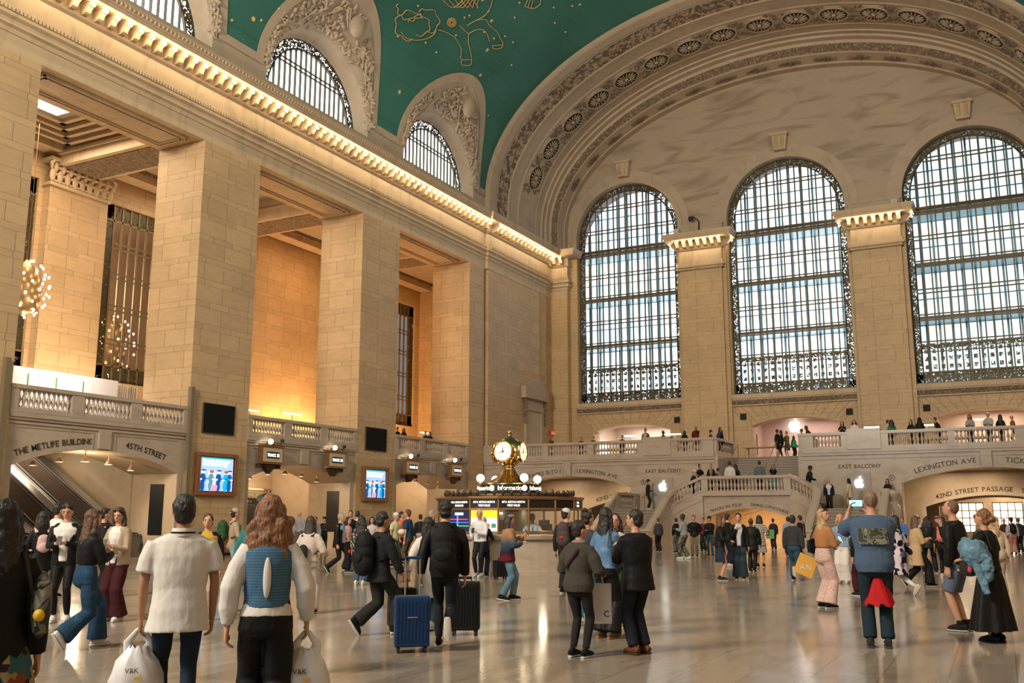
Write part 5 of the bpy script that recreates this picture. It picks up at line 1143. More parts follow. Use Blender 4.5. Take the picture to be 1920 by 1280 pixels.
    # shoes
    if legd:
        for HJ,Kn,A_,hl,sd in legd:
            m=MB(); R=Matrix.Rotation(math.radians(hl),3,'Y')@Matrix.Rotation(0,3,'Z'); f=lambda x,y,z: (A_+R@V(x,y,z))*s
            m.tube([f(-.085,0,-.035),f(-.06,0,-.03),f(0,0,-.025),f(.08,0,-.035),f(.14,0,-.045),f(.175,0,-.055)],[(.03*s,.028*s),(.045*s,.038*s),(.052*s,.042*s),(.038*s,.047*s),(.030*s,.045*s),(.015*s,.026*s)],12,mi=0,side=(0,0,1))
            m.tube([f(-.09,0,-.076),f(-.06,0,-.078),f(.05,0,-.078),f(.13,0,-.078),f(.185,0,-.074)],[(.013*s,.028*s),(.014*s,.040*s),(.014*s,.044*s),(.014*s,.048*s),(.012*s,.026*s)],12,mi=1,side=(0,0,1))
            m.ell(f(-.01,0,.01),(.045*s,.038*s,.045*s),n=10,m=6,mi=0)
            m.build('shoe',[cloth(shoes,.5),cloth(sole,.6)],root,fix=False)
    dsp=.016 if near else .010
    # bottoms
    bot=bot or ('pants',K); bk,bc_=bot[0],bot[1]; bkd=bot[2] if len(bot)>2 else None; bm_=cloth(bc_,.85,bkd)
    m=MB()
    if bk in('pants','slim','wide','shorts','baggy'):
        g={'pants':.014,'slim':.004,'wide':.028,'shorts':.022,'baggy':.03}[bk]; fl={'pants':.032,'slim':.006,'wide':.075,'shorts':.02,'baggy':.045}[bk]
        m.tube([(hip+u*.13)*s,(hip+u*.0)*s,(hip-V(0,0,.09))*s],[((.104*bulk+g*.4)*s,(.145*bulk+g*.4)*s),((.122*bulk+g*.4)*s,(.172*bulk+g*.4)*s),((.105*bulk+g)*s,(.165*bulk+g)*s)],20,side=(1,0,0)); m.ell((hip-V(0,0,.085))*s,((.098*bulk+g)*s,(.15*bulk+g)*s,.075*s),n=16,m=10)
        for HJ,Kn,A_,hl,sd in legd:
            if bk=='shorts': m.tube([(HJ+V(0,0,.02))*s,HJ.lerp(Kn,.5)*s,HJ.lerp(Kn,.92)*s],[.092*s,(.078+g)*s,(.074+g)*s],14)
            else:
                An=A_+(Kn-A_).normalized()*(.015 if bk!='slim' else .03)-V(0,0,.02 if bk=='wide' else 0); m.tube([(HJ+V(0,0,.02))*s,HJ.lerp(Kn,.5)*s,Kn*s,Kn.lerp(A_,.5)*s,An*s],[(.092*bulk)*s,(.075+g)*s,(.056+g+fl*.15)*s,(.054+g*.8+fl*.4)*s,(.036+g*.6+fl)*s],14)
        rm('trousers' if bk!='shorts' else 'shorts',m,vox*1.1,bm_,root,4,dsp)
    else:
        z1={'skirt':.50,'longskirt':.16,'midi':.33}[bk]; n=48; rows=[]; wv={'skirt':.010,'longskirt':.030,'midi':.018}[bk]; sp={'skirt':.05,'longskirt':.17,'midi':.10}[bk]
        for j in range(13):
            t=j/12; z=.93+.13-(.93+.13-z1)*t; row=[]
            for k in range(n):
                a=2*PI*k/n; w=1+0*t; rr=(.118+sp*t+.03*min(1,t*4))+wv*t*sin(a*9+2*sin(a*2)); row.append(V((rr*.8*cos(a)+ .02*t),rr*1.15*sin(a),z+dz)*s)
            rows.append(row)
        m.grid(rows,0,True,close_u=True); m.build('skirt',bm_,root,fix=False)
    # tops
    def garment(nm,spec,g0):
        c,sl,hem=spec[:3]; kd=spec[3] if len(spec)>3 else None; lo=spec[4] if len(spec)>4 else .012; m=MB(); g=g0+lo
        if hem<-.12: 
            b=bulk; P_=[(hip+V(0,0,hem))*s,(hip+V(0,0,hem*.5))*s]; m.tube(P_+[(hip)*s,(hip+u*.1)*s],[((.118*b+g+.016-hem*.03)*s,(.162*b+g+.020-hem*.06)*s),((.117*b+g+.008)*s,(.166*b+g+.008)*s),((.115*b+g)*s,(.165*b+g)*s),((.1*b+g)*s,(.14*b+g)*s)],20,side=(1,0,0))
        tor(m,g,max(-.1,hem) if hem>-.1 else -.1)
        if sl!='none':
            for S0,El,Wp,sd in armd:
                ge=g*.8
                if sl=='short': m.tube([(S0+V(0,-sd*.03,.005))*s,S0.lerp(El,.4)*s,S0.lerp(El,.72)*s],[(.058+ge*.6)*s,(.054+ge)*s,(.054+ge*1.3)*s],12)
                elif sl=='34': m.tube([(S0+V(0,-sd*.03,.005))*s,S0.lerp(El,.5)*s,El*s,El.lerp(Wp,.45)*s],[(.056+ge*.6)*s,(.05+ge)*s,(.045+ge)*s,(.042+ge)*s],12)
                else: 
                    pf=.016 if sl=='puff' else 0.
                    m.tube([(S0+V(0,-sd*.03,.005))*s,S0.lerp(El,.5)*s,El*s,El.lerp(Wp,.5)*s,El.lerp(Wp,.93)*s],[(.056+ge*.6)*s,(.047+ge+pf*.5)*s,(.040+ge+pf)*s,(.037+ge+pf)*s,(.028+ge*.8)*s],12)
        return rm(nm,m,vox*1.1,cloth(c,.85,kd),root,5,dsp)
    top=top or (K,'long',-.08)
    if jacket is None: garment('top',top,.006)
    else:
        garment('shirt',(top[0],'none' if top[1] in('none',) or True else top[1],min(top[2],-.02)),.004)
        # open jacket: hides back and sides, front gap
        c,sl,hem=jacket[:3]; m=MB(); g=.022; b=bulk
        for sd in (1,-1):
            pts=[];rr=[]
            for z,rx,ry in ((hem,.125,.165),(0.,.118,.165),(.14,.105,.145),(.25,.112,.155),(.36,.118,.172),(.44,.106,.178),(.50,.085,.14),(.54,.055,.07)):
                if z<hem: continue
                pts.append((hip+u*z+V(-.014,sd*(.072*b+.014),0))*s); rr.append(((rx*b+g)*s,(ry*b*.56+g*.7)*s))
            m.tube(pts,rr,16,side=fwd)
        for S0,El,Wp,sd in armd: m.tube([(S0+V(0,-sd*.03,.005))*s,S0.lerp(El,.5)*s,El*s,El.lerp(Wp,.5)*s,El.lerp(Wp,.93)*s],[.066*s,.058*s,.052*s,.049*s,.040*s],12)
        rm('jacket',m,vox*1.1,cloth(c,.8,jacket[3] if len(jacket)>3 else None),root,4,dsp)
        m=MB(); P_=[]  # shirt front panel
        m.tube([(hip+u*(max(hem,-.05)+.02)+fwd*.085*b)*s,(hip+u*.14+fwd*.08*b)*s,(hip+u*.36+fwd*.098*b)*s,(hip+u*.47+fwd*.075)*s],[(.062*s,.075*s),(.06*s,.068*s),(.062*s,.07*s),(.04*s,.055*s)],14,side=fwd); rm('shirt_front',m,vox*1.1,cloth(top[0],.85),root,4)
    # hair and hats
    hm=hairm(hc); m=MB()
    if hair!='none':
        if hair=='bald': m.ell(HP(-.018,0,-.015),(.088*s,.083*s,.07*s),rot=Rh,n=16,m=10)
        elif hair=='buzz': m.ell(HP(-.014,0,.014),(.094*s,.081*s,.110*s),rot=Rh,n=20,m=14)
        else: m.ell(HP(-.022,0,.030),(.100*s,.088*s,.106*s),rot=Rh,n=18,m=12); m.ell(HP(-.045,0,-.03),(.068*s,.078*s,.075*s),rot=Rh,n=14,m=10)
        if hair=='tall': m.ell(HP(-.005,0,.085),(.085*s,.08*s,.06*s),rot=Rh,n=14,m=10)
        if hair in('long','vlong','curly','bob','veil'):
            ln={'long':.36,'vlong':.50,'curly':.34,'bob':.17,'veil':.40}[hair]; wd={'long':.095,'vlong':.10,'curly':.135,'bob':.105,'veil':.115}[hair]
            bk_=V(-.085,0,0); p0=hd_+Rh@V(-.05,0,.04)
            pts=[p0,hd_+Rh@V(-.068,0,-.10),hd_+V(-.085,0,-.19)-u*0,hd_+V(-.11-.3*sin(L)*0,0,-.10-ln*.65),hd_+V(-.12,0,-.08-ln)]
            if hair=='bob': pts=pts[:2]+[hd_+V(-.06,0,-.19)]
            rr=[(.065,.08),(.06,wd*.95),(.055,wd),(.05,wd*1.05),(.025,wd*.75)][:len(pts)]
            m.tube([p*s for p in pts],[(a*s,b*s) for a,b in rr],16,side=(1,0,0))
            for sd in (1,-1): m.tube([(hd_+Rh@V(-.01,sd*.070,.06))*s,(hd_+Rh@V(-.012,sd*.088,-.06))*s,(hd_+V(-.03,sd*(wd*.9),-.17))*s,(hd_+V(-.05,sd*wd*.8,-.1-ln*.5))*s][:4 if hair!='bob' else 3],[.03*s,.034*s,.038*s,.03*s][:4 if hair!='bob' else 3],10)
            if hair=='curly':
                rg=random.Random(int(px or 3))
                for k in range(34): a=rg.uniform(1.4,4.9); zz=rg.uniform(-.36,-.06); m.ell((hd_+V(-.03+.10*cos(a)*.8,.13*sin(a),zz))*s,(.045*s,.045*s,.05*s),n=8,m=6)
        if hair=='bun': m.ell(HP(-.13,0,.0),(.05*s,.055*s,.05*s),rot=Rh,n=12,m=8)
        if hair=='topbun': m.ell(HP(-.06,0,.13),(.05*s,.05*s,.045*s),rot=Rh,n=12,m=8)
        if hair=='pony': m.tube([HP(-.10,0,.05),HP(-.16,0,-.02),(hd_+V(-.17,0,-.2))*s,(hd_+V(-.15,0,-.34))*s],[.03*s,.04*s,.04*s,.015*s],10)
        rm('hair',m,max(.008,vox*.9),hm if hair!='veil' else cloth(hc,.85),root,2 if near else 3,.022 if near and hair not in('bald','buzz') else (.004 if hair=='buzz' else .012),tx2)
    if hat:
        m=MB(); kd=hat[0]
        m.ell(HP(-.008,0,.055),(.106*s,.092*s,.088*s),rot=Rh,n=18,m=12)
        ho=rm('hat',m,.01,cloth(hat[1],.8),root,2)
        if kd=='cap': q=MB(); q.ell(HP(.115,0,.045),(.075*s,.07*s,.008*s),rot=Rh,n=14,m=6); q.build('peak',cloth(hat[1],.8),ho)
        if kd=='backcap': q=MB(); q.ell(HP(-.12,0,.02),(.06*s,.065*s,.010*s),rot=Rh@Matrix.Rotation(-.4,3,'Y'),n=14,m=6); q.build('peak',cloth(hat[1],.8),ho)
    if sunny: # sunglasses on top of the head
        q=MB()
        for sd in (1,-1): q.ell(HP(.07,sd*.038,.10),(.02*s,.032*s,.022*s),rot=Rh,n=10,m=6)
        q.tube([HP(.07,.06,.10),HP(.0,.085,.05)],.006*s,5); q.tube([HP(.07,-.06,.10),HP(.0,-.085,.05)],.006*s,5); q.build('sunglasses',BLK,root)
    R=Matrix.Rotation(rz,3,'Z'); return dict(root=root,pos=pos,rz=rz,s=s,hands=[pos+R@v for v in hands],R=R,hip=hip,u=u,hd=hd_,HP=HP,dd=dd,vox=vox)
def W(p,x,y,z): return p['pos']+p['R']@(Vector((x,y,z))*p['s'])
def phone(p,i,lab,lit=False,tilt=0.5):
    h=p['hands'][i]; e=empty('mobile_phone',h,p['rz'],label=lab,cat='phone'); R=Matrix.Rotation(-tilt,3,'Y'); MB().box(-.006,.006,-.037,.037,-.075,.075,rot=R,org=(.02,0,.02)).build('case',BLK,e)
    if lit: MB().box(-.0075,-.0065,-.034,.034,-.07,.07,rot=R,org=(.02,0,.02)).build('lit_screen',em('phone_screen',(.25,.65,1.),2.2),e)
def backpack(p,c,lab,w=.16,hh=.24,dp=.10,c2=None,y=0.,zc=.30,ps=1.):
    e=empty('backpack',p['pos'],p['rz'],label=lab,cat='backpack'); s=p['s']; hip,u=p['hip'],p['u']; b=(hip+u*zc)*s+Vector((-.20*s-dp*.5*s,y*s,0)); m=MB()
    for k in range(3): m.ell(b+u*(hh*(k-1)*.45)*s,(dp*s,w*s*(1-.06*k),hh*.62*s),n=16,m=10)
    rm('pack_body',m,p['vox']*1.1,cloth(c,.7),e,5,.012)
    m=MB(); m.ell(b+Vector((-dp*.8*s,0,-.07*s)),(.05*s,w*.75*s*ps,.09*s*ps),n=14,m=8); m.build('front_pocket',cloth(c2 or c,.6),e)
    for sd in (1,-1):
        m=MB(); m.tube([(hip+u*.47)*s+Vector((-.12*s,sd*.10*s,0)),(hip+u*.55)*s+Vector((0,sd*.11*s,0.01)),(hip+u*.42)*s+Vector((.15*s,sd*.125*s,0)),(hip+u*.22)*s+Vector((.10*s,sd*.17*s,0)),(hip+u*.15)*s+Vector((-.1*s,sd*.17*s,0))],[(.006*s,.028*s)]*5,8,side=(1,0,0)); m.build('strap',cloth(c,.7),e)
    return e
def shoulderbag(p,sd,c,lab,z=.0,w=.14,hh=.13,x=0.,cross=False,kind=None,out=.0,dpt=.06):
    e=empty('shoulder_bag',p['pos'],p['rz'],label=lab,cat='bag'); s=p['s']; hip,u=p['hip'],p['u']; b=hip*s+Vector((x*s,sd*(.235+out)*s,(z+.02)*s)); m=MB()
    m.ell(b,(w*s,dpt*s,hh*s),n=16,m=10); m.box(b.x-w*.8*s,b.x+w*.8*s,b.y-dpt*.7*s,b.y+dpt*.7*s,b.z-hh*.8*s,b.z+hh*.7*s); rm('bag_body',m,p['vox'],cloth(c,.5,kind),e,5,.006)
    top=(hip+u*.545)*s+Vector((0,(-sd if cross else sd)*(.09 if cross else .13)*s,0.0))
    for dx in ((.06,),(-.05,)): 
        m=MB(); m.tube([b+Vector((dx[0]*s,0,hh*.7*s)),(hip+u*.3)*s+Vector(((.14 if dx[0]>0 else -.15)*s,sd*(.10 if cross else .17)*s,0)),top+Vector(((.08 if dx[0]>0 else -.08)*s,0,-.02*s)),top+Vector((0,0,.022*s))],[(.005*s,.014*s)]*4,6,side=(1,0,0)); m.build('strap',cloth(c,.5),e)
    return e
def plasticbag(h,hh,w,lab,rz):
    e=empty('plastic_bag',h,rz,label=lab,cat='bag'); PW=mat('white_plastic',(.66,.66,.68),.35); m=MB(); n=28; rows=[]
    for j,(z,r) in enumerate(((-.14,.35),(-.20,.55),(-.28,.78),(-.38,.95),(-.46,1.0),(-.52,.92),(-.56,.6),(-.57,.1))):
        rows.append([(r*w*.55*cos(2*PI*k/n)*(1+.10*sin(5*k+j)),r*w*sin(2*PI*k/n)*(1+.08*sin(3*k+1.3*j)),z*hh/.57+.015*sin(k*4.1+j)) for k in range(n)])
    m.grid(rows,0,True,close_u=True); m.build('bag_body',PW,e)
    for sd in (1,-1): m=MB(); m.tube([(0,sd*.3*w,-.2*hh/.57),(0.0,sd*.42*w,-.10*hh/.57),(0,sd*.10*w,.0),(0,0,.02)],[(.012,.05),(.009,.03),(.008,.018),(.008,.012)],8,side=(1,0,0)); m.build('handle',PW,e)
    m=MB(); text(m,'V&K',.05,flat((-w*.56,.04,-.36*hh/.57),(0,-1,0),(0,0,1),(-1,0,0)),gap=.05); m.build('printed_letters',mat('print_dark',(.06,.01,.02),.5),e)
    m=MB(); m.box(-w*.575,-w*.57,-.03,.02,-.42*hh/.57,-.395*hh/.57); m.build('yellow_mark',mat('print_yellow',(.8,.5,.02),.5),e); return e
def suitcase(px,fy,w,hh,c,lab,rel=0,handle=.45,dist=None,metal=False):
    q=on(2,0,px,fy); e=empty('suitcase',q,math.atan2(q.y,q.x)+math.radians(rel),label=lab,cat='suitcase'); m=MB(); t=.13
    body=MB(); body.box(-t,t,-w,w,.07,hh); o=rm('shell',body,.012,cloth(c,.35),e,8)
    m=MB()
    for k in range(9): y=-w+.04+(2*w-.08)*k/8; m.box(-t-.004,-t+.01,y-.006,y+.006,.12,hh-.06)
    m.build('ribs',cloth(tuple(x*.7 for x in c),.35),e)
    HM=STL if metal else mat('handle_grey',(.12,.12,.12),.4,.5)
    for sd in (1,-1): MB().tube([(-.02,sd*w*.42,hh-.02),(-.02,sd*w*.42,hh+handle)],.011,6).build('handle_tube',HM,e)
    MB().tube([(-.02,-w*.46,hh+handle),(-.02,w*.46,hh+handle)],.018,8).build('grip',cloth(c,.4),e)
    for sx in (-1,1):
        for sy in (-1,1): q2=MB(); q2.tube([(sx*.09,sy*(w-.05)-.015,.035),(sx*.09,sy*(w-.05)+.015,.035)],.035,10); q2.box(sx*.09-.015,sx*.09+.015,sy*(w-.05)-.02,sy*(w-.05)+.02,.05,.085); q2.build('wheel',BLK,e)
    if metal: MB().box(-t-.008,-t-.003,-.06,.06,hh*.62,hh*.62+.012).build('logo_bar',STL,e)
    return e
# ---------------- foreground and hall
R_=person
p=R_(8,dist=6.3,h=1.70,rel=5,sex='f',hair='long',hc=HB,top=(K,'long',-.25,None,.02),bot=('longskirt',(.1,.08,.06),'print'),arms=('hang','hang'),lab='woman in black with long dark hair and patterned skirt, cut by the left edge')
shoulderbag(p,-1,(.03,.028,.02),'dark camouflage slouch bag with yellow charm at the left edge',z=.20,w=.15,hh=.20,kind='camo')
q=W(p,-.13,-.215,1.10); tag(MB().ell((0,0,0),(.03,.035,.035)).build('bag_charm',mat('charm_yellow',(.7,.45,.02),.5),loc=q),'small yellow charm hanging on the camouflage bag','charm')
p=R_(345,dist=8.,h=1.785,rel=3,top=(W_,'short',-.17,None,.022),bot=('slim',(.016,.026,.042)),arms=('carry','hang'),legs='step',bulk=1.10,skin=1,lab='man in white polo shirt seen from behind, carrying a white plastic bag')
m=MB(); m.lathe([(.088,1.448),(.090,1.475),(.078,1.510)],n=18,caps=False); c=m.build('collar',cloth(W_),p['root'],fix=False); m=MB(); m.lathe([(.0915,1.470),(.090,1.483)],n=18,caps=False); m.build('collar_stripe',cloth(K),c,fix=False)
plasticbag(p['hands'][0]+Vector((0,0,.0)),.46,.19,"white plastic carrier bag in the left hand of the man in the white polo",p['rz'])
hnd=p['hands'][1]; 
p=R_(507,dist=7.2,h=1.765,rel=-2,sex='f',hair='curly',hc=HAU,top=(W_,'puff',-.02,None,.014),bot=('wide',K),arms=((-.02,.26,.86),(.10,.28,.88)),legs='step',lab='woman with wavy auburn hair in a blue knitted vest over white sleeves')
m=MB(); hp,uu,s_=p['hip'],p['u'],p['s']
VST=cloth((.07,.16,.27),.9,'knit')
m.tube([(hp+uu*z)*s_ for z in (.06,.14,.25,.36,.44,.49)],[((r1+.032)*s_,(r2+.026)*s_) for r1,r2 in ((.10,.135),(.098,.130),(.112,.140),(.120,.155),(.108,.155),(.085,.10))],24,side=(1,0,0)); v=rm('knitted_vest',m,.010,VST,p['root'],3,.012)
m=MB(); m.ell(((hp+uu*.27)*s_+Vector((-.143*s_,0,0))),(.018,.028,.14),n=14,m=10); m.build('shirt_gap',cloth(W_),p['root'],fix=False)
plasticbag(p['hands'][1],.42,.17,'white plastic carrier bag in the right hand of the auburn-haired woman',p['rz'])
p=R_(150,1216,948,rel=-62,sex='f',hair='long',hc=HBR,top=(K,'long',.03,None,.02),bot=('wide',(.018,.05,.10),'denim'),arms=('phone','phone'),legs='walk',sunny=True,shoes=(.62,.6,.56),lab='woman striding in wide blue jeans and short black jacket, long brown hair')
p=R_(112,1166,941,rel=165,top=(W_,'long',-.06),jacket=(K,'long',-.08),bot=('slim',K),arms=('phone','phone'),head=(0,22),sunny=True,shoes=(.62,.6,.56),lab='man in open black jacket and white T-shirt looking down at his phone'); phone(p,0,'dark phone held by the man in the open black jacket')
p=R_(213,1164,950,rel=145,sex='f',hair='long',hc=HDB,top=(W_,'long',.04),jacket=((.36,.28,.20),'long',-.06),bot=('wide',(.045,.012,.014)),arms=('phone','phone'),head=(10,14),sunny=True,shoes=(.6,.6,.62),lab='woman in beige jacket and maroon trousers looking at her phone'); phone(p,0,'phone held by the woman in the beige jacket')
p=R_(66,1150,957,rel=10,sex='f',hair='bob',hc=HB,top=(K,'long',-.2),bot=('slim',K),lab='woman in black with a small pink backpack, behind the man with the phone'); backpack(p,(.50,.33,.32),'small pale pink backpack on the woman in black',w=.12,hh=.15,dp=.06,zc=.28)
p=R_(92,1120,942,rel=-60,top=(W_,'short',-.1),bot=('pants',K),lab='dark-haired man in a white shirt half hidden behind two others at left')
p=R_(181,1120,951,rel=-80,hair='short',hc=HB,top=(KK,'long',-.1),bot=('pants',K),sunny=True,lab='man in black hidden behind the long-haired woman at left')
p=R_(381,1163,962,rel=172,hc=HDB,top=((.45,.28,.04),'long',-.1),bot=('pants',(.36,.28,.20)),lab='man with glasses in a yellow jacket behind the white polo man',shoes=(.2,.09,.04),jacket=(K,'long',-.05))
p=R_(431,1094,951,rel=-75,hc=HB,top=((.33,.25,.18),'long',-.12,None,.02),bot=('pants',(.25,.33,.40),'denim'),hat=('backcap',(.34,.27,.20)),arms=('rest','rest'),legs='step',lab='man in tan hoodie and backwards cap with green backpack'); backpack(p,(.02,.07,.025),'round dark green backpack on the man in the tan hoodie',w=.17,hh=.25,dp=.12)
p=R_(492,dist=10.5,h=1.84,rel=-30,top=((.035,.16,.16),'long',-.12,None,.02),bot=('pants',(.10,.12,.16)),arms=('rest','hang'),lab='man in a teal sweater behind the auburn-haired woman')
p=R_(575,1150,966,rel=-30,sex='f',hair='vlong',hc=HDB,top=((.52,.44,.40),'long',-.02,None,.03),bot=('wide',(.42,.37,.33)),arms=('rest','rest'),lab='woman with very long dark hair in a cream and pink jacket'); backpack(p,(.02,.02,.02),'small black backpack on the woman with very long dark hair',w=.10,hh=.14,dp=.05,zc=.18)
R_(606,1039,968,rel=175,top=((.03,.032,.03),'long',-.1),bot=('pants',K),arms=('cross','cross'),hat=('beanie',K),lab='guard in dark uniform with crossed arms at the foot of the arch')
R_(560,1036,957,rel=150,hair='short',hc=HWH,top=((.3,.3,.32),'long',-.1),bot=('pants',(.1,.1,.1)),lab='white-haired man standing inside the first track arch')
R_(634,1074,958,rel=-110,hc=HGR,top=((.22,.34,.5),'long',-.05),jacket=(K,'long',-.18),bot=('pants',K),legs='walk',arms=('sb','hang'),lab='grey-haired man in a dark suit and blue shirt')
R_(648,1068,968,rel=-120,sex='f',hair='bob',hc=HB,top=((.5,.3,.28),'long',-.1),bot=('wide',K),lab='short dark-haired woman in pink behind the man in the suit')
R_(655,1055,956,rel=170,hc=HB,top=(K,'long',-.1),bot=('pants',K),lab='bearded dark-haired man behind the man in the suit')
R_(668,1050,957,rel=-10,hc=HB,top=((.55,.47,.45),'long',-.1),bot=('pants',K),lab='man in a pale pink shirt seen from behind')
R_(674,1096,965,rel=-20,sex='f',hair='curly',hc=HB,top=(K,'long',-.3,'lace',.02),bot=('pants',(.04,.09,.15)),shoes=(.6,.6,.58),lab='woman with curly black hair in a black and white patterned coat')
R_(696,1060,968,rel=175,sex='f',hair='veil',hc=K,top=((.5,.45,.42),'long',-.1),bot=('pants',K),lab='woman with a black headscarf and glasses')
p=R_(708,1190,953,rel=-62,skin=1,hc=HB,top=(KK,'long',-.16,None,.03),bot=('baggy',(.022,.022,.022)),arms=('sf','sf'),legs='walk2',head=(-5,8),lab='man in a black puffer jacket walking right with a large backpack'); backpack(p,(.012,.012,.013),'large black backpack with a small red badge',w=.18,hh=.30,dp=.14,zc=.25)
q=W(p,-.47,0.02,1.18); tag(MB().box(-.012,.012,-.012,.012,-.02,.02).build('badge',mat('badge_red',(.6,.02,.02),.4),loc=q),'tiny red badge on the large black backpack','badge')
R_(738,1062,960,rel=-120,hc=HGR,top=((.55,.52,.30),'short',-.12),bot=('pants',(.1,.1,.1)),hat=('cap',(.6,.6,.58)),lab='man in a white cap and pale yellow shirt')
R_(749,1058,958,rel=-100,hc=HB,top=((.7,.12,.03),'none',-.1,None,.02),bot=('pants',K),lab='worker in an orange safety vest')
p=R_(765,1067,954,rel=70,hc=HBR,top=((.02,.05,.10),'short',-.12,None,.02),bot=('pants',(.09,.075,.045)),arms=('hang','rest'),shoes=(.10,.04,.02),bulk=1.08,lab='man in a navy polo facing left with a white hard hat under his arm')
tag(MB().ell((0,0,0),(.14,.12,.10),n=16,m=10).build('hard_hat',cloth((.65,.63,.6),.4),loc=W(p,.12,.27,1.10)),'white hard hat held by the man in the navy polo','hard hat')
R_(787,1045,963,rel=-5,hc=HB,top=(K,'long',-.15),bot=('pants',K),lab='man in a black suit seen from behind near the booth')
R_(806,1080,955,rel=-75,hc=HGR,top=((.14,.25,.42),'long',-.1),jacket=(NV,'long',-.1),bot=('pants',(.05,.06,.08)),lab='grey-haired man in a light blue shirt with a navy sweater')
p=R_(800,1180,962,rel=-15,sex='f',hair='long',hc=HB,top=((.62,.60,.58),'long',-.42,None,.02),bot=('slim',(.05,.13,.15)),arms=('sb','hang'),legs='step',shoes=(.5,.5,.5),h=1.62,lab='woman in a long white coat hidden behind the man in the black hoodie')
p=R_(832,1214,934,rel=-4,hc=HB,top=(K,'long',-.12,None,.028),bot=('slim',(.016,.018,.024)),arms=('pull','hang'),legs='kick',sole=(.62,.6,.56),lab='man in a black hoodie with a backpack pulling a blue suitcase'); backpack(p,(.014,.014,.015),'black backpack worn by the man pulling the blue suitcase',w=.16,hh=.27,dp=.10,zc=.26)
m=MB(); m.ell((p['hip']+p['u']*.52)*p['s']+Vector((-.09*p['s'],0,0)),(.09*p['s'],.12*p['s'],.06*p['s']),n=14,m=8); m.build('hood',cloth(K),p['root'],fix=False)
suitcase(771,1222,.21,.66,(.012,.035,.10),'dark blue hard-shell suitcase with extended silver handle',rel=4,metal=True)
suitcase(752,1182,.19,.60,K,'black suitcase just behind the dark blue one',rel=10,handle=.4)
suitcase(872,1190,.20,.72,K,'large black suitcase on the right of the man in the black hoodie',rel=-6,handle=.05)
suitcase(938,1086,.17,.50,K,'black suitcase standing in front of the information booth',rel=20,handle=.04)
R_(857,1066,967,rel=120,sex='f',hair='long',hc=HDB,top=((.05,.03,.03),'long',-.1),bot=('pants',K),lab='dark-haired woman in front of the booth screen')
p=R_(900,1082,953,rel=150,hc=HWH,hair='short',top=((.62,.64,.68),'long',-.08,None,.016),bot=('slim',K),arms=('phone','hip'),head=(20,0),legs='lean',shoes=(.35,.4,.4),lab='pale-haired man in a white shirt leaning on the booth counter'); phone(p,0,'phone held by the man in the white shirt at the booth')
R_(931,1075,968,rel=-20,sex='f',hair='short',hc=HWH,top=(NV,'long',-.2),bot=('pants',NV),arms=('rest','rest'),lab='white-haired woman in navy at the booth counter')
p=R_(951,1125,961,rel=-84,sex='f',hair='vlong',hc=HB,top=((.3,.18,.1),'puff',-.14,'bands',.035),bot=('pants',(.10,.19,.26),'denim'),arms=('phoneh','phone'),legs='step',head=(0,14),sole=(.6,.58,.52),face=True,lab='woman in a brown and black patchwork sweater walking right with her phone'); phone(p,0,'phone held by the woman in the patchwork sweater')
m=MB(); m.ell(p['HP'](-.008,0,.07),(.104*p['s'],.093*p['s'],.055*p['s']),n=16,m=8); m.build('headscarf',cloth((.28,.16,.15),.8,'leopard'),p['root'],fix=False)
bq=bc+Vector((-.9,-1.25,0)); cl=R_(1000,pos=(bq.x,bq.y,0),hy=962,rel=180,skin=2,hc=HB,top=((.52,.60,.66),'long',-.1),bot=('pants',K),arms=('rest','rest'),face=True,lab='clerk in a white shirt and blue tie inside the information booth')
m=MB(); s_=cl['s']; m.tube([(cl['hip']+cl['u']*z)*s_+Vector((.165*s_,0,0)) for z in (.46,.3,.15)],[(.006,.02),(.006,.03),(.006,.035)],6,side=(1,0,0)); m.build('tie',cloth((.02,.25,.45)),cl['root'],fix=False)
p=R_(1062,1112,952,rel=-15,hc=HB,top=(KK,'long',-.1),bot=('pants',KK),hat=('cap',(.5,.5,.52)),head=(-40,0),lab='man in a light patterned cap and black jacket with a grey and red backpack'); backpack(p,(.07,.05,.05),'grey-brown backpack with red sides',w=.15,hh=.25,dp=.11,c2=(.35,.04,.03),ps=.45)
p=R_(1086,1232,974,rel=-32,sex='f',hair='short',hc=HB,top=((.055,.050,.042),'long',-.12,None,.045),bot=('slim',KK),arms=('rest','rest'),head=(-30,0),bulk=1.05,skin=0,lab='short-haired woman in a thick dark grey jacket with a grey scarf')
m=MB(); s_=p['s']; m.ell((p['hip']+p['u']*.55)*s_,(.10*s_,.105*s_,.045*s_),n=18,m=8); m.build('scarf',cloth((.22,.17,.17)),p['root'],fix=False)
m=MB(); m.tube([(p['hip']+p['u']*.55)*s_+Vector((-.03*s_,-.10*s_,0)),(p['hip']+p['u']*.42)*s_+Vector((-.185*s_,-.06*s_,0)),(p['hip']+p['u']*.22)*s_+Vector((-.18*s_,.10*s_,0))],[(.006,.02)]*3,6,side=(1,0,0)); m.build('bag_strap',cloth((.04,.015,.02)),p['root'],fix=False)
R_(1100,1172,956,rel=-55,sex='f',hair='topbun',hc=HB,top=((.05,.05,.06),'long',-.1),bot=('pants',(.035,.09,.15)),shoes=(.55,.55,.52),arms=('rest','rest'),lab='dark-haired woman in jeans and white trainers at the back of the group')
p=R_(1137,1196,950,rel=-40,sex='f',hair='vlong',hc=HB,top=((.11,.21,.36),'long',-.05,'denim',.02),bot=('wide',K),arms=('rest','drink'),shoes=(.14,.10,.07),sole=(.3,.16,.08),lab='woman with long black hair in a light blue denim shirt'); shoulderbag(p,-1,(.03,.05,.075),'large dark leather bag hanging from the denim shirt woman',z=.18,w=.13,hh=.19)
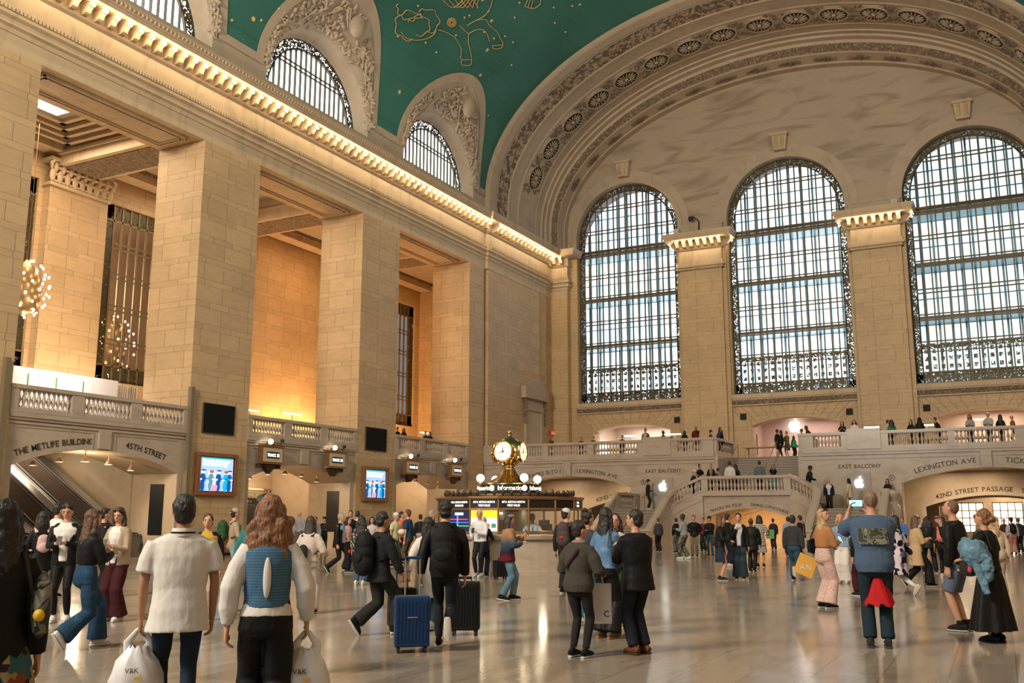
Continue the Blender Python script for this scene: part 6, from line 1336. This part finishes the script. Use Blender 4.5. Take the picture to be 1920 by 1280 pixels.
p=R_(1158,1176,961,rel=170,sex='f',hair='long',hc=HDB,top=((.5,.48,.46),'long',-.05),bot=('wide',K),arms=('drink','hang'),face=True,shoes=(.25,.2,.05),lab='woman facing forward drinking through a pink straw'); 
e=empty('drink_cup',p['hands'][0]+Vector((0,0,-.02)),label='clear plastic cup with a pink straw held by the drinking woman',cat='cup'); MB().lathe([(.028,-.06),(.04,.06),(.042,.065)],n=14).build('cup',mat('cup_plastic',(.5,.45,.42),.15),e); MB().tube([(0,0,.0),(.01,0,.16)],.005,6).build('straw',mat('straw_pink',(.7,.2,.3),.5),e)
p=R_(1200,1226,953,rel=42,skin=0,hc=HB,hair='short',top=(K,'long',-.16,None,.035),bot=('pants',(.014,.017,.024)),arms=('phoneh','phone'),head=(28,0),shoes=(.12,.045,.02),sole=(.05,.03,.02),bulk=1.06,face=True,lab='man in a black jacket and brown shoes facing left, hands raised')
e=empty('paper_bag',W(p,.30,.42,.60),p['rz']-.6,label='white paper shopping bag hanging between the woman and the man in black',cat='bag'); MB().box(-.06,.06,-.16,.16,-.22,.24).build('bag_body',mat('white_paper',(.55,.55,.57),.6),e)
for sx in (-1,1): MB().tube([(sx*.05,-.07,.24),(sx*.02,-.03,.42),(0,.0,.50),(sx*.02,.03,.42),(sx*.05,.07,.24)],.006,6).build('handle',mat('white_paper',(.55,.55,.57),.6),e)
t=MB(); text(t,'C',.10,flat((-.062,-.10,-.14),(0,-1,0),(0,0,1),(-1,0,0))); t.build('printed_letters',mat('print_navy',(.02,.03,.12),.5),e)
# middle distance, in front of the stairs
R_(1284,1048,962,rel=78,skin=2,hc=HB,top=((.26,.27,.29),'long',-.06,None,.025),bot=('baggy',(.2,.2,.17),'camo'),arms=('phone','phone'),shoes=(.6,.6,.6),sole=(.6,.6,.6),legs='step',bulk=1.1,lab='bearded man in a grey sweatshirt and camouflage trousers')
R_(1270,1036,970,rel=40,skin=1,hc=HB,top=(K,'long',-.1),bot=('pants',(.10,.10,.10)),lab='person in black half hidden behind the man in camouflage trousers')
R_(1303,1044,965,rel=178,skin=0,hc=HB,top=(K,'long',-.1,None,.025),bot=('pants',(.17,.13,.085)),arms=('back','back'),face=True,lab='man in a black bomber jacket and khaki trousers, hands behind his back')
R_(1333,1042,967,rel=165,skin=0,hc=HB,top=(K,'long',-.06),bot=('slim',(.03,.10,.15)),arms=('cross','hang'),hat=('cap',K),lab='man in a black cap, black top and blue jeans before the stair arch')
p=R_(1352,1088,966,rel=-88,sex='f',hair='bob',hc=HBR,top=(K,'long',-.12,None,.02),bot=('skirt',(.018,.03,.055)),arms=('rest','rest'),shoes=KK,sole=(.5,.5,.5),lab='woman in a black top and dark blue skirt facing right'); shoulderbag(p,1,(.035,.028,.018),'round dark olive handbag of the woman in the skirt',z=.10,x=-.1)
R_(1366,1062,962,rel=-60,hc=HB,top=(K,'long',-.1),bot=('pants',NV),shoes=(.5,.5,.5),lab='dark-haired man in black behind the woman in the skirt')
R_(1389,1086,961,rel=175,sex='f',hair='short',hc=HB,skin=0,top=((.5,.52,.58),'long',.0),jacket=(K,'long',-.12),bot=('wide',(.025,.04,.055)),arms=('hang','drink'),sole=(.55,.55,.55),face=True,lab='smiling short-haired person in a black blazer and white T-shirt')
p=R_(1411,1072,969,rel=-15,skin=2,hair='bald',hc=HB,top=(K,'long',-.22,None,.03),bot=('pants',K),arms=('rest','sf'),legs='step',bulk=1.08,lab='person in a loose black coat seen from behind'); shoulderbag(p,-1,K,'black shoulder bag of the person in the loose black coat',z=.05)
p=R_(1427,1063,965,rel=-8,skin=1,sex='f',hair='bob',hc=HB,top=((.52,.48,.42),'short',-.2,'stripe',.02),bot=('skirt',(.52,.48,.42),'stripe'),arms=('hip','rest'),lab='woman in a cream striped dress with a green folder')
tag(MB().box(-.02,.02,-.13,.13,-.15,.15).build('green_folder',mat('folder_green',(.08,.22,.06),.6),loc=W(p,.15,-.34,1.12),rz=p['rz']),'green folder under the arm of the woman in the striped dress','folder')
p=R_(1491,1088,964,rel=-12,skin=1,hc=HB,top=((.035,.038,.042),'long',-.08,None,.025),bot=('pants',(.03,.07,.10)),arms=('hang','hang'),legs='kick',sole=(.55,.5,.45),lab='man in a dark grey sweater and jeans walking away'); 
R_(1505,1046,965,rel=60,skin=1,hc=HB,top=((.5,.42,.38),'long',-.1),jacket=(K,'long',-.1),bot=('pants',K),lab='man in a dark vest beyond the man in the grey sweater')
R_(1481,1042,968,rel=20,hc=HB,top=((.2,.3,.5),'long',-.1),bot=('pants',K),lab='man in a light blue shirt hidden by the man in the grey sweater')
p=R_(1549,1140,952,rel=-52,sex='f',hair='vlong',hc=HBL,top=((.36,.17,.07),'long',.02,None,.018),bot=('wide',(.58,.40,.36),'leopard'),arms=('rest','phone'),head=(-68,-10),sunny=True,face=True,lab='blonde woman in a tan leather jacket and pink dotted trousers looking back'); shoulderbag(p,1,K,'black leather shoulder bag of the blonde woman in the tan jacket',z=.14,w=.17,hh=.15)
phone(p,1,'phone held by the blonde woman in the tan jacket',True)
e=empty('paper_bag',W(p,-.05,.46,.72),p['rz']+.9,label='yellow paper shopping bag beside the blonde woman in the tan jacket',cat='bag'); MB().box(-.05,.05,-.17,.17,-.17,.20,rot=Matrix.Rotation(.4,3,'X')).build('bag_body',mat('yellow_paper',(.62,.32,.04),.6),e)
t=MB(); text(t,'AN',.14,flat((-.055,.0,-.06),(0,-1,0),(0,0,1),(-1,0,0)),gap=.15); t.build('printed_letters',mat('print_white',(.6,.6,.55),.5),e)
p=R_(1583,1093,962,rel=165,sex='f',hair='bob',hc=HBL,top=((.22,.31,.42),'puff',-.06,None,.025),bot=('wide',(.60,.57,.54)),arms=('hang','rest'),shoes=(.5,.45,.4),head=(15,-8),face=True,lab='blonde woman in a light blue blouse and white trousers'); shoulderbag(p,1,(.05,.05,.03),'olive crossbody bag of the woman in white trousers',z=.10,w=.14,hh=.15,cross=True)
tag(MB().box(-.03,.03,-.045,.045,-.02,.02).build('sunglasses',BLK,loc=W(p,.15,0,1.30),rz=p['rz']),'dark sunglasses hooked on the light blue blouse','sunglasses')
p=R_(1650,1214,916,rel=3,skin=0,hair='buzz',hc=(.22,.14,.10),top=((.065,.105,.175),'short',-.12,None,.034),bot=('pants',(.016,.030,.042)),arms=((.30,.24,1.52),(.36,.0,1.46)),bulk=1.14,head=(8,-6),shoes=(.03,.03,.03),sole=(.05,.05,.05),lab='large bald man in a blue T-shirt raising his phone, seen from behind')
m=MB(); s_=p['s']; m.grid([[(p['hip']+p['u']*z)*s_+Vector((-(.190)*math.sqrt(1-(y/.27)**2)*s_+.0,y*s_,0)) for y in (-.16,-.1,-.05,0,.05,.1,.16)] for z in (.22,.28,.34,.40)],0,True); m.build('printed_landscape',cloth((.1,.1,.1),.8,'camo'),p['root'],fix=False)
hh=(p['hands'][0]+p['hands'][1])/2+Vector((0,0,.02)); hL=W(p,.36,.15,1.62); e=empty('mobile_phone',hL,p['rz'],label='phone with bright screen held up by the large man in the blue T-shirt',cat='phone'); MB().box(-.006,.006,-.085,.085,-.045,.045).build('case',BLK,e); MB().box(-.008,-.0065,-.08,.08,-.04,.04).build('lit_screen',em('phone_screen',(.25,.65,1.),2.2),e)
m=MB(); c0=W(p,-.02,-.02,.80)-p['pos']; n=22; rows=[[(c0.x+(.02+.12*(t**.7))*cos(2*PI*k/n)*(1+.2*sin(3*k+t*6)),c0.y+(.02+.15*(t**.7))*sin(2*PI*k/n)*(1+.2*sin(5*k)),c0.z-.36*t+.03*sin(k*2.2)) for k in range(n)] for t in (0,.2,.4,.6,.8,1)]; m.grid(rows,0,True,close_u=True); o=m.build('red_jacket',cloth((.42,.015,.02),.7),loc=p['pos'],fix=False); tag(o,'crumpled red jacket hanging between the legs of the large man','jacket')
R_(1622,1118,966,rel=40,hc=HB,top=(K,'long',-.1),bot=('pants',(.05,.01,.015)),shoes=KK,sole=(.6,.6,.6),h=1.66,lab='person hidden behind the large man, only dark shoes showing',legs='step')
R_(1690,1116,962,rel=72,sex='f',hair='long',hc=HB,top=((.1,.1,.12),'long',-.45,'floral',.03),bot=('slim',(.6,.58,.56)),legs='walk',arms=('sf','sb'),shoes=(.5,.42,.38),sole=(.6,.55,.5),lab='woman in a black and white floral coat and white trousers walking left')
p=R_(1722,1100,963,rel=-70,sex='f',hair='vlong',hc=HBR,top=((.44,.31,.18),'long',-.38,None,.03),bot=('wide',K),arms=('rest','phone'),legs='walk2',lab='long-haired woman in a beige coat and black trousers walking right')
R_(1745,1074,966,rel=2,sex='f',hair='curly',hc=K,top=(K,'short',-.15,None,.03),bot=('pants',K),arms=('hang','hang'),bulk=1.15,legs='wide',lab='person with big black hair and black top, pale blue sleeves, seen from behind')
R_(1727,1052,965,rel=20,hc=HBR,top=((.5,.48,.46),'long',-.1),bot=('pants',K),hat=('beanie',(.45,.43,.40)),lab='person in a pale hooded jacket beyond the beige coat woman')
p=R_(1773,1084,966,rel=-10,sex='f',hair='long',hc=HDB,top=(KK,'34',-.1),bot=('slim',K),legs='step',shoes=(.5,.5,.5),skin=1,lab='woman in black with a salmon pink backpack'); backpack(p,(.55,.17,.13),'salmon pink backpack on the woman in black',w=.13,hh=.19,dp=.09)
p=R_(1808,1183,934,rel=66,skin=0,hair='buzz',hc=(.15,.08,.045),top=(K,'long',-.10,None,.025),bot=('shorts',(.10,.135,.20)),arms=('hang','chin'),head=(10,-14),sunny=False,shoes=KK,sole=(.45,.45,.45),face=True,lab='man in a black bomber jacket and blue shorts looking up, hand on chin')
m=MB(); s_=p['s']; m.lathe([(.165,.80*s_),(.175,.83*s_),(.165,.855*s_)],n=24,caps=False); m.build('striped_hem',cloth((.40,.30,.22)),p['root'],fix=False)
for (HJx) in (1,-1): 
    m=MB(); m.lathe([(.052,.10*s_),(.05,.15*s_)],cx=-.0,cy=HJx*.095*s_,n=14,caps=False); m.build('sock',cloth(K),p['root'],fix=False)
p=R_(1868,1204,944,rel=62,sex='f',hair='bun',hc=HAU,top=(K,'short',-.05,None,.02),bot=('longskirt',K),arms=('rest','rest'),head=(12,-8),sunny=False,face=True,shoes=K,sole=K,h=1.72,lab='red-haired woman in a black top and long black skirt, denim jacket over her arm')
q=MB()
for sd in (1,-1): q.ell(p['HP'](.088,sd*.033,.012),(.012,.026,.02),n=10,m=6)
q.build('sunglasses',BLK,p['root'],fix=False)
txj=bpy.data.textures.new('crumple','CLOUDS'); txj.noise_scale=.06; txj.noise_depth=2
m=MB()
for k in range(9): a=k/8; m.ell((.12-.18*a,.06*sin(k*2),.05*sin(k*1.3)),(.11,.10,.12+.05*(k%2)),n=12,m=8)
m.ell((-.12,.02,-.16),(.09,.08,.20),n=12,m=8); e=empty('denim_jacket',W(p,.0,.30,1.17),p['rz'],label='crumpled pale blue denim jacket over the arm of the woman in the long skirt',cat='jacket'); rm('folded_cloth',m,.012,cloth((.12,.22,.30),.8,'denim'),e,2,.06,txj)
m=MB(); m.tube([(.02,.05,-.05),(-.06,.10,-.2),(-.10,.08,-.36),(-.12,.05,-.5)],[.05,.055,.05,.045],12); rm('hanging_sleeve',m,.012,cloth((.12,.22,.30),.8,'denim'),e,2,.03,txj)
shoulderbag(p,1,(.03,.028,.02),'dark green structured handbag of the woman in the long black skirt',z=.02,w=.15,hh=.11,x=.16); tag(MB().ell((0,0,0),(.03,.03,.045)).build('pink_pompom',cloth((.6,.06,.12)),loc=W(p,.10,.33,.96)),'small pink pompom on the dark green handbag','charm')
R_(1878,1120,967,rel=20,sex='f',hair='pony',hc=HBL,top=((.5,.4,.3),'long',-.1),bot=('pants',(.4,.3,.25)),lab='blonde woman behind the red-haired woman, in beige')
p=R_(1902,1040,969,rel=10,skin=1,hc=HB,top=((.45,.45,.48),'long',-.05),bot=('pants',(.42,.20,.17)),hat=('beanie',(.09,.02,.025)),lab='person in a maroon beanie and pink trousers far right'); backpack(p,K,'black backpack on the person in the maroon beanie')
for px,fy,hy,rel,c,lab in ((1787,1040,968,160,(.3,.32,.34),'distant person in grey between the beige coat and the black jacket'),(1697,1036,970,150,(.1,.2,.5),'distant person in blue beyond the floral coat'),(1887,1030,972,170,(.08,.03,.03),'distant person in dark red far right'),(1800,1028,972,20,(.05,.05,.05),'distant person in black near the lit shops'),(1840,1030,971,-40,(.4,.35,.3),'distant person in beige near the lit shops'),(1915,1036,970,20,(.03,.03,.04),'person in dark clothes at the far right edge'),(1452,1030,971,20,(.03,.03,.04),'distant person in black right of the stair arch'),(1320,1034,970,160,(.12,.03,.03),'distant person in dark red left of the stair arch'),(590,1040,968,160,(.2,.2,.22),'distant person in grey inside the first track arch'),(722,1046,968,30,(.03,.03,.03),'distant person in black between the pink-shirted man and the worker'),(872,1036,968,40,(.2,.12,.1),'distant person in brown left of the booth'),(1236,1034,970,30,(.05,.05,.06),'distant person in black beside the left newel')):
    R_(px,fy,hy,rel=rel,top=(c,'long',-.1),bot=('pants',K),lab=lab,hc=random.Random(px).choice((HB,HDB,HBR)))
# stairs and landing
def on3(px,z,X_): o=on(0,X_,px,900); return (X_,o.y,z)
def up(px,z,X_,hy,**k): return R_(px,pos=on3(px,z,X_),hy=hy,**k)
up(1214,MZ,56.6,898,rel=-100,skin=1,hc=HB,top=(KK,'long',-.05),bot=('pants',K),hat=('cap',K),shoes=(.5,.5,.5),arms=('rest','rest'),lab='man in a black cap standing at the top of the left lower flight')
up(1296,2.45,54.9,879,rel=-80,hc=HGR,top=(K,'long',-.1),bot=('pants',K),hat=('cap',(.5,.48,.45)),lean=18,legs='step',lab='man in a pale cap climbing the left stairs, bent under a black backpack')
up(1312,LZ,55.6,870,rel=-140,sex='f',skin=1,hair='topbun',hc=HB,top=(K,'short',-.1),bot=('pants',(.05,.2,.4)),arms=('rest','rest'),lab='woman in a black T-shirt at the left end of the landing')
up(1334,LZ,55.6,869,rel=170,sex='f',hair='pony',hc=HDB,top=((.2,.15,.1),'long',-.1),jacket=(K,'long',-.1),bot=('pants',K),lab='woman in an open black jacket on the landing')
up(1346,LZ,56.4,877,rel=-30,hc=HB,top=((.2,.2,.16),'long',-.1),bot=('pants',K),hat=('cap',K),lab='person in a black cap and grey-green top on the landing')
up(1369,LZ,56.2,864,rel=-5,skin=1,hc=HB,top=((.58,.56,.55),'long',-.05,None,.02),bot=('pants',(.08,.03,.03)),lab='man in a white shirt seen from behind on the landing')
up(1380,LZ,56.95,869,rel=-20,sex='f',hair='vlong',hc=HB,top=(K,'long',-.1),bot=('pants',K),lab='woman with long black hair beside the white-shirted man on the landing')
up(1425,LZ,56.2,863,rel=0,hc=HB,top=((.10,.13,.15),'long',-.1,None,.03),bot=('pants',K),lab='person in a grey-blue hoodie seen from behind on the landing')
up(1451,LZ,56.2,871,rel=175,sex='f',hair='long',hc=HBR,skin=1,top=(K,'long',-.1),bot=('pants',(.03,.2,.22)),arms=('up','up'),lab='woman taking a photo on the landing')
up(1515,2.5,54.6,872,rel=-95,skin=2,hc=HB,top=(K,'long',-.2,None,.03),bot=('pants',K),hat=('cap',K),arms=('phone','phone'),lean=12,lab='person all in black leaning on the right stair rail with a phone'); backpack_=None
up(1553,MZ-.15,54.6,896,rel=178,hc=HGR,top=((.55,.55,.58),'long',-.05),jacket=(NV,'long',-.1),bot=('pants',K),arms=('hang','hang'),legs='step',lab='grey-haired man in a dark jacket and white shirt coming down the right stairs')
up(1592,MZ,55.2,896,rel=60,sex='f',hair='veil',hc=K,skin=1,top=((.50,.42,.28),'long',-.3,None,.03),bot=('pants',(.45,.37,.25)),lab='woman in a cream suit and black headscarf at the top of the right lower flight')
up(1664,MZ,56.6,897,rel=165,sex='f',hair='long',hc=HB,top=(KK,'long',-.1),bot=('pants',K),arms=('phone','phone'),head=(0,15),lab='woman with a phone leaning behind the stone pedestal')
# balcony people
def bal(px,hy,X_=59.,rel=180,c=K,lab='',h=1.68,**k):
    o=on(0,X_,px,830); d=FW+RT*((px-960)/F)-UP*((hy-640)/F); 
    k.setdefault('bot',('pants',K)); k.setdefault('top',(c,'long',-.1)); return R_(px,pos=(X_,o.y,ZB),rel=rel,h=h,lab=lab,**k)
bal(1306,799,58.4,rel=160,skin=1,top=((.12,.015,.02),'long',-.1),hat=('cap',(.4,.4,.4)),arms=('up','hang'),h=1.85,lab='man in a dark red sweatshirt taking a photo from the balcony')
bal(1211,806,58.7,rel=150,h=1.85,skin=1,top=((.4,.3,.2),'long',-.1),jacket=((.05,.015,.02),'long',-.1),lab='man in an open maroon jacket on the balcony behind the left block')
bal(1243,811,59.5,rel=-60,h=1.72,skin=2,lab='dark-haired person behind the left balcony block')
bal(1284,816,58.8,rel=10,sex='f',hair='bob',h=1.6,lab='person bending with dark hair on the balcony left of the man in red'); 
bal(1332,815,59.3,rel=-90,h=1.6,hat=('cap',K),lab='person in a black cap at the corner of the left balcony')
bal(1345,810,58.6,rel=-100,h=1.72,c=(.02,.04,.10),sex='f',hair='long',lean=20,lab='woman in a blue jacket bending over the balcony corner'); bal(1354,816,59.2,rel=70,h=1.62,sex='f',hair='long',hc=HDB,skin=1,lab='woman facing the one in the blue jacket at the balcony corner')
for px,hy,lab in ((1090,826,'person with dark hair far left on the east balcony'),(1113,826,'person in a dark top near the left store arch'),(1167,822,'dark-haired person in front of the white screen')): bal(px,hy,60.5,h=1.62,lab=lab,rel=150)
bal(1457,806,63.2,rel=-60,h=1.84,skin=1,c=K,bot=('shorts',K),lab='tall man in black hugging a woman at the head of the stairs'); bal(1466,809,63.2,rel=75,h=1.76,sex='f',hair='vlong',bot=('slim',K),shoes=(.7,.04,.04),lab='woman in black with red shoes hugging the tall man at the head of the stairs')
bal(1476,811,63.75,rel=130,h=1.74,skin=0,hair='short',hc=HBR,c=(.12,.13,.06),bot=('skirt',(.06,.07,.06)),arms=('phone','phone'),lab='person in an olive T-shirt and dark shorts at the head of the stairs'); bal(1488,828,64.4,rel=-40,h=1.48,sex='f',hair='long',c=(.02,.30,.12),lab='small person in a green top at the head of the stairs')
bal(1524,797,60.5,rel=80,h=1.85,sex='f',hair='long',hc=HDB,c=(.05,.02,.01),lean=35,lab='woman with long hair bending down behind the right balustrade'); bal(1505,812,62.,rel=80,h=1.7,c=K,lab='person in black beside the right end of the upper stairs')
bal(1581,791,58.5,rel=178,sex='f',hair='long',hc=HDB,h=1.72,top=(K,'short',-.1),arms=('phoneh','phoneh'),lab='woman in black with a phone left of the right balcony block'); bal(1604,788,58.3,rel=178,sex='f',hair='curly',h=1.76,top=((.6,.58,.55),'short',-.1),arms=('phone','phone'),lab='curly-haired woman in a white T-shirt behind the right balcony block')
bal(1666,793,59.,rel=-80,h=1.74,top=((.5,.55,.6),'short',-.1),lab='man in a white T-shirt behind the right balustrade'); bal(1674,796,58.3,rel=10,sex='f',hair='curly',h=1.68,c=(.02,.18,.06),lab='dark-haired person in green beside the man in the white T-shirt')
bal(1711,789,59.2,rel=150,sex='f',hair='long',hc=HDB,h=1.72,arms=('phone','phone'),lab='brown-haired woman in black looking at her phone on the right balcony'); bal(1727,786,58.7,rel=0,sex='f',hair='veil',hc=K,h=1.78,lab='person in a black hood on the right balcony')
bal(1764,788,58.5,rel=85,h=1.76,skin=0,hc=HDB,top=((.6,.6,.6),'long',-.1),jacket=(K,'long',-.1),lean=22,lab='man in a black suit leaning on the right balustrade')
bal(1822,781,58.5,rel=175,sex='f',hair='long',hc=HB,skin=1,h=1.8,top=((.5,.5,.5),'long',-.1,'stripe'),arms=('phone','phone'),lab='woman in a black and white striped top on the right balcony')
bal(1857,778,58.5,rel=165,h=1.86,top=((.35,.34,.33),'long',-.1),jacket=((.35,.34,.33),'long',-.1),hat=('cap',(.6,.58,.55)),arms=('phone','phone'),lab='man in a white cap and grey top on the right balcony'); bal(1879,784,58.7,rel=-15,sex='f',hair='long',hc=HB,h=1.74,lab='woman with long dark hair seen from behind on the right balcony'); bal(1903,788,58.9,rel=90,h=1.68,hair='bald',hc=HAU,c=(.3,.1,.05),lab='ginger person at the right end of the balcony')
for px,hy,lab in ((745,813,'person in dark green at the left of the second gallery balustrade'),(757,814,'person in black second from left behind the second gallery balustrade'),(798,818,'person in a black cap behind the second gallery balustrade'),(806,819,'person with long hair, rightmost behind the second gallery balustrade')):
    o=on(1,33.2,px,830); R_(px,pos=(o.x,33.2,ZB),rel=150,h=1.62,sex='f',hair='long' if px in(757,806) else 'short',top=(K,'long',-.1),bot=('pants',K),lab=lab)
flush()
for o in (balu,modp,bulbp): bpy.data.objects.remove(o)

# ================================================================== LIGHT, WORLD, CAMERA
wd=bpy.data.worlds.new('World'); bpy.context.scene.world=wd; wd.use_nodes=True
bg=wd.node_tree.nodes['Background']; bg.inputs['Color'].default_value=(1.,.97,.93,1); bg.inputs['Strength'].default_value=.24
def light(name,typ,loc,e,col,size=.3,rot=None,spot=None,sy=None,blend=.6):
    l=bpy.data.lights.new(name,typ); l.energy=e; l.color=col
    if typ=='AREA':
        l.size=size
        if sy: l.shape='RECTANGLE'; l.size_y=sy
    elif typ=='SPOT': l.shadow_soft_size=size; l.spot_size=spot or 1.2; l.spot_blend=blend
    else: l.shadow_soft_size=size
    o=bpy.data.objects.new(name,l); C.objects.link(o); o.location=loc
    if rot is not None:
        if len(rot)==3 and not isinstance(rot,Vector): o.rotation_euler=rot
        else: o.rotation_euler=rot.to_track_quat('-Z','Y').to_euler()
    return o
WARM=(1.,.76,.50); ORG=(1.,.55,.22)
cam=bpy.data.cameras.new('Camera'); co=bpy.data.objects.new('Camera',cam); C.objects.link(co)
cam.sensor_width=36; cam.lens=F/1920*36; cam.clip_start=.1; cam.clip_end=400
co.location=(0,0,H); R=Matrix((RT,UP,-FW)).transposed(); co.rotation_euler=R.to_euler()
S=bpy.context.scene; S.camera=co
S.view_settings.view_transform='Standard'; S.view_settings.look='None'; S.view_settings.gamma=1; S.view_settings.use_curve_mapping=False; S.view_settings.exposure=EXPO
S.cycles.use_denoising=True; S.cycles.adaptive_threshold=.015; S.cycles.max_bounces=7; S.cycles.diffuse_bounces=4; S.cycles.glossy_bounces=3; S.cycles.transparent_max_bounces=8; S.cycles.sample_clamp_indirect=6.; S.cycles.caustics_reflective=False; S.cycles.caustics_refractive=False
def gal(): 
    for x in (28.5,): light('gallery_lamp_and_fill','AREA',(x,39.5,20.0),900,WARM,5,(0,0,0))
    light('gallery_lamp_and_fill','AREA',(38.9,39.5,19.9),500,WARM,4,(0,0,0)); light('gallery_lamp_and_fill','AREA',(51,39.5,19.9),350,ORG,4,(0,0,0)); light('gallery_lamp_and_fill','AREA',(61,39.5,19.9),350,ORG,4,(0,0,0))
    light('wall_washer','AREA',(51,41.9,5.7),1500,ORG,6.,(math.radians(160),0,0),sy=.4)
    light('wall_washer','AREA',(61.5,41.9,5.7),700,ORG,5.,(math.radians(160),0,0),sy=.4)
    light('wall_washer','AREA',(32,40.5,5.7),900,WARM,7.,(math.radians(155),0,0),sy=.4)
    light('arch_lamp_and_fill','AREA',(27,40,4.95),420,(1,.8,.58),4,(0,0,0)); light('arch_lamp_and_fill','POINT',(27.,33.6,3.5),160,(1,.78,.52),.3)  # the wide area is added fill to brighten the escalators, no fitting there
    for x in (38.9,51.1): light('arch_lamp_and_fill','POINT',(x-1.5,36.2,3.9),380,WARM,.3); light('arch_lamp_and_fill','POINT',(x+3.5,37.6,3.6),260,WARM,.3)
    light('under_stair_lamp','AREA',(56.8,13.8,2.45),300,ORG,2.5,(0,0,0)); 
    for y in (23.5,28,2.,4.): light('passage_lamp','AREA',(60,y,4.2),110,WARM,1.5,(0,0,0))
    for y in (24,1.): light('passage_lamp','AREA',(68,y,4.2),200,WARM,2,(0,0,0))
    light('passage_lamp','AREA',(73.5,1.2,4.),200,WARM,2,(0,0,0))
    light('store_lamp','AREA',(72.3,25.9,8.8),330,(1,.95,.85),4,(0,0,0)); light('store_lamp','AREA',(72.3,13.8,8.8),200,(1,.72,.66),4,(0,0,0)); light('store_lamp','AREA',(72.3,1.7,8.8),300,(1,.8,.6),4,(0,0,0))
    light('gallery_lamp_and_fill','AREA',(27.5,34.6,8.6),160,(1,.9,.8),3,Vector((0,1,-.5)))  # added fill aimed at the hoarding to brighten it, not a real fitting
    light('booth_lamp','POINT',(bc.x+.3,bc.y-1.0,1.75),14,(1,.85,.6),.1)
    light('beyond_room_lamp','POINT',(33,49,15),3800,WARM,.5)
gal()
def hall():
    # floodlights mounted on the balconies and the far cornice wash the piers and vault
    light('cornice_flood','AREA',(15,-3.2,22.9),3600,(1,.86,.68),3,Vector((30,30,-6)),sy=24)
    light('cornice_flood','AREA',(45,-3.2,22.9),2200,(1,.86,.68),3,Vector((12,30,-8)),sy=20)
    light('vault_uplight','AREA',(30,30.6,22.7),350,(1,.85,.65),40,Vector((0,-.5,1)),sy=.4)
    light('west_window_daylight','AREA',(-14.5,13.8,17),3000,(.85,.93,1.),22,Vector((1,0,0)),sy=14)
    light('west_flood','AREA',(-12,17,21.5),17500,(1,.83,.62),8,Vector((50,13,-9)),sy=6)
hall()
